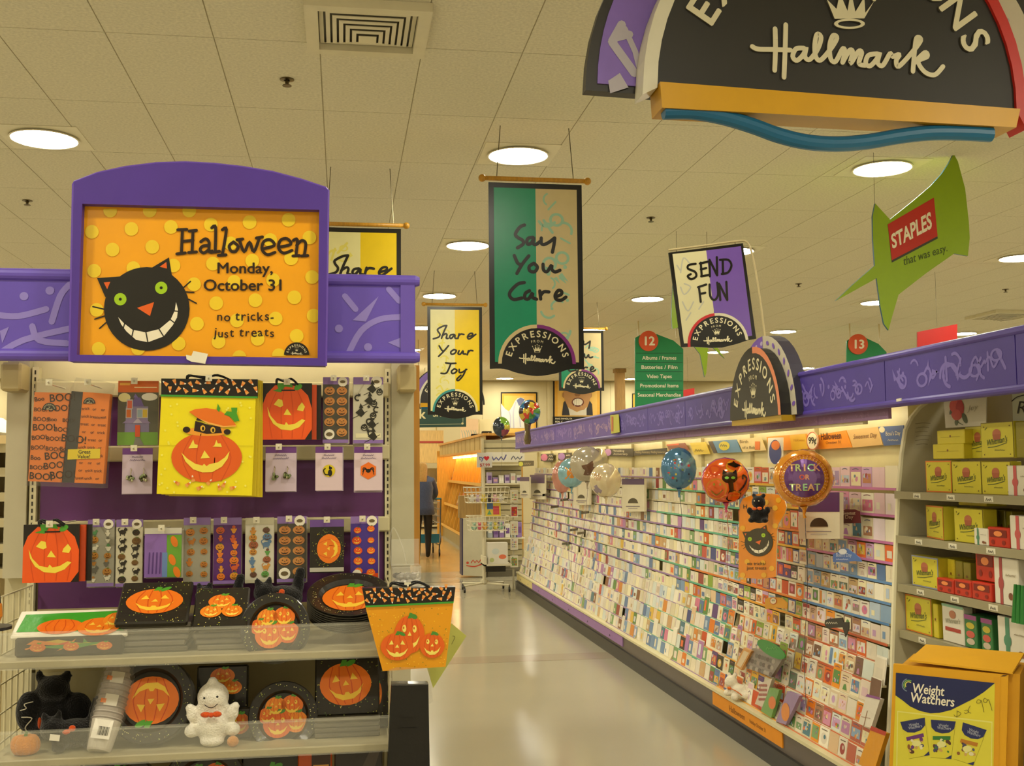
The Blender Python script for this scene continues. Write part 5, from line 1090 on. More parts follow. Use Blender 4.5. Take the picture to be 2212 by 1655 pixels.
def palette(sec, zf, y, rnd):
    u = rnd.random()
    if sec >= 6: return rnd.choice(PALE) if u < 0.86 else rnd.choice(MIX + BLUE)
    if sec >= 3:
        return rnd.choice(PALE) if u < 0.64 else rnd.choice(MIX + BLUE)
    if sec == 2: return rnd.choice(PALE) if u < 0.42 else rnd.choice(HAL + MIX + BLUE)
    if sec == 1: return rnd.choice(PALE) if u < 0.36 else (rnd.choice(HAL) if u < 0.85 else rnd.choice(MIX))
    if zf > 0.62: return rnd.choice(PALE) if u < 0.42 else rnd.choice(PINK)
    if zf > 0.42: return rnd.choice(PALE) if u < 0.35 else rnd.choice(BLUE)
    return rnd.choice(PALE) if u < 0.45 else rnd.choice(BROWN + HAL[:3])
def tabcol(sec, zf, rnd):
    if sec >= 4: return rnd.choice(['9a78b0', '8f6ca8', 'a484b6', 'd8cfae'])
    if sec == 3: return rnd.choice(['9a78b0', '8f6ca8', '5ab08a', 'd8cfae'])
    if sec == 2: return rnd.choice(['4fb08a', '58b494', 'e07a2c', '8f6ca8'])
    if sec == 1: return rnd.choice(['e8a01c', 'e07a1c', 'e8b42c', 'd8cfae'])
    return ('c878b0' if zf > 0.62 else '5a8ac0' if zf > 0.4 else rnd.choice(['d86a3a', 'ddd2b4', 'c85a30']))
def card_mesh(m, w_, h_, c, rnd, detail, tall=True):
    th = rnd.uniform(0.002, 0.0035)
    m.box(-w_ / 2, 0, 0, w_ / 2, 0.0016, h_, c)
    d = rnd.uniform(0.002, 0.006); e = rnd.uniform(-0.003, 0.003)
    m.box(-w_ / 2 + d + e, 0.002, 0, w_ / 2 + d + e, 0.002 + th, h_ * (rnd.uniform(0.98, 1.12) if tall else rnd.uniform(0.92, 1.0)), rnd.choice(['f2ecd8', 'efe6cc', 'e4dcc8', 'f4efe0']))
    if not detail: 
        if rnd.random() < 0.55: m.rect(-w_ * 0.3, h_ * 0.2, w_ * rnd.uniform(-0.1, 0.35), h_ * rnd.uniform(0.5, 0.85), rnd.choice(BLUE + PINK + PALE + PALE + MIX[3:7]), 1)
        return
    if rnd.random() < 0.72:      # a busy picture: a panel, several small motifs, a line of lettering
        SOFT = MIX + PINK + BLUE + BROWN; p0, p1 = rnd.uniform(0.04, 0.2), rnd.uniform(0.55, 0.9)
        m.rect(-w_ * 0.42, h_ * p0, w_ * 0.42, h_ * p1, rnd.choice(SOFT + PALE), 1)
        for q in range(rnd.randint(4, 7)):
            x, z, s_ = rnd.uniform(-0.3, 0.3) * w_, h_ * rnd.uniform(p0 + 0.08, p1 - 0.08), w_ * rnd.uniform(0.05, 0.14)
            if rnd.random() < 0.5: m.ell(x, z, s_, s_ * rnd.uniform(0.5, 1.1), rnd.choice(SOFT), 2, 7, rnd.uniform(0, 90))
            else: m.poly([(x - s_, z - s_ * 0.6), (x + s_ * 0.9, z - s_ * 0.8), (x + s_ * 0.5, z + s_), (x - s_ * 0.4, z + s_ * 0.7)], rnd.choice(SOFT + HAL[:2]), 2)
        if p1 < 0.8: m.stroke([(-w_ * 0.3, h_ * 0.86), (0, h_ * 0.9), (w_ * 0.25, h_ * 0.86)], 0.004, rnd.choice(['6a5040', '8a5a6a', '5a5a7a']), 1, n=2)
        return
    k = rnd.random(); c2 = rnd.choice(MIX + PALE); c3 = rnd.choice(MIX + PINK)
    if k < 0.22: m.rect(-w_ * 0.38, h_ * 0.15, w_ * 0.38, h_ * 0.85, c2, 1); m.ell(0, h_ * 0.5, w_ * 0.2, h_ * 0.22, c3, 2, 12)
    elif k < 0.4: m.ell(0, h_ * 0.42, w_ * 0.32, h_ * 0.3, c2, 1, 14); m.ell(w_ * 0.08, h_ * 0.5, w_ * 0.12, h_ * 0.12, c3, 2, 10); m.stroke([(-w_ * 0.3, h_ * 0.84), (w_ * 0.3, h_ * 0.86)], 0.004, '5a4030', 2, sm=False)
    elif k < 0.58: m.rect(-w_ / 2, h_ * 0.72, w_ / 2, h_ * 0.98, c3, 1); m.stroke([(-w_ * 0.3, h_ * 0.5), (0, h_ * 0.6), (w_ * 0.3, h_ * 0.45)], 0.005, c2 if c2 not in PALE else '7a5a6a', 1); m.ell(-w_ * 0.1, h_ * 0.3, w_ * 0.16, h_ * 0.16, c3, 1.5, 10)
    elif k < 0.75:
        for q in range(3): m.stroke([(-w_ * 0.3, h_ * (0.8 - q * 0.13)), (0, h_ * (0.82 - q * 0.13)), (w_ * rnd.uniform(0.1, 0.34), h_ * (0.79 - q * 0.13))], 0.0035, rnd.choice(['6a5040', '8a6a4a', '7a4a6a']), 1)
        m.poly([(-w_ * 0.2, h_ * 0.08), (w_ * 0.25, h_ * 0.08), (w_ * 0.1, h_ * 0.4), (-w_ * 0.1, h_ * 0.36)], c3, 1)
    elif k < 0.9: m.rect(-w_ * 0.44, h_ * 0.05, -w_ * 0.12, h_ * 0.94, c2, 1); m.ell(w_ * 0.16, h_ * 0.6, w_ * 0.14, h_ * 0.2, c3, 1, 10); m.ell(w_ * 0.2, h_ * 0.25, w_ * 0.1, h_ * 0.12, c2 if c2 not in PALE else c3, 1, 10)
rnd = random.Random(21)
near = []; far = MB()
allc = []
for sec in range(NSEC):
    y0 = Y0 + sec * SL; y1 = y0 + SL
    T = tiers(sec)
    for ti, (x, z, dz, ln) in enumerate(T):
        zf = (z - 0.22) / 1.4
        # pocket tier of this section
        m = MB(); tabc = tabcol(sec, zf, rnd)
        m.box(x - 0.006 - RO.x, y0 + 0.012 - RO.y, z - 0.012, x + 0.02 - RO.x, y1 - 0.004 - RO.y, z - 0.002, 'd8cda4')
        m.box(x - 0.009 - RO.x, y0 + 0.012 - RO.y, z - 0.013, x - 0.006 - RO.x, y1 - 0.002 - RO.y, z - 0.001, tabc)
        m.build('pocket_tier', 'plastic', rack)
        nw = 10 if dz < 0.1 else 8; ww_ = [rnd.uniform(0.8, 1.15) for q in range(nw)]; kk = (SL - 0.012 - nw * 0.006) / sum(ww_)
        y = y0 + 0.008
        for wq in ww_:
            w_ = wq * kk
            h_ = dz * (rnd.uniform(0.86, 1.0) if ln > 0.1 else rnd.uniform(0.77, 0.85))
            if ln > 0.1 and rnd.random() < 0.06: h_ = dz * 1.25
            if rnd.random() > 0.012: allc.append((y + w_ / 2, sec, ti, x, z, w_, h_, ln, zf))
            y += w_ + 0.006
# the 300 that show largest are cards of their own, the rest one mass
allc.sort(key=lambda c: c[0] - 0.25 * c[4] + (3 if c[0] < 4.95 and c[4] > 0.5 else 0))
idx = {}; chosen = sorted(allc[:300], key=lambda c: (c[4], c[0]))
order = {}
for c in sorted(allc, key=lambda c: c[0]):
    k = c[2]; order.setdefault(k, []).append(c)
zs = sorted(order)
def trans(yc, x, z, ln): return Matrix.Translation((x + 0.001, yc, z - 0.0012)) @ Matrix.Rotation(R90, 4, "Z") @ Matrix.Rotation(-math.atan(ln), 4, "X")
for n_, cc in enumerate(allc):
    yc, sec, ti, x, z, w_, h_, ln, zf = cc; c = palette(sec, zf, yc, rnd)
    if n_ < 300:
        m = MB(); card_mesh(m, w_, h_, c, rnd, True, ln > 0.1); o = m.build('greeting_card', 'print_gloss'); o.matrix_world = trans(yc, x, z, ln)
        k = order[ti].index(cc)
        tag(o, '%s greeting card, %s from the white divider in %s card tier up' % (CNAME.get(c, 'cream'), NUM[min(k, 38)], NUM[ti]), 'greeting card', 'greeting cards on the near end of the rack')
    else:
        far.M = trans(yc, x, z, ln); card_mesh(far, w_, h_, c, rnd, False, ln > 0.1)
far.M = None
o = far.build('greeting_cards', 'print_gloss'); tag(o, 'hundreds of small pale greeting cards filling the far rack sections', 'greeting cards', None, 'stuff')

# uprights between sections follow the stepped profile
T = tiers(5)
for s_ in range(1, NSEC + 1):
    y = Y0 + s_ * SL; m = MB()
    pts = [(2.9 - RO.x, 0.21)] + [(2.30 - RO.x, 0.21)] + [(x + 0.03 - RO.x, z + dz * 0.7) for x, z, dz, ln in T] + [(2.575 - RO.x, 1.80), (2.9 - RO.x, 1.80)]
    v = [(a_, y - RO.y - 0.0015, b_) for a_, b_ in pts] + [(a_, y - RO.y + 0.0015, b_) for a_, b_ in pts]; n = len(pts)
    m.add(v, [tuple(range(n)), tuple(range(2 * n - 1, n - 1, -1))] + [(i, (i + 1) % n, n + (i + 1) % n, n + i) for i in range(n)], 'c8bc92' if s_ < NSEC else 'd8cc98'); m.build('section_divider', 'metal_paint', rack)
# canopy: fascia board, tubes, valance, reflector and lamps
YF0 = 1.6
fas = thing('fascia', 'long purple printed fascia with tube trim above the card rack', 'fascia', (2.30, YF0, 1.84))
L_ = Y1 + 0.1 - YF0
def fbx(name, x0, y0, z0, x1, y1, z1, c, mat='satin', par=None):
    m = MB(); m.box(x0 - 2.30, y0 - YF0, z0 - 1.84, x1 - 2.30, y1 - YF0, z1 - 1.84, c); return m.build(name, mat, par or fas)
nb = 14; seg = L_ / nb
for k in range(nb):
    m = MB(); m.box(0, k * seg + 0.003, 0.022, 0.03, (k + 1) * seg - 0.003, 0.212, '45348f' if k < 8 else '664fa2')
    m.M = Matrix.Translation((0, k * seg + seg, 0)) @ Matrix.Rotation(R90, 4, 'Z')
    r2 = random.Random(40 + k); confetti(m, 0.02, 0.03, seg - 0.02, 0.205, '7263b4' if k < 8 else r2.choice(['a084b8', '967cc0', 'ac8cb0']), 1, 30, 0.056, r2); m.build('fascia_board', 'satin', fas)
for z in (2.056, 1.856):
    m = MB(); m.tube([(0.01, 0, z - 1.84), (0.01, L_, z - 1.84)], 0.017, '4a3896', 12); m.build('trim_tube', 'plastic', fas)
ns = 14
for k in range(ns):
    m = MB(); m.box(0.06, Y0 - 0.27 + k * (L_ - 2.85) / ns - YF0, -0.042, 0.075, Y0 - 0.27 + (k + 1) * (L_ - 2.85) / ns - 0.006 - YF0, 0.03, '96709e')
    if k < 8:
        m.M = Matrix.Translation((0.06, Y0 - 0.27 + (k + 1) * (L_ - 2.85) / ns - YF0, 0)) @ Matrix.Rotation(R90, 4, 'Z')
        confetti(m, 0.01, -0.042, 0.73, 0.002, 'b088b4', 1, 26, 0.014, random.Random(90 + k))
    m.build('valance', 'satin', fas)
fbx('canopy_top', 2.33, YF0, 2.02, 2.86, Y1 + 0.1, 2.04, 'd8d0b0', 'metal_paint')
fbx('reflector', 2.375, Y0, 1.785, 2.40, Y1, 1.80, 'ece2ba', 'metal_paint')
for k in range(8):
    y0 = Y0 + 0.05 + k * 1.2
    m = MB(); m.tube([(0.15, y0 - YF0, 0.0), (0.15, y0 - YF0 + 1.12, 0.0)], 0.014, 'ffffff', 8); m.build('fluorescent_tube', 'tube_glow', fas)

# category headers above the cards (flat printed cards in a row)
def xpl(name, label, cat, px, Xp, c, draw=None, th=0.004, mat='print_gloss', group=None):
    """flat sign facing the aisle, outline given as photo pixels on the plane x = Xp"""
    m, o = pxmbx(px[0][0], px[0][1], Xp); m.prism(px, 0, th, c); m.y0 = -0.0006
    if draw: draw(m)
    return tag(m.build(name, mat, None, o, R90), label, cat, group)
K2 = crop(4.137, 1450, 880); K1 = crop(4.138, 1080, 900)
HX = 2.565; GH = 'category headers over the card tiers'
def q2(*pts): return [K2(*p) for p in pts]
def tx(t, x, y, h, c, K=K2, wmax=None, rot=3): return lambda m: m.text(t, *K(x, y), h / 4.137, c, 2, wmax=wmax / 4.137 if wmax else None, bold=0.01)
xpl('category_header', 'orange Halloween header sign over the card tiers', 'header sign', q2((1270, 378), (1230, 262), (1560, 205), (1615, 358)), HX, 'e88c1a', lambda m: (m.text('Halloween', *K2(1430, 285), 15, '5a2a10', 2, bold=0.02, wmax=44, rot=4), m.text('October 31', *K2(1450, 325), 6, '5a2a10', 2, wmax=32, rot=4)), group=GH)
xpl('category_header', 'plain orange header sign left of the price disc', 'header sign', q2((880, 395), (850, 265), (1210, 235), (1230, 370)), HX, 'ea9420', lambda m: (m.poly(q2((1080, 385), (1060, 250), (1200, 238), (1225, 370)), 'e0b02c', 1), m.text('Halloween', *K2(1145, 305), 6, 'b87a1c', 2, wmax=24)), group=GH)
xpl('category_header', 'tan header sign with brown script beside the blue header', 'header sign', q2((1622, 360), (1570, 205), (1845, 175), (1890, 335)), HX, 'd8b070', lambda m: m.text('Sweetest Day', *K2(1735, 275), 10, '7a5030', 2, shear=0.3, wmax=52, rot=5), group=GH)
xpl('category_header', 'blue header sign with white lettering next to the divider', 'header sign', q2((1900, 345), (1850, 175), (2075, 160), (2075, 330)), HX, '4a6296', lambda m: (m.ell(*K2(1885, 200), 6.5, 6.5, 'e0d4b0', 1.5, 14), m.text("Boss's Day", *K2(1985, 250), 9, 'e0d4b0', 2, wmax=32, rot=3), m.scrib(*K2(1985, 300), 22, 4, 'c8c0a8', 2)), group=GH)
xpl('category_header', 'cream header sign with a red shape left of the orange headers', 'header sign', q2((640, 400), (590, 290), (800, 265), (845, 385)), HX, 'ddc48c', lambda m: (m.text('Birth', *K2(650, 320), 7, '6a5030', 2), m.text('of a Baby', *K2(700, 370), 6, '6a5030', 2), m.rect(*K2(750, 380), *K2(795, 305), 'd8702c', 2)), group=GH)
xpl('category_header', 'striped blue header sign with a yellow blot', 'header sign', q2((380, 412), (330, 305), (580, 288), (625, 400)), HX, '5c86a8', lambda m: (m.poly(q2((380, 412), (330, 305), (370, 302), (415, 410)), '4a3a34', 1), m.ell(*K2(475, 345), 12, 10, 'd8c43c', 1.4, 11), m.scrib(*K2(470, 350), 14, 5, '3a4a5a', 2)), group=GH)
xpl('category_header', 'yellow header sign right of the blue balloon', 'header sign', q2((205, 425), (165, 318), (305, 310), (345, 415)), HX, 'd8bc48', lambda m: m.scrib(*K2(250, 395), 18, 5, '6a5a30', 2), group=GH)
xpl('category_header', 'brown and orange header sign behind the blue balloon', 'header sign', [K1(1510, 300), K1(1490, 250), K1(1650, 235), K1(1690, 300)], HX, '8a4a34', lambda m: m.poly([K1(1490, 262), K1(1490, 250), K1(1600, 240), K1(1600, 255)], 'd85a2c', 1), group=GH)
for x0, x1, y, c, t, lb in ((365, 475, 330, 'd06a94', 'Baby', 'black header strip with a rose disc near the far end'), (520, 640, 322, 'a878c0', 'Wedding', 'black header strip with a lilac disc before silver balloon'), (935, 1190, 285, 'b880b8', 'Wedding', 'long black header strip with a mauve disc and anniversary lettering')):
    def dr(m, x0=x0, x1=x1, y=y, c=c, t=t):
        m.ell(*K1(x0 + 32, y + 35), 7.5, 7.5, c, 1.4, 16); (m.text('Wedding', *K1(x0 + 80, y + 30), 4.6, 'e8dcc0', 2, 'l'), m.text('Anniversary', *K1(x0 + 80, y + 58), 4.6, 'e8dcc0', 2, 'l')) if x1 > 1000 else (m.scrib(*K1(x0 + 90, y + 30), 8, 4, 'e8dcc0', 2), m.scrib(*K1(x0 + 92, y + 58), 10, 4, 'e8dcc0', 2))
    xpl('category_header', lb, 'header sign', [K1(x0, y + 68), K1(x0, y + 5), K1(x1, y), K1(x1, y + 75)], HX, '241d16', dr, group=GH)
xpl('category_header', 'long dark header strip with pale lettering left of the blue balloon', 'header sign', [K1(1195, 350), K1(1195, 310), K1(1490, 280), K1(1490, 335)], HX, '2c241c', lambda m: m.text('Wedding Anniversary  Wedding Anniversary', *K1(1345, 328), 5.5, 'c8b488', 2, wmax=66), group=GH)
xpl('category_header', 'small black header strip with a yellow disc at the rack far end', 'header sign', [K1(165, 450), K1(165, 395), K1(300, 395), K1(300, 440)], 2.33, '3a3020', lambda m: (m.ell(*K1(188, 424), 5, 5, 'd8d83c', 1.4, 14), m.scrib(*K1(245, 430), 14, 4, 'c8b488', 2)), group=GH)
# price disc
xpl('price_disc', 'oval white price disc reading 99 cents between the orange headers', 'price sign', q2(*[(1262 + 50 * cos(t) , 300 - 78 * sin(t)) for t in (2 * pi * k / 20 for k in range(20))]), HX - 0.03, 'e8dcb8', lambda m: (m.text('99¢', *K2(1262, 325), 15, '201810', 2, bold=0.02, wmax=17), m.ring(*K2(1262, 300), 11.5, 12.6, 'c84a2c', 1, sq=1.55)))
# divider panel with rounded top edge
DY = 4.70
dp = [(1915, 1700), (1922, 1560), (1928, 1450), (1932, 1300), (1936, 1180), (1942, 1060), (1949, 980), (1957, 930), (1970, 902), (1985, 884), (2003, 870), (2030, 855)]
xz = [(onY(*p, DY).x, onY(*p, DY).z) for p in dp]; xz = [(xz[0][0] - 0.01, 0.0)] + xz + [(2.9, xz[-1][1]), (2.9, 0)]
r = thing('divider_panel', 'tall cream divider panel with a rounded top between cards and chocolates', 'divider', (xz[0][0], DY, 0))
m = MB(); m.prism([(a_ - xz[0][0], b_) for a_, b_ in xz], -0.012, 0.012, 'c9c0a0', 'ddd5b2'); m.build('panel', 'metal_paint', r)
m = MB(); m.tube([(a_ - xz[0][0], 0, b_) for a_, b_ in xz[:-2]], 0.0135, 'e6dfbe', 8); m.build('edge_trim', 'plastic', r)
m = MB(); q = lambda x, y: (onY(x, y, DY).x - xz[0][0], onY(x, y, DY).z); m.y0 = -0.0125
m.poly([q(1971, 970), q(2010, 968), q(2010, 918), q(1973, 920)], 'c4bc9e', 1)
for k in range(6): m.stroke([q(1974 + 2 * (k % 2), 916 + 9 * k), q(1990, 914 + 9 * k), q(2006 - 3 * (k % 3), 915 + 9 * k)], 0.003, '9a927a', 2)
m.build('notice', 'paper', r)

# ------------------------------------------------------------------ balloons
def balloon(label, cx_, cy_, rx, ry, Xp, base, paint, foot, sticky=0.0, wind=0, group='foil balloons before the cards', ribbon='8a7a9a'):
    c = onX(cx_, cy_, Xp); k = c.y / F; a_ = rx * k * 1.0; b_ = ry * k
    yaw = math.atan2(c.x, c.y)     # faces the shopper in the aisle, as it hangs
    r = thing('foil_balloon', label, 'balloon', c, -yaw * 0.75, group)
    m = MB()
    prof = [(0, -0.42), (0.35, -0.40), (0.62, -0.33), (0.82, -0.22), (0.94, -0.1), (1.0, 0.0), (0.94, 0.1), (0.82, 0.22), (0.62, 0.33), (0.35, 0.40), (0, 0.42)]
    N_ = 32; vs_ = []
    for rr, d in prof:
        for q in range(N_):
            t = 2 * pi * q / N_; pk_ = 1 - 0.015 * abs(sin(8 * t)) * rr ** 6; vs_.append((a_ * rr * pk_ * cos(t), d * a_, b_ * rr * pk_ * sin(t)))
    for i in range(len(prof) - 1):
        for q in range(N_):
            t = 2 * pi * (q + 0.5) / N_; rr = (prof[i][0] + prof[i + 1][0]) / 2
            cc = base if i > 5 else paint(rr * cos(t), rr * sin(t), base)
            m.f.append((i * N_ + q, i * N_ + (q + 1) % N_, (i + 1) * N_ + (q + 1) % N_, (i + 1) * N_ + q)); m.c.append(H(cc))
    m.v = vs_; m.build('envelope', 'foil', r, smooth=True)
    m = MB(); m.tube([(0, 0, -b_ * 0.97), (0.002, 0, -b_ * 1.08), (-0.001, 0, -b_ * 1.25), (0.003, 0, -b_ * 1.36)], [0.02, 0.010, 0.006, 0.009], base, 8); m.build('neck', 'foil', r)
    m = MB(); f_ = onX(foot[0], foot[1], 2.34) - c; f_ = Matrix.Rotation(yaw * 0.75, 3, 'Z') @ f_
    z0 = -b_ * 1.36
    pts = smooth([(0.003, 0, z0), (f_.x * 0.3 + 0.01, f_.y * 0.3, z0 + (f_.z - z0) * 0.35), (f_.x * 0.7 - 0.008, f_.y * 0.7, z0 + (f_.z - z0) * 0.7), (f_.x, f_.y, f_.z)], 5)
    m.tube(pts, 0.0018, ribbon, 5); m.build('ribbon', 'foil', r)
    return r, a_, b_
def face(r, a_, b_, draw, mat='foil'):
    """print on the bulging front: flat drawing wrapped on the curve"""
    m = MB(); m.EPS = 0.0; draw(m, a_, b_)
    prof = [(0, -0.42), (0.35, -0.40), (0.62, -0.33), (0.82, -0.22), (0.94, -0.1), (1.0, 0.0)]
    nv = []
    for (x, y, z) in m.v:
        q = min(math.hypot(x / a_, z / b_), 0.99)
        for (r0, d0), (r1, d1) in zip(prof, prof[1:]):
            if q <= r1: d = d0 + (d1 - d0) * (q - r0) / (r1 - r0); break
        nv.append((x, d * a_ - 0.002 + y, z))
    m.v = nv; m.build('printed_face', mat, r, smooth=True)
class Lay:
    pass
def withlay(m, fn, l):   # raise a drawing by l layers of half a millimetre
    o = len(m.v); fn(); m.v[o:] = [(x, -0.0008 * l, z) for x, y, z in m.v[o:]]
r, a_, b_ = balloon('gold foil balloon with a purple disc reading TRICK OR TREAT', 1735, 1033, 68, 66, 2.12, 'd88a1c', lambda x, z, c: 'e0942c', (1742, 1530), ribbon='3a2a4a')
def tot(m, a_, b_):
    withlay(m, lambda: m.poly([(a_ * 0.64 * cos(t), b_ * 0.02 + b_ * 0.64 * sin(t)) for t in (2 * pi * k / 40 for k in range(40))], '6a3c86'), 1)
    # fan the big disc so that it follows the curve
    m.v = []; m.f = []; m.c = []
    for i in range(5):
        for k in range(36):
            t0, t1 = 2 * pi * k / 36, 2 * pi * (k + 1) / 36; r0, r1 = 0.13 * i, 0.13 * (i + 1)
            m.add([(a_ * r0 * cos(t0), 0, b_ * r0 * sin(t0)), (a_ * r1 * cos(t0), 0, b_ * r1 * sin(t0)), (a_ * r1 * cos(t1), 0, b_ * r1 * sin(t1)), (a_ * r0 * cos(t1), 0, b_ * r0 * sin(t1))], [(0, 1, 2, 3)], '6a3c86')
    def letters():
        for t_, z, cs, h_ in (('TRICK', 0.25, ['e8b07a', 'c8d890', 'e8b07a', 'a8d8a0', 'e8a080'], 0.24), ('OR', -0.04, ['d8502c', 'e8a070'], 0.17), ('TREAT', -0.42, ['c8d890', 'e8b888', 'a8d8a0', 'e8b07a', 'c8d890'], 0.24)):
            n_ = len(t_); sp_ = 0.2 if n_ > 2 else 0.17
            for k, ch in enumerate(t_): m.text(ch, a_ * sp_ * (k - (n_ - 1) / 2), b_ * z, b_ * h_, cs[k], 1, bold=0.03)
    withlay(m, letters, 2)
    def beads():
        for k in range(40):
            t = 2 * pi * k / 40; candycorn(m, a_ * 0.73 * cos(t), b_ * 0.73 * sin(t), a_ * 0.06, math.degrees(t) + 90, 1)
        m.ring(0, 0, a_ * 0.78, a_ * 0.80, 'a8381c', 1, sq=b_ / a_, n=40)
    withlay(m, beads, 2)
face(r, a_, b_, tot)
r, a_, b_ = balloon('orange foil balloon with black cat, bat and pumpkin', 1567, 1038, 54, 52, 2.12, 'c04a7a', lambda x, z, c: 'e0601a' if x * x + z * z < 0.9 else 'b8447a', (1575, 1260), ribbon='d86a4a')
def bcat(m, a_, b_):
    S = lambda x, z: (a_ * x, b_ * z)
    withlay(m, lambda: (m.ell(*S(0.35, 0.6), a_ * 0.35, b_ * 0.28, 'e8a82c', 1), m.ell(*S(-0.4, -0.35), a_ * 0.42, b_ * 0.45, 'e08a1c', 1), m.ell(*S(0.6, -0.2), a_ * 0.28, b_ * 0.4, 'e87a1c', 1), m.ell(*S(-0.45, 0.45), a_ * 0.25, b_ * 0.22, 'd8481c', 1)), 1)
    def cat_():
        m.ell(*S(0.14, 0.12), a_ * 0.32, b_ * 0.24, '14110e', 1); m.poly([S(-0.16, 0.25), S(-0.12, 0.48), S(0.05, 0.33)], '14110e', 1); m.poly([S(0.25, 0.33), S(0.42, 0.48), S(0.46, 0.2)], '14110e', 1)
        m.poly([S(0.06, 0.0), S(0.28, 0.0), S(0.3, -0.4), S(0.62, -0.55), S(0.55, -0.8), S(0.1, -0.9), S(-0.02, -0.8), S(0.12, -0.4)], '14110e', 1)
        m.stroke([S(0.5, -0.5), S(0.75, -0.2), S(0.85, 0.1), S(0.7, 0.22), S(0.68, 0.08)], a_ * 0.07, '2a1a14', 1)
        m.poly([S(0.05, 0.72), S(0.3, 0.78), S(0.32, 0.85), S(0.4, 0.76), S(0.72, 0.6), S(0.55, 0.62), S(0.4, 0.55), S(0.28, 0.6), S(0.15, 0.66)], '1a1612', 1)
    withlay(m, cat_, 2)
    withlay(m, lambda: (m.ell(*S(0.02, 0.12), a_ * 0.09, b_ * 0.06, '7ac040', 1, 10), m.ell(*S(0.28, 0.12), a_ * 0.09, b_ * 0.06, '7ac040', 1, 10), m.text('Happy', *S(0.4, -0.52), b_ * 0.09, 'e8a82c', 1), m.text('Halloween', *S(0.38, -0.68), b_ * 0.09, 'e8a82c', 1, wmax=a_ * 0.5)), 3)
    withlay(m, lambda: (m.poly([S(-0.55, -0.2), S(-0.45, -0.2), S(-0.5, -0.08)], '8a9a20', 1), m.poly([S(-0.3, -0.2), S(-0.2, -0.2), S(-0.25, -0.08)], '8a9a20', 1), m.stroke([S(-0.6, -0.45), S(-0.4, -0.62), S(-0.15, -0.4)], a_ * 0.04, '8a7a18', 1)), 2)
face(r, a_, b_, bcat)
r, a_, b_ = balloon('round blue foil balloon with small printed shapes', 1466, 1012, 40, 47, 2.12, '4a7ea6', lambda x, z, c: '74a2c0' if (x - 0.2) ** 2 + (z - 0.3) ** 2 < 0.16 else '4a7ea6', (1475, 1200), ribbon='2a4a7a')
r2 = random.Random(5)
def bl(m, a_, b_): withlay(m, lambda: [m.ell(a_ * r2.uniform(-0.6, 0.6), b_ * r2.uniform(-0.7, 0.5), a_ * r2.uniform(0.03, 0.08), a_ * r2.uniform(0.03, 0.08), r2.choice(['c8b84a', '7aa870', 'c84a4a', '2a3a5a', '8aa0b8', '5a4a7a']), 1, 9) for k in range(22)], 1)
face(r, a_, b_, bl)
balloon('silver heart-like foil balloon at the back of the balloon cluster', 1268, 1003, 38, 40, 2.16, 'a89c88', lambda x, z, c: '6a4a38' if (x - 0.1) ** 2 + (z + 0.25) ** 2 < 0.12 else 'b8ae98', (1240, 1260))
balloon('silver foil balloon peeking right of the balloon cluster', 1292, 994, 22, 26, 2.36, 'c0b69c', lambda x, z, c: c, (1245, 1262))
balloon('cream foil balloon with faint motifs in the cluster', 1308, 1038, 35, 38, 2.10, 'd8c8a4', lambda x, z, c: 'c8a880' if (x + 0.5) ** 2 + (z - 0.2) ** 2 < 0.06 else '9a8a9a' if (x + 0.5) ** 2 + (z + 0.5) ** 2 < 0.05 else 'dccba6', (1242, 1270))
balloon('sky blue foil balloon with orange motifs in the cluster', 1234, 1022, 30, 33, 2.13, '7aaab8', lambda x, z, c: 'd88a2c' if abs(x + 0.1) < 0.4 and abs(z) < 0.45 and (int(x * 9) + int(z * 7)) % 2 else '8ab8c4', (1236, 1265))
balloon('pink foil balloon edge behind the sky blue balloon', 1214, 1030, 22, 36, 2.30, 'c88a7a', lambda x, z, c: c, (1238, 1268))
def multi(x, z, c): return ['c8382c', '2c6a9a', 'd8b83c', '4a8a3a', '3a2a3a'][(int((x + 1) * 2.1) * 3 + int((z + 1) * 2.3) * 2) % 5]
balloon('multicoloured foil balloon above the far end of the purple fascia', 1144, 890, 24, 27, 2.06, '5a2a34', multi, (1140, 960), ribbon='6a5a3a')
balloon('small multicoloured foil balloon floating left of the far rack end', 1083, 922, 19, 22, 1.98, '2a3a4a', lambda x, z, c: '7aa83a' if x > -0.1 and z > 0.2 else 'c8b83c' if x > 0.2 and z > -0.3 else '8a3a4a' if z < -0.2 and x > 0 else '2a3440', (1083, 1040), ribbon='4a4438')
for x, y, w_, lb in ((1140, 960, 12, 'tall glass vase under the multicoloured balloon on the fascia end'),):
    p = onX(x, 960, 2.1); m = MB(); m.lathe([(0, 0), (0.03, 0), (0.045, 0.05), (0.03, 0.15), (0.05, 0.32)], '6a5a34', 12); tag(m.build('balloon_stand', 'foil', None, (p.x, p.y, p.z)), lb, 'stand')  # rough stand-in for the column of streamers below the balloon
    m = MB(); m.box(-0.02, -0.02, 1.98, 0.02, 0.02, p.z - 0.0, 'a08a6a') if p.z > 2.0 else None

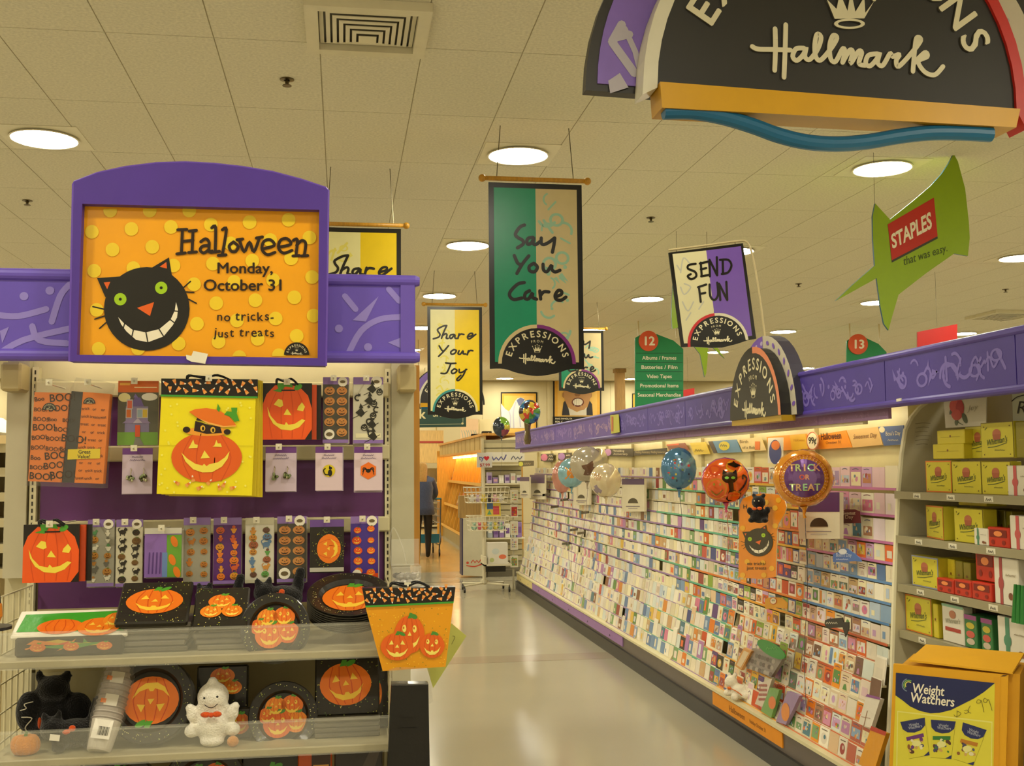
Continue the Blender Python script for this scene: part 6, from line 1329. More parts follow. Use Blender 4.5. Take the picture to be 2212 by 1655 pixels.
# ------------------------------------------------------------------ signs hung on the cards
m, o = pxmbx(1640, 1250, 2.20)
outl = q2((600, 1520), (605, 1100), (612, 870), (640, 815), (720, 785), (820, 768), (960, 780), (1010, 820), (1030, 890), (1015, 950), (960, 1040), (945, 1110), (935, 1515), (800, 1535))
m.prism(outl, 0, 0.004, 'e8891a', 'e8e0c4'); m.y0 = -0.0006
for x, y in ((850, 850), (930, 1060), (640, 1080), (930, 900), (680, 1380), (820, 1390), (900, 1440), (640, 1500), (720, 960), (830, 1500), (960, 830)): m.poly([K2(*p) for p in arc(x, y, 24, 24, 0, 360, 14)[:-1]], 'edb02c', 1)
kx = 258 / 444
draw_cat(m, lambda x, y: K2(785 + (x - 745) * kx * 0.98, 1207 + (y - 795) * kx), 2)
for t_, x, y, h_ in (('H', 660, 905, 9), ('een', 870, 910, 8), ('no tricks-', 765, 1410, 7.5), ('just treats', 765, 1450, 7.5), ('31', 850, 1010, 7)): m.text(t_, *K2(x, y), h_, '3a2010', 3, bold=0.01)
tag(m.build('aisle_talker', 'print_gloss', None, o, R90), 'curved orange Halloween sign with a grinning cat jutting from the cards', 'sign')
c = onX(*K2(755, 1030), 2.12)
plush('cat_plush', 'small black plush cat with orange bow hung on the orange sign', 'plush toy', (c.x + 0.02, c.y, c.z), [((0, 0, 0.035), (0.05, 0.03, 0.04), K), ((0, -0.005, 0.105), (0.038, 0.03, 0.034), K), ((-0.026, 0, 0.14), (0.012, 0.01, 0.012), K), ((0.026, 0, 0.14), (0.012, 0.01, 0.012), K), ((-0.048, -0.01, 0.06), (0.016, 0.014, 0.02), K), ((0.048, -0.01, 0.065), (0.016, 0.014, 0.02), K), ((-0.035, -0.02, 0.012), (0.02, 0.02, 0.014), K), ((0.035, -0.02, 0.012), (0.02, 0.02, 0.014), K)], 'fabric',
      [('bow', lambda q: (q.ball((-0.014, -0.034, 0.072), (0.014, 0.006, 0.008), 'e0641c', 8, 6), q.ball((0.014, -0.034, 0.074), (0.014, 0.006, 0.009), 'e0641c', 8, 6)), 'fabric'), ('eyes', lambda q: (q.ball((-0.012, -0.036, 0.112), 0.0035, 'd8d0b8', 6, 5), q.ball((0.012, -0.036, 0.112), 0.0035, 'd8d0b8', 6, 5)), 'plastic')], rz=radians(-40), group='black plush toys')
# white card hangers with the black badge
def hanger(label, quad, K, band, Xp=2.455):
    (ax, ay), (bx_, by) = quad
    def dr(m):
        cxx = (ax + bx_) / 2; m.rect(*K(ax, ay + (by - ay) * band), *K(bx_, ay), '4a2a5e', 1); q = K(cxx, ay + (by - ay) * 0.74); w2 = (K(bx_, 0)[0] - K(ax, 0)[0]) * 0.2
        draw_badge(m, q[0], q[1], w2, '1c1814', '1c1814', 2, '1c1814', text=False); m.stroke([K(ax + (bx_ - ax) * 0.2, ay + (by - ay) * 0.84), K(ax + (bx_ - ax) * 0.8, ay + (by - ay) * 0.84)], 1.4, '5a4a6a', 2, sm=False); m.stroke([K(ax + (bx_ - ax) * 0.3, ay + (by - ay) * 0.9), K(ax + (bx_ - ax) * 0.7, ay + (by - ay) * 0.9)], 0.8, '7a6a8a', 2, sm=False)
    xpl('hanging_bag', label, 'paper bag', [K(ax, by), K(ax, ay), K(bx_, ay), K(bx_, by)], Xp, 'd9d0b4', dr, 0.02, group='white paper bags hung on the card rack')
hanger('white paper bag with badge hung below the trick or treat balloon', ((1140, 760), (1505, 1175)), K2, 0.42, 2.40)
hanger('white paper bag with purple top right of the cream balloon', ((1090, 555), (1290, 850)), K1, 0.18)
hanger('white paper bag with badge between the blue and cream balloons', ((655, 560), (800, 790)), K1, 0.1)
hanger('white paper bag with purple top near the far rack end', ((268, 520), (400, 740)), K1, 0.35, 2.44)
hanger('white paper bag with purple top at the very far rack end', ((178, 540), (262, 730)), K1, 0.2, 2.33)
# small topper signs
xpl('topper_sign', 'maroon topper sign among pink cards near the divider', 'sign', q2((1500, 1040), (1503, 935), (1560, 912), (1640, 912), (1680, 930), (1690, 1035)), 2.47, '5a2024', lambda m: (m.text('Sweetest', *K2(1592, 960), 8, 'd8c0a0', 2, wmax=27), m.text('Day', *K2(1592, 995), 8, 'd8c0a0', 2)))
xpl('topper_sign', 'blue cloud-shaped topper sign in the lower near cards', 'sign', q2((1445, 1385), (1445, 1310), (1500, 1290), (1510, 1265), (1570, 1262), (1610, 1290), (1640, 1310), (1680, 1345), (1700, 1380), (1640, 1375)), 2.42, '4f74b4', lambda m: (m.ell(*K2(1535, 1290), 9, 6, 'd8dce0', 1.5), m.text("Boss's Day", *K2(1545, 1335), 8, 'd0d8e4', 2, wmax=34), m.scrib(*K2(1530, 1365), 26, 4, 'd0d8e4', 2)))
K3 = crop(3.988, 1450, 1240)
def q3(*pts): return [K3(*p) for p in pts]
xpl('topper_sign', 'green oval topper sign sticking out of the low cards', 'sign', [K3(860 + 120 * cos(t) + 0.35 * 60 * sin(t) * 0, 650 + 0.55 * 120 * cos(t) * 0.9 - 62 * sin(t)) for t in (2 * pi * k / 20 for k in range(20))], 2.30, '2c8a34', lambda m: m.scrib(*K3(865, 650), 22, 6, '6ab060', 2))
xpl('topper_sign', 'gold topper sign with 99 cent disc in the middle cards', 'sign', q3((810, 305), (805, 215), (870, 200), (950, 205), (1000, 250), (995, 300), (900, 290)), 2.36, 'dc9a14', lambda m: (m.ell(*K3(880, 233), 7.5, 7.5, 'c8402c', 1.2), m.ell(*K3(880, 233), 6.3, 6.3, 'e8dcb8', 1.6), m.text('99', *K3(880, 240), 5, '201810', 2)))
xpl('topper_sign', 'black arrow-shaped card tag hanging low near the divider', 'sign', q3((1320, 430), (1325, 400), (1350, 388), (1475, 375), (1482, 415), (1530, 415), (1530, 470), (1500, 545), (1475, 460), (1360, 468), (1330, 455)), 2.36, '17140f', lambda m: m.scrib(*K3(1385, 430), 24, 5, 'd8d0b8', 2))
for (x, y), lb in (((410, 700), 'tiny black tag left of the pink balloon'), ((570, 745), 'tiny black tag under the sky blue balloon'), ((485, 808), 'small black tag in the mid far cards, upper'), ((755, 860), 'small black tag below the white paper bag'), ((655, 1013), 'small black tag in the mid cards, left of a pair'), ((722, 1043), 'small black tag in the mid cards, right of a pair'), ((585, 1135), 'small slanted black tag low in the far cards')):
    xpl('rack_tag', lb, 'tag', [K1(x - 32, y + 14), K1(x - 30, y - 8), K1(x + 36, y - 16), K1(x + 34, y + 6)], 2.44, '1c1813', lambda m: None, 0.006, group='small black tags among the cards')
xpl('tall_card', 'tall purple-framed card with an orange moon above the gold balloon', 'card', q2((862, 500), (865, 275), (998, 268), (995, 490)), 2.50, 'e8e0d0', lambda m: (m.poly([K2(*p) for p in arc(930, 400, 55, 110, 0, 360, 24)[:-1]], '3a4486', 1), m.poly([K2(*p) for p in arc(935, 340, 38, 42, 0, 360, 16)[:-1]], 'e87a2c', 2)))
xpl('fascia_tag', 'small yellow-green sticker on the far purple fascia', 'sticker', [(1320, 937), (1318, 897), (1336, 895), (1338, 934)], 2.285, 'b8b848', lambda m: m.rect(1321, 932, 1325, 900, 'b85a3c', 1))
xpl('price_tag', 'small white price tag clipped to the near purple fascia', 'tag', [(1936, 868), (1936, 862), (1946, 860), (1946, 866)], 2.27, 'e0dcc8')
# plush, sweets and packets on the rack's bottom deck
c = onX(*K3(560, 1050), 2.29)
plush('teddy_plush', 'white plush bear with an orange bow lying on the rack deck', 'plush toy', (c.x + 0.02, c.y, 0.224), [((0, 0, 0.05), (0.05, 0.05, 0.045), 'ece4cc'), ((-0.05, -0.01, 0.10), (0.04, 0.038, 0.036), 'ece4cc'), ((-0.07, 0, 0.14), (0.014, 0.012, 0.014), 'ece4cc'), ((-0.03, 0.0, 0.142), (0.014, 0.012, 0.014), 'ece4cc'), ((0.06, -0.02, 0.04), (0.03, 0.028, 0.024), 'ece4cc'), ((0.05, 0.03, 0.09), (0.022, 0.02, 0.03), 'ece4cc'), ((-0.06, -0.03, 0.04), (0.025, 0.03, 0.022), 'ece4cc'), ((0.0, -0.05, 0.025), (0.025, 0.02, 0.022), 'ece4cc')], 'fabric',
      [('bow', lambda q: (q.ball((-0.04, -0.045, 0.07), (0.016, 0.008, 0.009), 'e0701c', 8, 6), q.tube(smooth([(-0.02, -0.05, 0.07), (0.02, -0.055, 0.06), (0.05, -0.045, 0.04)], 4), 0.003, 'd8701c', 5)), 'fabric')], rz=radians(-55))
def lpack(label, px, Xp, c, draw=None): xpl('film_pack', label, 'film pack', px, Xp, c, draw, 0.02, 'wrapped')
lpack('clear-wrapped row of small grey novelties behind the white bear', q3((610, 780), (700, 640), (960, 730), (860, 890)), 2.325, '8a8078', lambda m: [m.ell(*K3(690 + 24 * (k % 9) + (k // 9) * -12, 690 + 8 * (k % 9) + (k // 9) * 55), 4, 5, random.choice(['6a625c', 'a89c90', '5a4a44', '98887c']), 1, 8) for k in range(27)])
lpack('orange bordered cat picture card propped on the rack deck', q3((545, 790), (625, 635), (690, 665), (600, 830)), 2.31, 'd89a4c', lambda m: m.poly(q3((565, 785), (628, 660), (672, 680), (600, 808)), 'e0c8a0', 1))
lpack('white patterned film pack right of the white bear', q3((720, 1120), (790, 930), (870, 900), (790, 1150)), 2.31, 'cfc0ac', lambda m: [m.ell(*K3(760 + 12 * (k % 6), 1080 - 40 * (k // 6)), 2, 3, '9a4a3a', 1, 7) for k in range(24)])
lpack('green and purple film pack with an orange pumpkin at the deck front', q3((770, 1180), (850, 980), (930, 1000), (860, 1240)), 2.305, '6a9a4a', lambda m: m.ell(*K3(870, 1110), 8, 14, 'd8742c', 1))
lpack('lilac and orange film pack at the deck front, near the gold strip', q3((900, 1270), (1000, 1010), (1105, 1050), (985, 1300)), 2.305, '9a80a8', lambda m: m.ell(*K3(985, 1190), 9, 20, 'e08a3c', 1))
lpack('gold boxed card set with a red top beside the divider foot', q3((1610, 1640), (1720, 1330), (1850, 1375), (1750, 1690)), 2.305, 'e09a14', lambda m: m.poly(q3((1712, 1345), (1725, 1310), (1855, 1360), (1845, 1395)), 'b8301c', 1))
lpack('white sympathy box with a cross on the lower right cards', q3((1610, 1290), (1680, 1050), (1800, 1080), (1720, 1330)), 2.34, 'e4dccc', lambda m: (m.stroke(q3((1690, 1180), (1655, 1330)), 1.2, '9a6a4a', 1), m.stroke(q3((1640, 1230), (1715, 1245)), 1.2, '9a6a4a', 1), m.poly(q3((1675, 1055), (1690, 1035), (1805, 1065), (1798, 1085)), '8a4a90', 1)))

# ================================================================== CHOCOLATE BAY
bay = thing('shelf_bay', 'cream shelf bay for boxed chocolates right of the divider', 'shelf', (2.5, 4.6, 0))
BO = Vector((2.5, 4.6, 0)); BY0 = 2.6
def bbx(name, x0, y0, z0, x1, y1, z1, c, mat='metal_paint', par=None):
    m = MB(); m.box(x0 - BO.x, y0 - BO.y, z0, x1 - BO.x, y1 - BO.y, z1, c); return m.build(name, mat, par or bay)
bbx('back_panel', 2.86, BY0, 0.1, 2.9, 4.685, 1.98, 'a89a70')
bbx('base', 2.42, BY0, 0, 2.9, 4.685, 0.3, '6a604a')
SZ = [1.475, 1.275, 1.058, 0.852, 0.62]
for z in SZ:
    s_ = bbx('shelf_board', 2.495, BY0, z - 0.022, 2.86, 4.68, z, '8e866a')
    f_ = bbx('price_rail', 2.486, BY0, z - 0.032, 2.495, 4.68, z + 0.002, '989070', par=bay)
    for k in range(6):
        m = MB(); y = 4.50 - k * 0.27; m.box(2.4845 - BO.x, y - 0.05 - BO.y, z - 0.026, 2.486 - BO.x, y + 0.01 - BO.y, z - 0.004, 'dcd6bc'); m.M = Matrix.Translation((2.4842 - BO.x, y - 0.02 - BO.y, z - 0.022)) @ Matrix.Rotation(R90, 4, 'Z'); m.scrib(0, 0, 0.036, 0.012, '3a3428', 1); m.build('price_ticket', 'paper', f_)
for y in (3.72,):
    bbx('upright', 2.845, y - 0.02, 0.3, 2.86, y + 0.02, 1.98, '6f6648')
KR = crop(3.94, 1880, 820)
GC = 'chocolate boxes on the right shelves'
def choc(label, x0, x1, y0, y1, z, style, d=0.045, Xp=2.52, rz=0):
    """a box with its front on the plane x = Xp, standing at height z; pixels give its width and height"""
    ym = (y0 + y1) / 2
    ya_, yb_ = onX(x0, ym, Xp).y, onX(x1, ym, Xp).y; h_ = onX(x0, y0, Xp).z - onX(x0, y1, Xp).z; w_ = ya_ - yb_
    m = MB(); b0 = {'y': 'c9bd30', 'o': 'c9bd30', 'b': 'c9bd30', 'w': 'e0dac8', 'r': 'c0301c', 's': 'd0c030', 'g': '3a7a44', 'x': 'dcd6c4', 'p': '8e8428'}[style]  # p is the s yellow with the shade of the deeper boxes painted in
    rim = {'o': 'd8782c', 'b': '8a94b8', 'y': '8a7a24'}.get(style, b0)
    m.bbox(-w_ / 2, 0, 0, w_ / 2, d, h_, b0, 0.003)
    if style in 'oyb':
        t_ = 0.007 if style != 'y' else 0.003
        m.rect(-w_ / 2, 0, w_ / 2, h_, '7a6a24', 0.6); m.rect(-w_ / 2 + 0.0015, 0.0015, w_ / 2 - 0.0015, h_ - 0.0015, rim, 1); m.rect(-w_ / 2 + t_, t_, w_ / 2 - t_, h_ - t_, 'cfc336', 2)
        m.text("Whitman's", 0.0, h_ * 0.40, h_ * 0.17, '4a5a2c', 4, shear=0.35, bold=0.012, wmax=w_ * 0.66, rot=6); m.stroke([(-w_ * 0.28, h_ * 0.30), (0, h_ * 0.33), (w_ * 0.3, h_ * 0.42)], 0.003, '4a5a2c', 4); m.ell(0, h_ * 0.68, w_ * 0.13, h_ * 0.13, 'b86a4a', 3, 14); m.poly([(-w_ * 0.1, h_ * 0.5), (w_ * 0.1, h_ * 0.5), (w_ * 0.13, h_ * 0.66), (-w_ * 0.13, h_ * 0.66)], 'a85a3c', 3.4)
        m.scrib(w_ * 0.08, h_ * 0.2, w_ * 0.3, h_ * 0.05, '7a7a3c', 4)
        for sx_ in (-1, 1):
            for sz_ in (0.1, 0.88): m.ell(sx_ * w_ * 0.4, h_ * sz_, 0.003, 0.003, '6a4a24', 4, 8)
        m.stroke([(-w_ * 0.36, h_ * 0.80), (-w_ * 0.3, h_ * 0.86)], 0.003, '4a5a2c', 4, sm=False)
    elif style == 'w':
        rc = random.choice(['a84a4a', '4f8a6a', 'c85a5a']); m.rect(-w_ * 0.26, 0, -w_ * 0.14, h_, rc, 2); m.ell(-w_ * 0.2, h_ * 0.45, w_ * 0.11, h_ * 0.15, rc, 3, 14); m.ell(w_ * 0.18, h_ * 0.2, w_ * 0.09, h_ * 0.08, '7a4a34', 3, 10); m.ell(w_ * 0.3, h_ * 0.18, w_ * 0.08, h_ * 0.07, '8a5a3c', 3, 10); m.scrib(w_ * 0.2, h_ * 0.62, w_ * 0.4, h_ * 0.05, '8a7a5a', 3)
    elif style == 'r':
        m.rect(-w_ * 0.4, h_ * 0.5, w_ * 0.4, h_ * 0.88, '7a1a12', 2); m.ell(0, h_ * 0.68, w_ * 0.2, h_ * 0.14, 'e88a4a', 3, 12); m.ell(-w_ * 0.25, h_ * 0.25, w_ * 0.09, h_ * 0.12, '8a1c14', 2, 10); m.ell(w_ * 0.25, h_ * 0.25, w_ * 0.09, h_ * 0.12, '8a1c14', 2, 10)
    elif style == 'g':
        m.rect(-w_ / 2, h_ * 0.86, w_ / 2, h_, '9a4a88', 2); m.ell(0, h_ * 0.68, w_ * 0.35, h_ * 0.1, 'c8b83c', 2, 12); m.ell(0, h_ * 0.42, w_ * 0.36, h_ * 0.11, 'c85a4a', 2, 12); m.ell(0, h_ * 0.2, w_ * 0.34, h_ * 0.1, 'c8b8a0', 2, 12)
    elif style == 'x':
        m.text("Whitman's", 0.0, h_ * 0.52, h_ * 0.13, '8a8a70', 3, shear=0.35, wmax=w_ * 0.7, rot=5); m.ell(0, h_ * 0.75, w_ * 0.16, h_ * 0.11, 'b87a5a', 2, 14); m.rect(-w_ * 0.36, h_ * 0.3, w_ * 0.36, h_ * 0.4, 'a83a2c', 2); m.rect(-w_ / 2, h_ * 0.93, w_ / 2, h_, '8ab89a', 1.4)
    elif style in 'sp': m.ell(0, h_ * 0.55, 0.006, 0.006, '7a4a24', 2, 8); m.stroke([(-w_ * 0.35, h_ * 0.5), (w_ * 0.35, h_ * 0.5)], 0.002, 'b0a024', 2, sm=False)
    tag(m.build('chocolate_box', 'print_gloss', None, (Xp, (ya_ + yb_) / 2, z + 0.001), R90 + rz), label, 'chocolate box', GC)
    return h_
h1 = choc('orange-bordered yellow chocolate box at the left end of the top shelf', 2000, 2056, 992, 1060, SZ[0], 'o')
choc('yellow chocolate box with a small square picture, second on top shelf', 2057, 2120, 992, 1061, SZ[0], 'y')
choc('yellow chocolate box third along the bottom row of the top shelf', 2121, 2184, 992, 1063, SZ[0], 'y')
choc('white ribboned chocolate box at the right end of the top shelf', 2176, 2235, 1003, 1068, SZ[0], 'w', Xp=2.505)
Z2 = SZ[0] + h1 + 0.006
choc('wide plain yellow box lying lower in the small stack, upper row', 2015, 2081, 958, 990, Z2, 's', 0.09)
choc('wide plain yellow box lying upper in the small stack, upper row', 2024, 2083, 927, 957, Z2 + 0.062, 's', 0.09)
choc('partly hidden yellow chocolate box behind the upper row front box', 2086, 2140, 921, 990, Z2, 'y', Xp=2.56)
choc('yellow chocolate box standing foremost in the upper row', 2120, 2190, 914, 990, Z2, 'y', Xp=2.515)
choc('yellow box edge at the right of the upper row', 2194, 2250, 912, 990, Z2, 'p', 0.06)
h2 = choc('orange-bordered yellow chocolate box at left end of second shelf', 1990, 2050, 1093, 1163, SZ[1], 'o', 0.06, rz=radians(-12), Xp=2.53)
choc('yellow chocolate box second along the second shelf', 2062, 2124, 1097, 1170, SZ[1], 'y', 0.06)
choc('yellow box lying atop the boxes on the second shelf', 2070, 2130, 1080, 1096, SZ[1] + 0.15, 's', 0.09, Xp=2.56)
for k in range(4): choc('dim yellow box, %s in the deep row behind the red box' % NUM[k], 2128 + 15 * k, 2141 + 15 * k, 1100, 1172, SZ[1], 'p', 0.1, Xp=2.62)
choc('small white ribboned chocolate box before the yellow box, second shelf', 2104, 2134, 1140, 1176, SZ[1], 'w', 0.03, Xp=2.498)
choc('red chocolate box with a gold window on the second shelf', 2134, 2180, 1142, 1184, SZ[1], 'r', 0.04, Xp=2.502)
choc('white ribboned chocolate box at right end of second shelf', 2182, 2240, 1118, 1190, SZ[1], 'w', 0.05, Xp=2.505)
choc('blue-bordered yellow chocolate box at left end of third shelf', 1970, 2027, 1200, 1266, SZ[2], 'b', 0.05)
for k in range(4): choc('yellow box spine, %s in the row right of the blue-bordered box' % NUM[k], 2030 + 17 * k, 2045 + 17 * k, 1204, 1272, SZ[2], 's' if k < 2 else 'p', 0.12, Xp=2.56)
for k, (a_, b_) in enumerate(((2024, 2060), (2062, 2098), (2100, 2142))): choc('red foil chocolate pack, %s along the third shelf front' % NUM[k], a_, b_, 1256 + 4 * k, 1286 + 8 * k, SZ[2], 'r', 0.04, Xp=2.50)
choc('tall red bag of chocolates with dark lettering on third shelf', 2108, 2150, 1200, 1262, SZ[2] + 0.075, 'r', 0.03, Xp=2.52)
choc('white chocolate box with green ribbon at right of third shelf', 2148, 2200, 1208, 1308, SZ[2], 'w', 0.05, Xp=2.505)
choc('orange-bordered yellow chocolate box at left end of fourth shelf', 1957, 2013, 1297, 1375, SZ[3], 'o', 0.07)
choc('yellow box spine right of the orange-bordered box, fourth shelf', 2016, 2026, 1305, 1378, SZ[3], 's', 0.07)
choc('white sampler chocolate box with red band on the fourth shelf', 2036, 2082, 1312, 1392, SZ[3], 'x', 0.04)
choc('green chocolate box with magenta top, left one on fourth shelf', 2084, 2110, 1332, 1402, SZ[3], 'g', 0.1)
choc('green chocolate box with magenta top, right one on fourth shelf', 2120, 2144, 1338, 1410, SZ[3], 'g', 0.1)
choc('large white box with red ribbon at right of the fourth shelf', 2156, 2230, 1340, 1430, SZ[3], 'w', 0.06, Xp=2.505)
m = MB(); 
for k in range(3): m.tube([(0.0 + k * 0.022, 0, 0.14), (-0.008 + k * 0.026, 0, 0.0)], [0.006, 0.016], '2c7a34', 8)
p = onX(2196, 1345, 2.47); tag(m.build('candy_twist', 'wrapped', None, (2.472, p.y, p.z), R90), 'green foil candy twists hanging at the right photo edge', 'candy')
# header pictures of the bay
def rose(m):
    m.ell(*KR(740, 250), 15, 25, 'c8443a', 1, 16); m.ell(*KR(715, 225), 10, 14, 'd8584a', 2, 12); m.ell(*KR(765, 240), 9, 16, 'b83a34', 2, 12); m.ell(*KR(735, 300), 10, 12, 'd05044', 2, 12)
    m.stroke([KR(740, 320), KR(745, 360), KR(790, 385)], 1.6, '4a5a34', 1); m.ell(*KR(690, 270), 3, 8, '4f5a3a', 1, 10, 20); m.ell(*KR(805, 330), 5, 12, '4a5a38', 1, 10, -20); m.ell(*KR(735, 365), 4, 7, '4a5a38', 1, 10)
    m.text('Joy', *KR(880, 260), 12, 'b0a890', 2, shear=0.4, rot=10)
xpl('rose_sign', 'white header card with a red rose above the chocolate boxes', 'header sign', [KR(640, 412), KR(622, 140), KR(985, 120), KR(985, 395)], 2.56, 'd6d0be', rose)
xpl('header_sign', 'pale header sign with black script at the right photo edge', 'header sign', [KR(1215, 380), KR(1205, 85), KR(1420, 60), KR(1420, 370)], 2.60, 'ccd0bc', lambda m: (m.text('R', *KR(1285, 290), 28, '1c1814', 2, shear=0.2), m.stroke([KR(1208, 185), KR(1250, 150), KR(1320, 130)], 2, '2a241c', 2)))

# ------------------------------------------------------------------ yellow snack carton
KW = crop(6.018, 1880, 1380)
YW, RW = 3.45, radians(-38)
cw = onY(2030, 1655, YW); cart_h = cw.z
ww = thing('snack_carton', 'yellow cardboard display carton with navy logo and three snack bags', 'carton', (cw.x, YW, 0), RW)
D_ = 0.26
def wbuild(m, name, mat='paper'): return m.build(name, mat, ww)
YEL = 'dca012'
m, o = pxmbr(2030, 1655, YW, RW); off = cw.z
def shift(mm): mm.v = [(a_, b_, c_ + off) for a_, b_, c_ in mm.v]; return mm
def pw(*pts): return [KW(*p) for p in pts]
m.prism(pw((300, 330), (1795, 470), (1700, 3900), (150, 3900)), 0, 0.02, YEL); shift(m); wbuild(m, 'front_panel')
m, o = pxmbr(2030, 1655, YW, RW); m.prism(pw((400, 345), (1940, 480), (1860, 3900), (170, 3900)), 0.022, D_, 'd0950f'); shift(m); wbuild(m, 'carton_body')
m, o = pxmbr(2030, 1655, YW, RW); v = [m.T2(p) for p in pw((500, 272), (1850, 435), (1930, 320), (590, 195))]
ys_ = (0.03, 0.03, D_ - 0.02, D_ - 0.02); lidv = [(v[0][0], 0.0, v[0][1]), (v[1][0], 0.0, v[1][1]), (v[2][0], 0.22, v[2][1] - 0.0), (v[3][0], 0.22, v[3][1])]
m.add(lidv + [(a_, b_, c_ - 0.006) for a_, b_, c_ in lidv], [(0, 1, 2, 3), (7, 6, 5, 4), (0, 4, 5, 1), (1, 5, 6, 2), (2, 6, 7, 3), (3, 7, 4, 0)], 'e0a618'); shift(m); wbuild(m, 'lid_flap')
m, o = pxmbr(2030, 1655, YW, RW); m.y0 = -0.001
m.poly(pw((330, 720), (345, 440), (1620, 580), (1600, 1700), (1580, 2300), (265, 2250), (300, 1500)), 'dccf3e', 1)
m.poly(pw((335, 440), (1620, 575), (1480, 690), (1350, 775), (1200, 850), (1050, 925), (900, 962), (780, 968), (640, 935), (520, 880), (420, 800), (328, 735)), '232a58', 2)
for a0, a1, r_, c in ((110, 250, 82, '7a88a0'), (60, 235, 62, '7ab060'), (50, 215, 42, 'd8d060')): m.stroke([KW(500 + r_ * cos(radians(a)), 600 - r_ * sin(radians(a))) for a in range(a0, a1 + 1, 20)], 2.2, c, 3)
m.text('Weight', *KW(545, 695), 21, 'efe8d0', 4, 'l', 0.02, rot=-6.5, wmax=69); m.text('Watchers', *KW(520, 815), 21, 'efe8d0', 4, 'l', 0.02, rot=-6.5, wmax=95)
m.poly(pw((350, 935), (1590, 1075), (1575, 2150), (330, 2100)), 'e4de7a', 2); m.poly(pw((365, 952), (1575, 1092), (1562, 2135), (345, 2085)), 'd9cf45', 3)
for (x, y, a_, c) in ((560, 1110, 10, '6a3a7a'), (945, 1120, -4, '3a7a3c'), (1340, 1190, -18, 'b87a2c')):
    def g(u, v, x=x, y=y, a_=a_): t = radians(a_); return KW(x + u * cos(t) + v * sin(t), y - u * sin(t) + v * cos(t))
    m.poly([g(-160, -60), g(165, -60), g(140, 430), g(-130, 430)], 'd6cc40', 4); m.stroke([g(-130, 430), g(140, 430), g(160, 0)], 0.5, '8a8424', 4.5, sm=False)
    m.poly([g(-160, -60), g(165, -60), g(150, 40), g(90, 90), g(0, 108), g(-90, 90), g(-145, 40)], '2a3160', 5)
    m.text('Weight', *g(10, 20), 6.5, 'b8bcc8', 6, rot=a_, wmax=22); m.text('Watchers', *g(20, 55), 6.5, 'b8bcc8', 6, rot=a_, wmax=30)
    m.poly([g(-120, 150), g(110, 135), g(112, 185), g(-118, 200)], c, 5)
    for q in range(16): m.ell(*g(random.uniform(-110, 110), random.uniform(205, 350)), random.uniform(2.5, 6), random.uniform(2, 4.5), random.choice(['5a3a2c', '8a5a34', 'c8a05c', '4a4a6a', 'e0d8b0', c]), 5, 8, random.uniform(0, 90))
    m.ell(*g(0, 250), 10, 7, 'e0dc90', 6, 14); m.poly([g(60, 430), g(140, 380), g(140, 430)], '2a3160', 6)
def scr(pts, w2=1.0): m.stroke([KW(*p) for p in pts], w2, '5a5228', 5)
scr([(1090, 985), (1110, 1010), (1150, 1000), (1180, 970), (1150, 945), (1130, 950)]); scr([(1130, 930), (1128, 1020)]); scr([(1225, 930), (1260, 925), (1280, 950), (1240, 970), (1225, 955)]); scr([(1300, 870), (1270, 940), (1310, 965)])
scr([(1440, 800), (1400, 790), (1385, 830), (1430, 830), (1445, 800), (1480, 950)]); scr([(1530, 800), (1490, 770), (1470, 810), (1510, 825), (1540, 790), (1585, 930)])
shift(m); wbuild(m, 'printed_front', 'print_gloss')
m, o = pxmbr(2030, 1655, YW, RW); m.y0 = -0.0008
m.poly(pw((1690, 490), (1735, 468), (1790, 468), (1750, 488)), '5a3c08', 1); m.poly(pw((1600, 500), (1690, 500), (1660, 2300), (1590, 2300)), 'd89a10', 0.6); shift(m); wbuild(m, 'slot', 'paper')
# hang tag above the carton
xpl('shelf_wobbler', 'grey shelf wobbler with an orange mark above the carton', 'tag', [(1998, 1416), (2002, 1392), (2040, 1400), (2036, 1420)], 2.44, 'b8bcb8', lambda m: m.ell(2016, 1413, 8, 6, 'd8582c', 1, 12), 0.003)

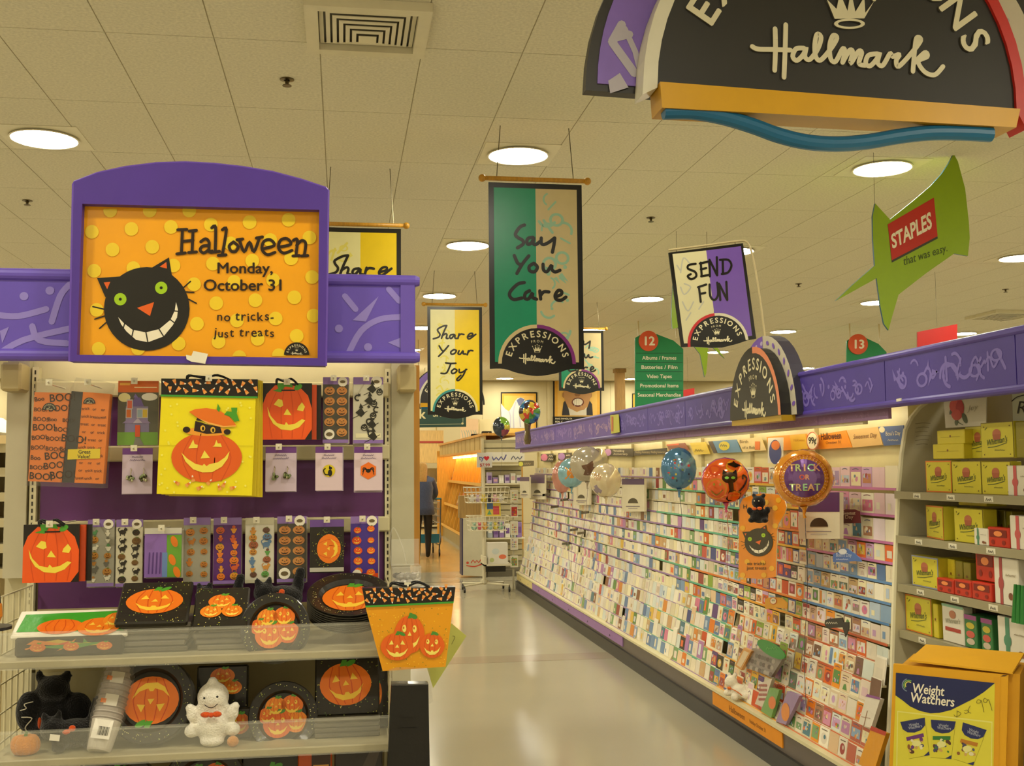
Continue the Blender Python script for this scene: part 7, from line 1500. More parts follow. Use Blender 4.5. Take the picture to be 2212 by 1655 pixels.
# ================================================================== HANGING SIGNS
K8 = crop(2.348, 1270, 0)
def wire(m, pts, r_=0.0018, c='6a6450'): m.tube(pts, r_, c, 5)
def arch(cx_, cy_, rx, ry, n=28, a0=0, a1=180): return [(cx_ + rx * cos(radians(a0 + (a1 - a0) * k / n)), cy_ - ry * sin(radians(a0 + (a1 - a0) * k / n)) + 0.075 * rx * cos(radians(a0 + (a1 - a0) * k / n))) for k in range(n + 1)]
def big_sign(label, T, origin, rz=0.0, sc_=1.0):
    """the overhead arched badge sign; T maps the crop's coordinates to the flat local frame"""
    r = thing('arched_hanging_sign', label, 'sign', origin, rz)
    def P(m, pts, c, y0, y1, side=None): m.prism([T(*p) for p in pts], y0 * sc_, y1 * sc_, c, side)
    m = MB(); P(m, arch(1250, 507, 1235, 1250), '2c2a28', 0.10, 0.16); m.build('back_plate', 'satin', r)
    m = MB(); P(m, arch(1250, 470, 1175, 1185, 20, 90, 180) + [(1250, 470)], '8468c8', 0.092, 0.099); m.y0 = 0.091 * sc_
    for pts, w_ in (([(200, 80), (150, 170), (265, 330)], 45), ([(215, 100), (270, 220), (290, 300)], 30), ([(160, 150), (240, 130)], 40)): m.stroke([T(*p) for p in pts], w_ * abs(T(1, 0)[0] - T(0, 0)[0]), 'b9b4c4', 1.5, sm=False)
    m.poly([T(*p) for p in [(130, 370), (190, 330), (235, 405), (140, 435)]], 'b9b4c4', 1.5)
    m.build('purple_print', 'satin', r)
    m = MB(); P(m, arch(1250, 560, 1175, 1255, 20, 0, 90) + [(1250, 560)], 'c9c4b0', 0.092, 0.099); m.y0 = 0.091 * sc_
    for pts in ([(2090, 60), (2150, 110), (2190, 60)], [(2200, 150), (2195, 240)], [(2180, 350), (2200, 400)], [(2185, 480), (2215, 560)]): m.stroke([T(*p) for p in pts], 28 * abs(T(1, 0)[0] - T(0, 0)[0]), 'aeb0b4', 1.5)
    m.build('pale_print', 'satin', r)
    m = MB(); P(m, arch(1245, 507, 905, 1000), '24221f', -0.02, 0.09); m.build('black_face', 'satin', r)
    for nm, a0, a1, c in (('white_rim', 90, 180, 'dcd8c4'), ('red_rim', 0, 90, 'c2241a')):
        m = MB(); A = arch(1245, 507, 905, 1000, 14, a0, a1); B = arch(1245, 507, 955 if a0 == 0 else 975, 1050, 14, a0, a1)
        if a0 == 90: B[-1] = (B[-1][0] - 5, B[-1][1] + 60); A[-1] = (A[-1][0], A[-1][1] + 20)
        else: B[0] = (B[0][0], B[0][1] + 90)
        P(m, A + B[::-1], c, -0.035, 0.088); m.build(nm, 'plastic', r)
    m = MB(); P(m, [(345, 440), (2150, 575), (2130, 668), (355, 570)], 'd29e00', -0.06, 0.088, 'bc8a00'); m.build('gold_base', 'plastic', r)
    m = MB(); pts = smooth([(375, 575), (520, 575), (680, 603), (830, 648), (960, 695), (1100, 728), (1250, 738), (1400, 727), (1560, 700), (1720, 682), (1880, 682), (2030, 690)], 4)
    m.tube([(T(*p)[0], -0.02 * sc_, T(*p)[1]) for p in pts], 0.032 * sc_, '14648e', 12); m.build('blue_wave', 'plastic', r)
    m = MB()
    for lay, c in ((0.021, '5a564a'), (0.030, 'ddd6b8')):  # grey lower copy paints in the shaded sides of the letters
        m.y0 = -lay * sc_; k = abs(T(1, 0)[0] - T(0, 0)[0])
        def tt(t_, x, y, h_, rot): q = T(x, y); m.text(t_, q[0], q[1], h_ * k, c, 0, bold=0.02, rot=rot)
        ws = 'EXPRESSIONS'
        for i, ch in enumerate(ws):
            a_ = 150.5 - i * (150.5 - 26.5) / 10; rr = 705; tt(ch, 1250 + rr * cos(radians(a_)), 507 - rr * sin(radians(a_)) + 0.075 * rr * cos(radians(a_)), 165, a_ - 90 - 3)
        for i, ch in enumerate('FROM'): a_ = 108 - i * 12; tt(ch, 1250 + 560 * cos(radians(a_)), 440 - 560 * sin(radians(a_)), 50, a_ - 90)
        m.strokes(SCRIPT, 25 * k, c, 0, T, n=5)
        m.poly([T(*p) for p in [(1235, 110), (1195, 10), (1245, 60), (1262, -20), (1300, 70), (1318, -30), (1340, 75), (1385, 0), (1390, 80), (1435, 20), (1385, 108)]], c, 0)
        for x, y in ((1195, 0), (1262, -30), (1318, -42), (1382, -8), (1435, 12)): q = T(x, y); m.ell(q[0], q[1], 11 * k, 11 * k, c, 0, 10)
        q = T(1310, 135); A = [T(*p) for p in arc(1310, 135, 78, 26, 0, 360, 24)]; B = [T(*p) for p in arc(1310, 135, 58, 15, 0, 360, 24)]
        for i in range(24): m.poly([A[i], A[i + 1], B[i + 1], B[i]], c, 0)
    m.build('raised_lettering', 'plastic', r)
    for x in (800, 1700):
        q = T(x, -400); m = MB(); wire(m, [(q[0], 0.05, q[1]), (q[0], 0.05, CEIL - origin[2])]); m.build('hanging_wire', 'steel', r)
    return r
YA = 4.2; o = onY(*K8(1250, 600), YA)
def TA(x, y): q = onY(*K8(x, y), YA); return (q.x - o.x, q.z - o.z)
big_sign('huge black arched sign with white script and gold base overhead, cut by frame top', TA, (o.x, YA, o.z))
# the same sign far down the aisle
YD = 18.0; oF = onY(968, 872, YD); kF = (onY(1050, 872, YD).x - onY(886, 872, YD).x) / (2 * 1235)
big_sign('small distant black arched sign half hidden behind the yellow banner', lambda x, y: ((x - 1250) * kF, (507 - y - (x - 1250) * 0.0) * kF + 0.06 * (x - 1250) * kF), (oF.x, YD, oF.z), 0.0, 1.4)

# banners
SAY = [[(375, 690), (345, 705), (318, 748), (335, 770), (362, 785), (365, 808), (330, 832)], [(427, 765), (400, 770), (388, 790), (397, 810), (420, 795), (432, 768), (427, 800), (442, 810), (470, 790)], [(478, 768), (478, 800), (495, 808), (530, 790), (560, 766)], [(562, 766), (556, 810), (546, 855)],
  [(310, 880), (330, 925), (350, 935)], [(400, 880), (360, 930), (325, 990)], [(430, 925), (402, 945), (405, 972), (435, 977), (452, 948), (430, 925)], [(487, 930), (490, 965), (512, 975), (540, 935), (542, 962), (562, 976), (592, 965)],
  [(370, 1045), (330, 1055), (285, 1100), (280, 1130), (305, 1150), (355, 1140)], [(402, 1095), (377, 1110), (372, 1140), (395, 1145), (420, 1108), (420, 1135), (445, 1146)], [(465, 1095), (470, 1145)], [(470, 1122), (490, 1100), (522, 1100)], [(560, 1130), (597, 1115), (600, 1095), (580, 1090), (560, 1120), (567, 1145), (597, 1150), (627, 1130)]]
SHARE = [[(440, 425), (410, 430), (365, 455), (365, 475), (382, 500), (370, 525), (325, 540)], [(440, 425), (415, 480), (395, 535)], [(400, 515), (430, 495), (442, 505), (436, 533), (452, 535)], [(502, 500), (475, 505), (465, 525), (480, 535), (510, 502), (510, 530), (528, 535)], [(546, 495), (536, 535)], [(540, 515), (560, 497), (588, 500)], [(620, 520), (660, 507), (660, 490), (635, 495), (618, 522), (635, 538), (690, 497)],
  [(375, 600), (400, 640), (417, 642)], [(455, 597), (415, 645), (370, 690)], [(502, 630), (475, 650), (480, 670), (505, 665), (522, 640), (502, 630)], [(546, 640), (536, 665), (555, 670), (580, 640), (580, 665), (602, 668)], [(626, 640), (615, 675)], [(620, 657), (640, 638), (664, 640)],
  [(430, 745), (470, 750), (517, 748)], [(475, 750), (450, 810), (430, 835), (390, 835)], [(505, 795), (480, 815), (485, 835), (510, 830), (526, 808), (505, 795)], [(546, 800), (546, 825), (570, 825), (610, 800)], [(602, 800), (580, 850), (540, 895), (525, 885), (560, 850)]]
def banner(label, xl, xr, ytop, Yp, kind, group, short=False):
    L = onY(xl, ytop, Yp); R = onY(xr, ytop, Yp); W_ = R.x - L.x; k = W_ / 580 if kind == 'say' else W_ / 470
    o = Vector(((L.x + R.x) / 2, Yp, (L.z + R.z) / 2)); Hh = W_ * (1.32 if short else 1.97)
    r = thing('hanging_banner', label, 'banner', o, 0, group)
    m = MB(); q = W_ / 2; wave = smooth([(-q, -Hh), (-q * 0.7, -Hh), (-q * 0.4, -Hh - 0.03), (0, -Hh - 0.05), (q * 0.4, -Hh - 0.03), (q * 0.7, -Hh), (q, -Hh)], 4)
    m.prism([(-q, 0), ] + wave + [(q, 0)], -0.004, 0.004, '17150f'); m.y0 = -0.005
    b_ = W_ * 0.055; zb = -Hh + 0.05
    if kind == 'say': cl, cr, cf, rl, rr = '0c8a64', 'c3b284', '8fb79c', 'cbb888', '7a2a78'
    else: cl, cr, cf, rl, rr = 'd6cf94', 'dcbc14', 'd4c860', '3a8a86', 'd8cc98'
    m.rect(-q + b_, zb, 0, -b_, cl, 1); m.rect(0, zb, q - b_, -b_, cr, 1)
    rn = random.Random(int(Yp * 10)); x0, x1 = (0, q - b_) if kind == 'say' else (-q + b_, 0)
    confetti(m, x0, zb + 0.1, x1, -b_, cf, 1.6, 24 if not short else 16, 0.075, rn)
    if kind == 'say': m.strokes(SAY, 21 * k, '17150f', 3, lambda x, y: ((x - 445) * k, -(y - 430 - (0 if not short else 200)) * k), n=4)
    else: m.strokes(SHARE, 15 * k, '17150f', 3, lambda x, y: ((x - 510) * k, -(y - 262) * k), n=4, taper=False)
    draw_badge(m, 0, zb - 0.012, W_ * 0.375, rl, rr, 3); m.build('banner_print', 'print_gloss', r)
    m = MB(); z = 0.03; m.tube([(-q - 0.04, 0, z), (q + 0.04, 0, z)], 0.017, 'b9851f', 10)
    for s_ in (-1, 1): m.ball((s_ * (q + 0.045), 0, z), 0.028, 'b9851f', 12, 8)
    m.build('rod', 'wood', r, smooth=True)
    for s_ in (-1, 1): m = MB(); wire(m, [(s_ * (q - 0.06), 0, z), (s_ * (q - 0.09), 0, CEIL - o.z)], 0.003, '5a5440'); m.build('hanging_wire', 'steel', r)
GBn = 'tall hanging banners'
banner('green and cream hanging banner reading Say You Care, nearest and largest', 1055, 1256, 397, 7.7, 'say', GBn)
banner('green and cream banner reading Say You Care behind the large one', 1206, 1303, 714, 16.0, 'say', GBn, True)
banner('yellow hanging banner reading Share Your Joy beside the green banner', 923, 1041, 663, 13.6, 'share', GBn)
banner('yellow banner mostly hidden behind the Halloween sign', 690, 866, 493, 8.95, 'share', GBn)

# pole-mounted SEND FUN sign over the fascia badge
K7 = crop(2.537, 1340, 400); YSF = 6.0
m, o = pxmb(1540, 745, YSF)
r = thing('send_fun_sign', 'tilted white and purple sign reading SEND FUN on a bent pole', 'sign', o)
m.prism([K7(*p) for p in [(265, 370), (672, 318), (745, 842), (700, 850), (640, 870), (560, 890), (500, 892), (400, 885), (335, 888)]], 0, 0.012, '17150f'); m.y0 = -0.001
m.poly([K7(*p) for p in [(285, 378), (470, 358), (512, 690), (505, 862), (348, 868)]], 'c9c298', 1); m.poly([K7(*p) for p in [(470, 358), (660, 335), (722, 825), (505, 862), (512, 690)]], '6c4ea0', 1)
for q in ([(330, 480), (345, 400), (380, 430)], [(330, 560), (350, 600), (385, 560), (350, 540)], [(340, 640), (370, 690), (400, 640)], [(360, 740), (385, 700)], [(430, 680), (455, 640)], [(310, 440), (330, 470)]): m.stroke([K7(*p) for p in q], 3, 'aeac9c', 1.5)
SF = [[(412, 432), (375, 438), (370, 458), (408, 475), (415, 500), (388, 516), (368, 500), (385, 488)], [(440, 425), (445, 500)], [(435, 430), (478, 420)], [(440, 462), (470, 455)], [(442, 500), (482, 493)], [(490, 500), (488, 410), (530, 495), (528, 395)], [(560, 410), (562, 485)], [(545, 410), (590, 410), (608, 440), (590, 478), (555, 487)],
  [(430, 560), (440, 640)], [(425, 560), (470, 545)], [(435, 597), (465, 590)], [(488, 545), (492, 608), (515, 630), (535, 600), (530, 535)], [(547, 630), (540, 540), (585, 630), (580, 530)]]
for s_ in SF: m.stroke([K7(*p) for p in s_], 4.8, '17150f', 3, sm=len(s_) > 4 and s_[0] not in ((490, 500), (547, 630)))
KB7 = K7(535, 868); 
sub = MB(); sub.ys = -1; a7 = radians(-7)
def rot7(p): dx, dy = p[0] - KB7[0], p[1] - KB7[1]; return m.T2((KB7[0] + dx * cos(a7) - dy * sin(a7), KB7[1] + dx * sin(a7) + dy * cos(a7)))
sub.T2 = rot7; sub.y0 = -0.001; draw_badge(sub, KB7[0], KB7[1], 60, 'b8282c', 'c9c2a8', 3)
sub.build('badge_print', 'print_gloss', r)
m.build('sign_board', 'print_gloss', r)
m, _ = pxmb(1540, 745, YSF); pts = smooth([K7(*p) for p in [(265, 355), (450, 332), (640, 306), (690, 308), (715, 345), (740, 450), (770, 640), (800, 880)]], 4)
m.tube([(m.T2(p)[0], 0.006, m.T2(p)[1]) for p in pts], 0.0065, 'b5a67c', 7); m.build('pole', 'metal_paint', r)
m, _ = pxmb(1540, 745, YSF)
for x, y in ((308, 352), (630, 312)):
    a_ = m.T2(K7(x, y)); b_ = m.T2(K7(x + 2, y + 24)); m.tube([(a_[0], 0.004, a_[1]), (b_[0], 0.004, b_[1])], 0.003, 'a89c7c', 5)
m.build('clips', 'steel', r)
# round badge standing on the fascia
xb = 2.262; cB = onX(1652, 903, xb)
r = thing('fascia_badge', 'black half-round crown badge standing on the purple fascia', 'sign', cB, R90)
Rb = 0.36
m = MB(); m.prism([(Rb * 1.18 * cos(radians(a)), Rb * 1.05 * 1.18 * sin(radians(a))) for a in range(0, 181, 9)], 0.0, 0.07, 'c4bca8', '2c2838'); m.y0 = -0.001
m.poly([(0, 0)] + [(Rb * 1.18 * cos(radians(a)), Rb * 1.239 * sin(radians(a))) for a in range(90, 181, 9)], '7a5ab4', 1)
rb_ = random.Random(3); 
for a in range(8, 180, 12): m.ell(Rb * 1.1 * cos(radians(a)), Rb * 1.13 * sin(radians(a)), 0.02, 0.012, '7a5ab4' if a < 90 else 'b8a8c8', 1.5, 9, a * 2)
m.build('back_arch', 'satin', r)
m = MB(); m.prism([(Rb * cos(radians(a)), Rb * 1.05 * sin(radians(a))) for a in range(0, 181, 9)], -0.06, -0.002, '25221d', '1c1a16'); m.y0 = -0.061; m.T2 = lambda p: (p[0], p[1] * 1.05)
draw_badge(m, 0, 0, Rb * 0.93, '25221d', 'd8825a', 1, '25221d'); m.build('badge_face', 'satin', r)
m = MB(); m.box(-Rb, -0.055, -0.03, Rb, 0.02, 0.0, 'b8941c'); m.build('gold_base', 'plastic', r)

# lime starburst signs
ST = [(1397, 100), (1478, 188), (1600, 90), (1700, 5), (1760, -60), (1800, -120), (1827, -172), (1850, -130), (1890, 20), (1910, 200), (1915, 290), (1905, 388), (1830, 375), (1680, 480), (1525, 600), (1490, 720), (1470, 795), (1445, 760), (1425, 660), (1405, 510), (1180, 635), (1280, 540), (1395, 440), (1385, 300), (1383, 170)]
def starburst(label, T, origin, Yp, th=0.02, front=True):
    r = thing('starburst_sign', label, 'sign', origin, 0, 'lime starburst signs')
    m = MB(); m.ys = -1; m.T2 = T; m.prism(ST, 0, th, '8aa814', '1c5a78'); m.y0 = -0.001
    if front: m.poly([(1487, 425), (1465, 215), (1480, 230), (1500, 400), (1735, 275), (1740, 292)], '3a3a2c', 1)
    if front: m.poly([(1465, 215), (1718, 68), (1738, 280), (1487, 412)], 'b82a1c', 2)
    def QT(t_, quad, c, l, bold):
        vv, ff, w_ = glyphs(t_, bold); (a_, b_, c_, d_) = quad; out = []
        for x, y in vv:
            u, v = x / w_, y / 0.72; out.append(m.t2((a_[0] + (b_[0] - a_[0]) * u + (d_[0] - a_[0]) * v * (1 - u) + (c_[0] - b_[0]) * u * v, a_[1] + (b_[1] - a_[1]) * u + (d_[1] - a_[1]) * v * (1 - u) + (c_[1] - b_[1]) * u * v)))
        m.add([(q[0], m.y0 - l * m.EPS, q[1]) for q in out], ff, c)
    if front: QT('STAPLES', [(1490, 348), (1708, 232), (1700, 143), (1480, 272)], 'e6dfc4', 3, 0.03)
    if front: QT('that was easy.', [(1552, 440), (1792, 362), (1788, 318), (1550, 392)], '3a4a14', 3, 0.0)
    m.build('sign_board', 'print_gloss', r)
    for x, y in ((1397, 110), (1827, -165)):
        q = T((x, y)); m = MB(); wire(m, [(q[0], 0.01, q[1]), (q[0] + 0.005, 0.01, CEIL - origin[2])]); m.build('hanging_wire', 'steel', r)
YG = 8.0; o = onY(*K7(1470, 795), YG)
starburst('large lime green starburst sign with a red slanted label', lambda p: (onY(*K7(*p), YG).x - o.x, onY(*K7(*p), YG).z - o.z), o, YG)
YG2 = 11.0; o2 = onY(1522, 815, YG2); mfac = YG / YG2
ky = (onY(*K7(1915, 290), YG).x - onY(*K7(1180, 290), YG).x) / 735
starburst('far lime green starburst sign mostly hidden behind SEND FUN sign', lambda p: (-(p[0] - 1470) * ky * 0.5, (795 - p[1]) * ky * 0.8), o2, YG2, front=False)

# aisle number signs
def aisle(label, num, lines, x0, x1, ytop, ybot, Yp, full=True):
    m, o = pxmb((x0 + x1) / 2, ybot, Yp)
    r = thing('aisle_sign', label, 'aisle sign', o, 0, 'green aisle signs')
    k = x1 - x0; h = lambda f_: x0 + k * f_
    m.prism([(x0, ybot), (x0, ytop + 8), (h(0.1), ytop + 2), (h(0.45), ytop), (h(0.8), ytop + 14), (x1, ytop + 32), (x1, ybot)], 0, 0.03, '1f8a54', '17683e'); m.y0 = -0.001
    for i, t_ in enumerate(lines):
        y = ytop + 55 + i * 20; m.rect(x0 + 2, y - 14.5, x1 - 2, y - 13.3, '0f4a30', 1); m.text(t_, h(0.5), y, 8.2, 'e8e4cc', 2, bold=0.02, wmax=min(k * 0.9, len(t_) * 4.9))
    m.build('sign_board', 'print_gloss', r)
    m, _ = pxmb((x0 + x1) / 2, ybot, Yp); m.y0 = -0.03
    cx_, cy_ = h(0.27), ytop + 15
    m.prism([(cx_ + 21 * cos(t), cy_ + 22 * sin(t)) for t in (2 * pi * q / 24 for q in range(24))], -0.03, -0.001, 'dc5a34'); m.text(num, cx_, cy_ + 9, 19, 'f2ead4', 2, bold=0.035); m.build('number_disc', 'print_gloss', r)
    for x in (x0 + 8, x1 - 14):
        q = m.T2((x, ytop + 8)); m = MB(); m.tube([(q[0], 0.015, q[1]), (q[0], 0.015, CEIL - o.z)], 0.012, 'cdbf92', 6); m.build('rod', 'metal_paint', r); m, _ = pxmb((x0 + x1) / 2, ybot, Yp)
aisle('green aisle sign number 12 listing albums, batteries and video tapes', '12', ['Albums / Frames', 'Batteries / Film', 'Video Tapes', 'Promotional Items', 'Seasonal Merchandise'], 1372, 1476, 722, 905, 18.0)
aisle('green aisle sign number 13 rising behind the purple fascia', '13', [], 1829, 1915, 729, 880, 18.0)
for lb, x0, x1, y0, y1, Yp in (('red rectangular sign above the purple fascia at far right', 1982, 2068, 700, 780, 13.0), ('small red sign behind the black fascia badge', 1698, 1710, 788, 830, 22.0), ('small red sign beside aisle sign twelve', 1472, 1500, 838, 880, 24.0)):
    m, o = pxmb((x0 + x1) / 2, y1, Yp); r = thing('red_sign', lb, 'sign', o); m.prism([(x0, y1), (x0, y0 + (x1 - x0) * 0.2), (x1, y0), (x1, y1)], 0, 0.02, 'b01c18'); m.build('sign_board', 'plastic', r)
    q = m.T2(((x0 + x1) / 2, y0 + 5)); m = MB(); wire(m, [(q[0], 0.01, q[1]), (q[0], 0.01, CEIL - o.z)]); m.build('hanging_wire', 'steel', r)
# dark green shop sign
m, o = pxmb(945, 922, 21.0); r = thing('shop_sign', 'dark green shop sign with cream lettering in the far aisle', 'sign', o)
m.prism([(850, 924), (850, 862), (1007, 870), (1007, 922)], 0, 0.1, '2f4a44', '243a36'); m.y0 = -0.001
m.text('k', 912, 904, 21, 'd8cf9c', 2, bold=0.03); m.text('SHOP', 955, 900, 11, 'd8cf9c', 2, bold=0.02, wmax=40); m.stroke([(855, 918), (1000, 916), (1000, 876)], 1.4, '9aa080', 1, sm=False); m.ell(999, 915, 2.5, 2.5, 'c8c090', 2, 10)
m.build('sign_board', 'print_gloss', r)
q = m.T2((960, 868)); 
for dx in (-0.5, 0.2): m = MB(); wire(m, [(q[0] + dx, 0.05, q[1] - 0.02), (q[0] + dx, 0.05, CEIL - o.z)], 0.004); m.build('hanging_wire', 'steel', r)

# ================================================================== FAR END OF THE AISLE
# wooden pigeonhole bookcase along the right of the far aisle
XB = 2.30; ya_, yb_ = 17.6, 26.0
book = thing('pigeonhole_bookcase', 'honey wooden pigeonhole bookcase in the far aisle', 'bookcase', (XB, yb_, 0))
def kbx(name, x0, y0, z0, x1, y1, z1, c, mat='wood', par=None):
    m = MB(); m.box(x0 - XB, y0 - yb_, z0, x1 - XB, y1 - yb_, z1, c); return m.build(name, mat, par or book)
WD, WD2 = 'e2ac44', 'c8903a'
kbx('plinth', XB + 0.05, ya_, 0, XB + 0.6, yb_, 0.28, '9a8a5c')
kbx('back_panel', XB + 0.55, ya_, 0.28, XB + 0.6, yb_, 2.05, 'c08a30')
kbx('end_board', XB - 0.08, yb_, 0, XB + 0.6, yb_ + 0.05, 2.0, 'd8a23c')
kbx('top_rail', XB - 0.02, ya_, 1.86, XB + 0.6, yb_, 1.9, WD2); kbx('cornice', XB - 0.05, ya_, 2.12, XB + 0.6, yb_, 2.16, WD2)
nc = 12; step = (yb_ - ya_) / nc
for k in range(nc):
    y = ya_ + k * step
    kbx('cornice_panel', XB - 0.02, y + 0.03, 1.9, XB, y + step - 0.03, 2.12, 'b79a5a')
    for z0, z1, xo in ((0.28, 0.72, 0.0), (0.78, 1.24, 0.1), (1.30, 1.84, 0.2)):
        m = MB(); m.prism([(XB + xo - XB, z0), (0.55, z0), (0.55, z1), (xo + 0.12, z1)], y - yb_ - 0.0, y - yb_ + 0.025, WD); m.build('partition', 'wood', book)
for z0, xo in ((0.26, 0.0), (0.74, 0.08), (1.26, 0.18)):
    m = MB(); m.add([(xo, ya_ - yb_, z0), (0.55, ya_ - yb_, z0 + 0.05), (0.55, 0, z0 + 0.05), (xo, 0, z0), (xo, ya_ - yb_, z0 + 0.06), (xo, 0, z0 + 0.06)], [(0, 1, 2, 3), (0, 3, 5, 4)], 'dcaa4c'); m.build('slanted_shelf', 'wood', book)
m = MB(); m.tube([(0.3, ya_ - yb_ + 0.1, 1.83), (0.3, -0.1, 1.83)], 0.015, 'ffffff', 6); m.build('fluorescent_tube', 'case_glow', book)
cnt = 0
for k in range(nc):
    for q in range(2):
        if random.random() < 0.55 or k < 4:
            y = ya_ + (k + 0.3 + 0.35 * q) * step; z = random.choice([1.33, 1.33, 0.8, 0.33]); c = random.choice(['e8d8b0', 'c8402c', 'd8a86c', '8a4a3c', 'e8e0c8', '3a4a5a'])
            m = MB(); m.box(-0.12, 0, 0, 0.12, 0.02, 0.28, c); m.rect(-0.08, 0.05, 0.08, 0.2, 'd8b878', 1); cnt += 1
            tag(m.build('magazine', 'print_gloss', None, (XB + 0.24 if z > 1 else XB + 0.14, y, z + 0.0), R90, radians(-16)), 'magazine in the bookcase, %s from its near end' % NUM[min(cnt - 1, 38)], 'magazine', 'magazines in the far bookcase')

# slat-wall end unit
YE = 16.4
xl, xr = onY(1046, 1100, YE).x, onY(1128, 1100, YE).x; zt = onY(1080, 950, YE).z
eu = thing('slatwall_unit', 'grey slat-wall end unit with shelves beyond the card rack', 'shelf', ((xl + xr) / 2, YE, 0)); hw = (xr - xl) / 2
m = MB(); m.box(-hw, 0.06, 0.1, hw, 0.12, zt, '9a9070'); m.build('backing', 'metal_paint', eu)
z = 0.2
while z < zt - 0.05:
    m = MB(); m.box(-hw, 0.03, z, hw, 0.06, z + 0.068, 'b8ac86'); m.build('slat', 'metal_paint', eu); z += 0.085
m = MB(); m.box(-hw - 0.03, -0.02, 0, -hw, 0.12, zt + 0.02, 'b5a884'); m.build('side_post', 'metal_paint', eu)
m = MB(); m.box(-hw, -0.35, 0, hw, 0.12, 0.1, '5a5444'); m.build('base', 'metal_paint', eu)
for y in (1003, 1044, 1160):
    z = onY(1080, y, YE).z; m = MB(); m.box(-hw, -0.25, z - 0.02, hw, 0.05, z, 'd2c9a8'); m.build('shelf_board', 'metal_paint', eu)
z = onY(1080, 990, YE).z; m = MB(); m.box(-hw, -0.26, z - 0.06, hw, -0.25, z + 0.09, 'd6d0c0'); m.y0 = -0.261; m.scrib(-0.12, z - 0.03, 0.26, 0.08, '5a5a8a', 1); m.scrib(0.17, z - 0.02, 0.16, 0.06, '5a5a6a', 1); m.build('sign_strip', 'print_gloss', eu)
GE = 'packs on the slat-wall unit'; cnt = 0
for y, zs_ in ((1044, 0.16), (1160, 0.26)):
    z = onY(1080, y, YE).z
    for k in range(6):
        cnt += 1; m = MB(); w_ = 0.075; h_ = zs_ * random.uniform(0.5, 1.1); c = random.choice(['c8c4bc', '8a70a8', 'd8d4c8', '6a6a7a', 'a8b0b8', 'b0a0c0'])
        m.bbox(-w_ / 2, 0, 0, w_ / 2, 0.1, h_, c, 0.006); m.rect(-w_ * 0.35, h_ * 0.3, w_ * 0.35, h_ * 0.7, random.choice(['e8e4dc', '6a4a8a', 'c8a0a0']), 1)
        tag(m.build('boxed_item', 'print_gloss', None, ((xl + xr) / 2 - hw + 0.06 + k * 0.088, YE - 0.2, z + 0.001)), 'small boxed item, %s on the slat-wall shelves counting from upper left' % NUM[cnt - 1], 'boxed item', GE)
# white cabinet panel with red print
YP = 16.0
m, o = pxmb(1024, 1240, YP); zf = o.z
pn = thing('white_cabinet', 'white cabinet panel with red print at the aisle far end', 'cabinet', (o.x, YP, 0))
m.prism([(1000, 1243), (1000, 1120), (1050, 1118), (1050, 1246)], 0, 0.3, 'c9c2a8'); m.y0 = -0.001; m.scrib(1028, 1216, 20, 8, 'c84a34', 2); m.stroke([(1008, 1222), (1025, 1224), (1040, 1219)], 2.4, 'c84a34', 2); m.ell(1010, 1216, 3, 3, 'c84a34', 2, 8)
m.v = [(a_, b_, c_ + zf) for a_, b_, c_ in m.v]; m.build('front', 'metal_paint', pn)
m, _ = pxmb(1024, 1240, YP); m.prism([(997.5, 1243), (997.5, 1120), (1000, 1120), (1000, 1243)], -0.005, 0.3, '2a2450'); m.v = [(a_, b_, c_ + zf) for a_, b_, c_ in m.v]; m.build('edge_strip', 'metal_paint', pn)
m, _ = pxmb(1024, 1240, YP); m.prism([(994, 1120), (994, 1072), (1040, 1068), (1040, 1120)], 0.1, 0.3, '9a7a44'); m.v = [(a_, b_, c_ + zf) for a_, b_, c_ in m.v]; m.build('brown_top', 'wood', pn)

# rolling wire rack
YR = 14.3; pr = onZ(1046, 1270, 0); RX = onY(1046, 1270, YR).x
rk = thing('wire_rack', 'rolling wire display rack with baskets at the end of the aisle', 'rack', (RX, YR, 0))
zt = onY(1048, 980, YR).z
m = MB(); m.tube([(0, 0, 0.08), (0, 0, zt)], 0.022, 'cfc6a8', 8); m.build('pole', 'metal_paint', rk)
def basket(name, y0, y1, x0, x1, d=0.36):
    a_ = onY(x0, y1, YR); b_ = onY(x1, y0, YR); x0_, x1_, z0, z1 = a_.x - RX, b_.x - RX, a_.z, b_.z; m = MB()
    for z, s_ in ((z0, 0.9), (z0 + (z1 - z0) * 0.33, 0.93), (z0 + (z1 - z0) * 0.66, 0.97), (z1, 1.0)): m.tube([(x0_ * s_, -d / 2 * s_, z), (x1_ * s_, -d / 2 * s_, z), (x1_ * s_, d / 2 * s_, z), (x0_ * s_, d / 2 * s_, z)], 0.005, 'd8d0b4', 5, closed=True)
    for k in range(11): x = x0_ + (x1_ - x0_) * k / 10; m.tube([(x, -d / 2, z1), (x * 0.9, -d / 2 * 0.9, z0), (x * 0.9, d / 2 * 0.9, z0), (x, d / 2, z1)], 0.0035, 'd8d0b4', 4)
    m.build(name, 'metal_paint', rk); return x0_, x1_, z0, z1
GT = 'small plush toys in the wire rack'
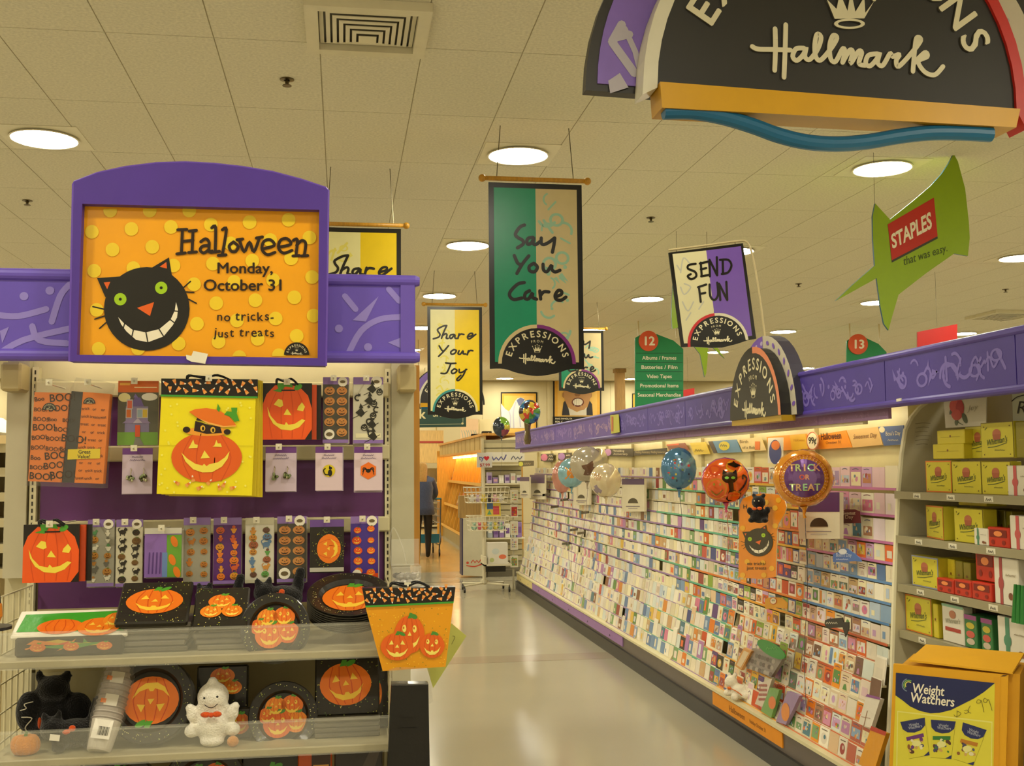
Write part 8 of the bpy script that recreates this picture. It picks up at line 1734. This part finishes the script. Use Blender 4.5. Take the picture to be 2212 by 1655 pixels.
for nm, (y0, y1, x0, x1), cs, lb in (('basket', (1052, 1086, 1004, 1096), ['ddd8cc', 'c8b0c8', 'e0c84a', '3a3430', 'd8a8b0'], 'upper'), ('basket', (1114, 1146, 1010, 1096), ['9ac0a8', 'd86a7a', 'e0a83c', 'a8c8c0', 'd8c84a'], 'lower')):
    x0_, x1_, z0, z1 = basket(nm, y0, y1, x0, x1)
    for k in range(6):
        c = cs[k % 5]; m = MB(); m.M = Matrix.Scale(0.72, 4); s_ = random.uniform(0.9, 1.15); m.ball((0, 0, 0.04), (0.045 * s_, 0.04, 0.04), c, 10, 7); m.ball((0, -0.01, 0.10), (0.03, 0.03, 0.03), c, 10, 7); m.ball((-0.022, 0, 0.13), 0.012, c, 8, 5); m.ball((0.022, 0, 0.13), 0.012, c, 8, 5); m.ball((-0.045, -0.02, 0.06), (0.02, 0.015, 0.015), c, 8, 5); m.ball((0.045, -0.02, 0.06), (0.02, 0.015, 0.015), c, 8, 5)
        tag(m.build('small_plush', 'fabric', None, (RX + x0_ * 0.8 + (x1_ - x0_) * 0.8 * (k + 0.5) / 6, YR - 0.08, z0 + 0.006), smooth=True), 'tiny plush toy, %s from the left in the %s wire basket' % (NUM[k], lb), 'plush toy', GT)
m = MB(); m.tube([(0, 0, 0.1), (0, 0, 0.14)], 0.05, 'c8c0a4', 10); zs_ = onY(1070, 1217, YR).z; m.box(-0.02, -0.18, zs_ - 0.02, 0.34, 0.18, zs_, 'd0c8ac'); m.box(-0.02, -0.18, zs_ - 0.02, 0.01, 0.18, zs_ + 0.1, 'd0c8ac'); m.box(0.0, 0.1, zs_ - 0.12, 0.3, 0.14, zs_ - 0.025, '2a2620'); m.build('lower_tray', 'metal_paint', rk)
for dx, dy in ((-0.28, -0.2), (0.3, -0.2), (0.28, 0.2), (-0.26, 0.2)):
    m = MB(); m.tube([(0, 0, 0.1), (dx, dy, 0.085)], 0.014, 'cfc6a8', 6); m.build('leg', 'metal_paint', rk)
    m = MB(); m.tube([(dx - 0.012, dy, 0.03), (dx + 0.012, dy, 0.03)], 0.03, '1c1a18', 12); m.tube([(dx, dy, 0.03), (dx, dy, 0.085)], 0.008, '2a2620', 6); m.build('caster', 'plastic', rk)
m, o = pxmb(1047, 1011, YR - 0.04); m.prism([(1030, 1010), (1030, 978), (1063, 978), (1063, 1010)], 0, 0.006, 'd6d2c8'); m.y0 = -0.001
m.poly([(1048 + 6 * (16 * sin(t) ** 3) / 16 + 3, 990 - 6 * (13 * cos(t) - 5 * cos(2 * t) - 2 * cos(3 * t) - cos(4 * t)) / 16) for t in (2 * pi * k / 24 for k in range(24))], 'c82a34', 2); m.text('ty', 1040, 994, 10, '5a6aa8', 2, bold=0.02); m.text('$7.99', 1047, 1008, 7, 'b83a3c', 2, bold=0.02)
tag(m.build('price_sign', 'print_gloss', None, o), 'small price sign with a red heart atop the wire rack', 'price sign')
m = MB(); m.box(-0.13, -0.08, 0, 0.13, 0.08, 0.27, 'd4cfc0'); m.y0 = -0.081; m.ell(-0.03, 0.16, 0.05, 0.04, 'c0c8c4', 1, 12); m.ell(0.06, 0.09, 0.05, 0.03, 'd8704a', 1, 12); m.ell(-0.08, 0.05, 0.03, 0.03, 'b0b878', 1, 12)
tag(m.build('open_carton', 'paper', None, (RX + 0.17, YR - 0.02, zs_ + 0.001)), 'white printed carton on the wire rack lower tray', 'carton')
m = MB(); m.box(-0.1, 0, 0, 0.1, 0.02, 0.26, 'd8c04a'); m.rect(-0.08, 0.1, 0.0, 0.22, '4a6a9a', 1); m.rect(0.0, 0.03, 0.08, 0.14, 'c84a4a', 1); m.poly([(-0.08, 0.03), (-0.02, 0.03), (-0.05, 0.09)], '5a9a6a', 1)
tag(m.build('picture_book', 'print_gloss', None, (RX + 0.12, YR - 0.05, onY(1060, 1118, YR).z + 0.01), 0, radians(-10)), 'bright picture book above the lower wire basket', 'book')
# strip of hanging sticker packs at the rack end
xs_ = onY(1109, 1150, 14.35).x
hs = thing('merchandise_strip', 'vertical strip of hanging sticker packs at the card rack end', 'display strip', (xs_, 14.35, 0))
for k, (y0, y1, c) in enumerate(((1058, 1086, 'd8d4b8'), (1090, 1118, 'b83a34'), (1126, 1156, 'd0c8b0'), (1162, 1188, 'cfc8b8'), (1200, 1226, '8a9a5a'))):
    a_ = onY(1103, y1, 14.35); b_ = onY(1119, y0, 14.35); m = MB(); m.box(a_.x - xs_, 0, a_.z, b_.x - xs_, 0.02, b_.z, 'd8d2bc'); m.rect(a_.x - xs_ + 0.012, a_.z + 0.02, b_.x - xs_ - 0.012, b_.z - 0.03, c, 1)
    for q in range(10): m.ell(a_.x - xs_ + 0.03 + 0.02 * (q % 3), a_.z + 0.04 + 0.03 * (q // 3), 0.008, 0.008, random.choice(['c84a3c', '4a8a4a', 'd8a83c', '6a4a8a']), 2, 7)
    m.build('sticker_pack', 'print_gloss', hs)
m = MB(); m.box(-0.012, 0.02, 0, 0.012, 0.03, onY(1109, 1055, 14.35).z, 'b0a88c'); m.build('strip_backer', 'metal_paint', hs)
# painted screens and boxes above the bookcase
m, o = pxmb(1005, 950, 27.5); m.prism([(995, 1150), (995, 905), (1033, 905), (1033, 1150)], 0, 0.05, 'd8b890'); m.y0 = -0.001
for k in range(7): m.stroke([(998 + 5 * k, 960), (1000 + 5 * k, 945 - 4 * (k % 3)), (997 + 5 * k, 930)], 1.2, '8aa89a', 1)
tag(m.build('decor_screen', 'paper', None, (o.x, 27.5, o.z)), 'peach decor board painted with grey-green grass above the bookcase', 'decor')
m, o = pxmb(1047, 953, 27.6); m.prism([(1036, 1149), (1036, 906), (1060, 906), (1060, 1149)], 0, 0.3, 'e0d2a0'); tag(m.build('pillar_box', 'wall_paint', None, (o.x, 27.6, o.z)), 'pale square pillar box above the bookcase', 'pillar')
for x, lb in ((1028, 'black box on the bookcase top, left one'), (1052, 'black box on the bookcase top, right one')):
    yy_ = {1028: 21.3, 1052: 19.7}[x]; p = onY(x, 955, yy_); m = MB(); m.bbox(-0.09, 0, 0, 0.09, 0.1, 0.1, '15120f', 0.01); m.ell(0.03, 0.06, 0.015, 0.015, 'c8c0a8', 1, 8); tag(m.build('black_box', 'plastic', None, (p.x, yy_, 2.161)), lb, 'box')

# ------------------------------------------------------------------ shopper with a cart
PX, PY = onZ(913, 1207, 0).x, 19.5
per = thing('person', 'woman seen from behind in a blue-grey top pushing a cart', 'person', (PX, PY, 0))
def skin(name, pts, edges, rad, c, mat, parent, sub=2):
    me = bpy.data.meshes.new(name); me.from_pydata(pts, edges, []); ob = bpy.data.objects.new(name, me); col.objects.link(ob)
    s_ = ob.modifiers.new('skin', 'SKIN'); s_.use_smooth_shade = True
    for i, v in enumerate(me.skin_vertices[0].data): v.radius = rad[i] if isinstance(rad[i], tuple) else (rad[i], rad[i]); v.use_root = (i == 0)
    b_ = ob.modifiers.new('sub', 'SUBSURF'); b_.levels = sub; b_.render_levels = sub
    dg = bpy.context.evaluated_depsgraph_get(); m2 = bpy.data.meshes.new_from_object(ob.evaluated_get(dg)); ob.modifiers.clear(); ob.data = m2
    cfun = c if callable(c) else (lambda p: c)
    a_ = m2.color_attributes.new('Col', 'FLOAT_COLOR', 'CORNER'); buf = []
    for lp in m2.loops: buf.extend(H(cfun(m2.vertices[lp.vertex_index].co)))
    a_.data.foreach_set('color', buf); m2.materials.clear(); m2.materials.append(MATS[mat]); m2.polygons.foreach_set('use_smooth', [True] * len(m2.polygons)); ob.parent = parent; ob.name = name
    return ob
# pelvis, spine, neck, head; legs in mid-stride; arms forward to the cart bar (she walks to +y)
pts = [(0, 0, 0.90), (0, 0.03, 1.08), (0, 0.07, 1.26), (0, 0.10, 1.40), (0, 0.13, 1.48), (0, 0.16, 1.58), (0, 0.16, 1.66),
       (0.09, 0.0, 0.86), (0.10, 0.10, 0.48), (0.10, 0.10, 0.10), (0.10, 0.24, 0.03), (-0.09, 0.0, 0.86), (-0.10, -0.06, 0.48), (-0.10, -0.18, 0.11), (-0.10, -0.06, 0.035),
       (0.17, 0.10, 1.37), (0.25, 0.16, 1.14), (0.20, 0.42, 1.04), (0.19, 0.49, 1.04), (-0.17, 0.10, 1.37), (-0.25, 0.16, 1.14), (-0.20, 0.42, 1.04), (-0.19, 0.49, 1.04)]
ed = [(0, 1), (1, 2), (2, 3), (3, 4), (4, 5), (5, 6), (0, 7), (7, 8), (8, 9), (9, 10), (0, 11), (11, 12), (12, 13), (13, 14), (3, 15), (15, 16), (16, 17), (17, 18), (3, 19), (19, 20), (20, 21), (21, 22)]
ra = [(0.17, 0.12), (0.15, 0.11), (0.17, 0.12), (0.13, 0.10), 0.055, (0.075, 0.095), (0.07, 0.085), 0.105, 0.07, 0.048, (0.045, 0.035), 0.105, 0.07, 0.048, (0.045, 0.035), 0.075, 0.055, 0.042, 0.03, 0.075, 0.055, 0.042, 0.03]
def pc(p):
    if p.z > 1.47 and abs(p.x) < 0.13: return 'b98a68'
    if p.y > 0.40 and 0.9 < p.z < 1.15: return 'b98a68'
    if p.z > 0.80 or abs(p.x) > 0.19: return '3f4a66'
    if p.z < 0.075: return '1a1714'
    return '17161a'
skin('body', pts, ed, ra, pc, 'skin', per)
def top_c(p): return '414c68'
m = MB(); m.lathe([(0.16, 1.36), (0.19, 1.25), (0.17, 1.08), (0.20, 0.92), (0.215, 0.78), (0.2, 0.775)], '414c68', 20); m.v = [(x * 1.0, y * 0.75 + 0.05 * (z - 0.8), z) for x, y, z in m.v]; m.build('tunic', 'fabric', per, smooth=True)
hp_ = [(0, 0.11, 1.70), (0, 0.07, 1.62), (-0.01, 0.035, 1.50), (-0.015, 0.0, 1.36), (-0.02, -0.02, 1.22)]
skin('hair', hp_, [(0, 1), (1, 2), (2, 3), (3, 4)], [(0.08, 0.07), (0.105, 0.085), (0.10, 0.06), (0.095, 0.045), (0.06, 0.03)], 'b08a4c', 'fabric', per)
for s_ in (-1, 1):
    for f_ in range(4):
        m = MB(); x = s_ * 0.19 + (f_ - 1.5) * 0.019; m.tube(smooth([(x, 0.49, 1.05), (x, 0.53, 1.062), (x, 0.552, 1.045), (x, 0.54, 1.02)], 3), 0.0085, 'b98a68', 6); m.build('finger', 'skin', per, smooth=True)
    m = MB(); x = s_ * 0.19 - s_ * 0.04; m.tube(smooth([(s_ * 0.19 - s_ * 0.02, 0.47, 1.035), (x, 0.50, 1.02), (x, 0.53, 1.015)], 3), 0.010, 'b98a68', 6); m.build('thumb', 'skin', per, smooth=True)
ct = thing('shopping_cart', 'wire shopping cart with teal lower rack ahead of the woman', 'shopping cart', (PX + 0.10, PY + 0.54, 0))
m = MB(); m.tube([(-0.28, 0, 1.04), (0.28, 0, 1.04)], 0.016, '2a6a7a', 8); m.build('handle', 'plastic', ct)
m = MB()
for z, s_ in ((0.98, 1.0), (0.85, 0.97), (0.72, 0.94), (0.60, 0.9)): m.tube([(-0.27 * s_, 0.08, z), (0.27 * s_, 0.08, z), (0.22 * s_, 0.9, z), (-0.22 * s_, 0.9, z)], 0.005, '9a9a98', 5, closed=True)
for k in range(9): x = -0.25 + k * 0.0625; m.tube([(x, 0.08, 0.98), (x * 0.9, 0.08, 0.6), (x * 0.8, 0.88, 0.6), (x * 0.85, 0.9, 0.98)], 0.004, '9a9a98', 4)
for k in range(9):
    for s_ in (-1, 1): y = 0.1 + k * 0.09; m.tube([(s_ * (0.27 - 0.05 * k / 9), y, 0.98), (s_ * (0.24 - 0.04 * k / 9), y, 0.6)], 0.004, '9a9a98', 4)
m.build('basket', 'steel', ct)
m = MB()
for s_ in (-1, 1): m.tube(smooth([(s_ * 0.27, 0.0, 1.04), (s_ * 0.27, 0.06, 0.9), (s_ * 0.26, 0.06, 0.5), (s_ * 0.25, 0.0, 0.22), (s_ * 0.2, 0.85, 0.2)], 4), 0.013, '7a7a78', 6)
m.build('frame', 'steel', ct)
m = MB(); m.box(-0.24, 0.02, 0.24, 0.24, 0.8, 0.27, '1f6a84'); m.box(-0.24, 0.0, 0.24, 0.24, 0.02, 0.40, '1f6a84'); m.build('lower_rack', 'plastic', ct)
for x, y in ((-0.24, 0.02), (0.24, 0.02), (-0.19, 0.84), (0.19, 0.84)):
    m = MB(); m.tube([(x - 0.014, y, 0.062), (x + 0.014, y, 0.062)], 0.062, '1c1a18', 14); m.tube([(x, y, 0.06), (x, y, 0.22)], 0.014, '5a5856', 6); m.build('wheel', 'plastic', ct)
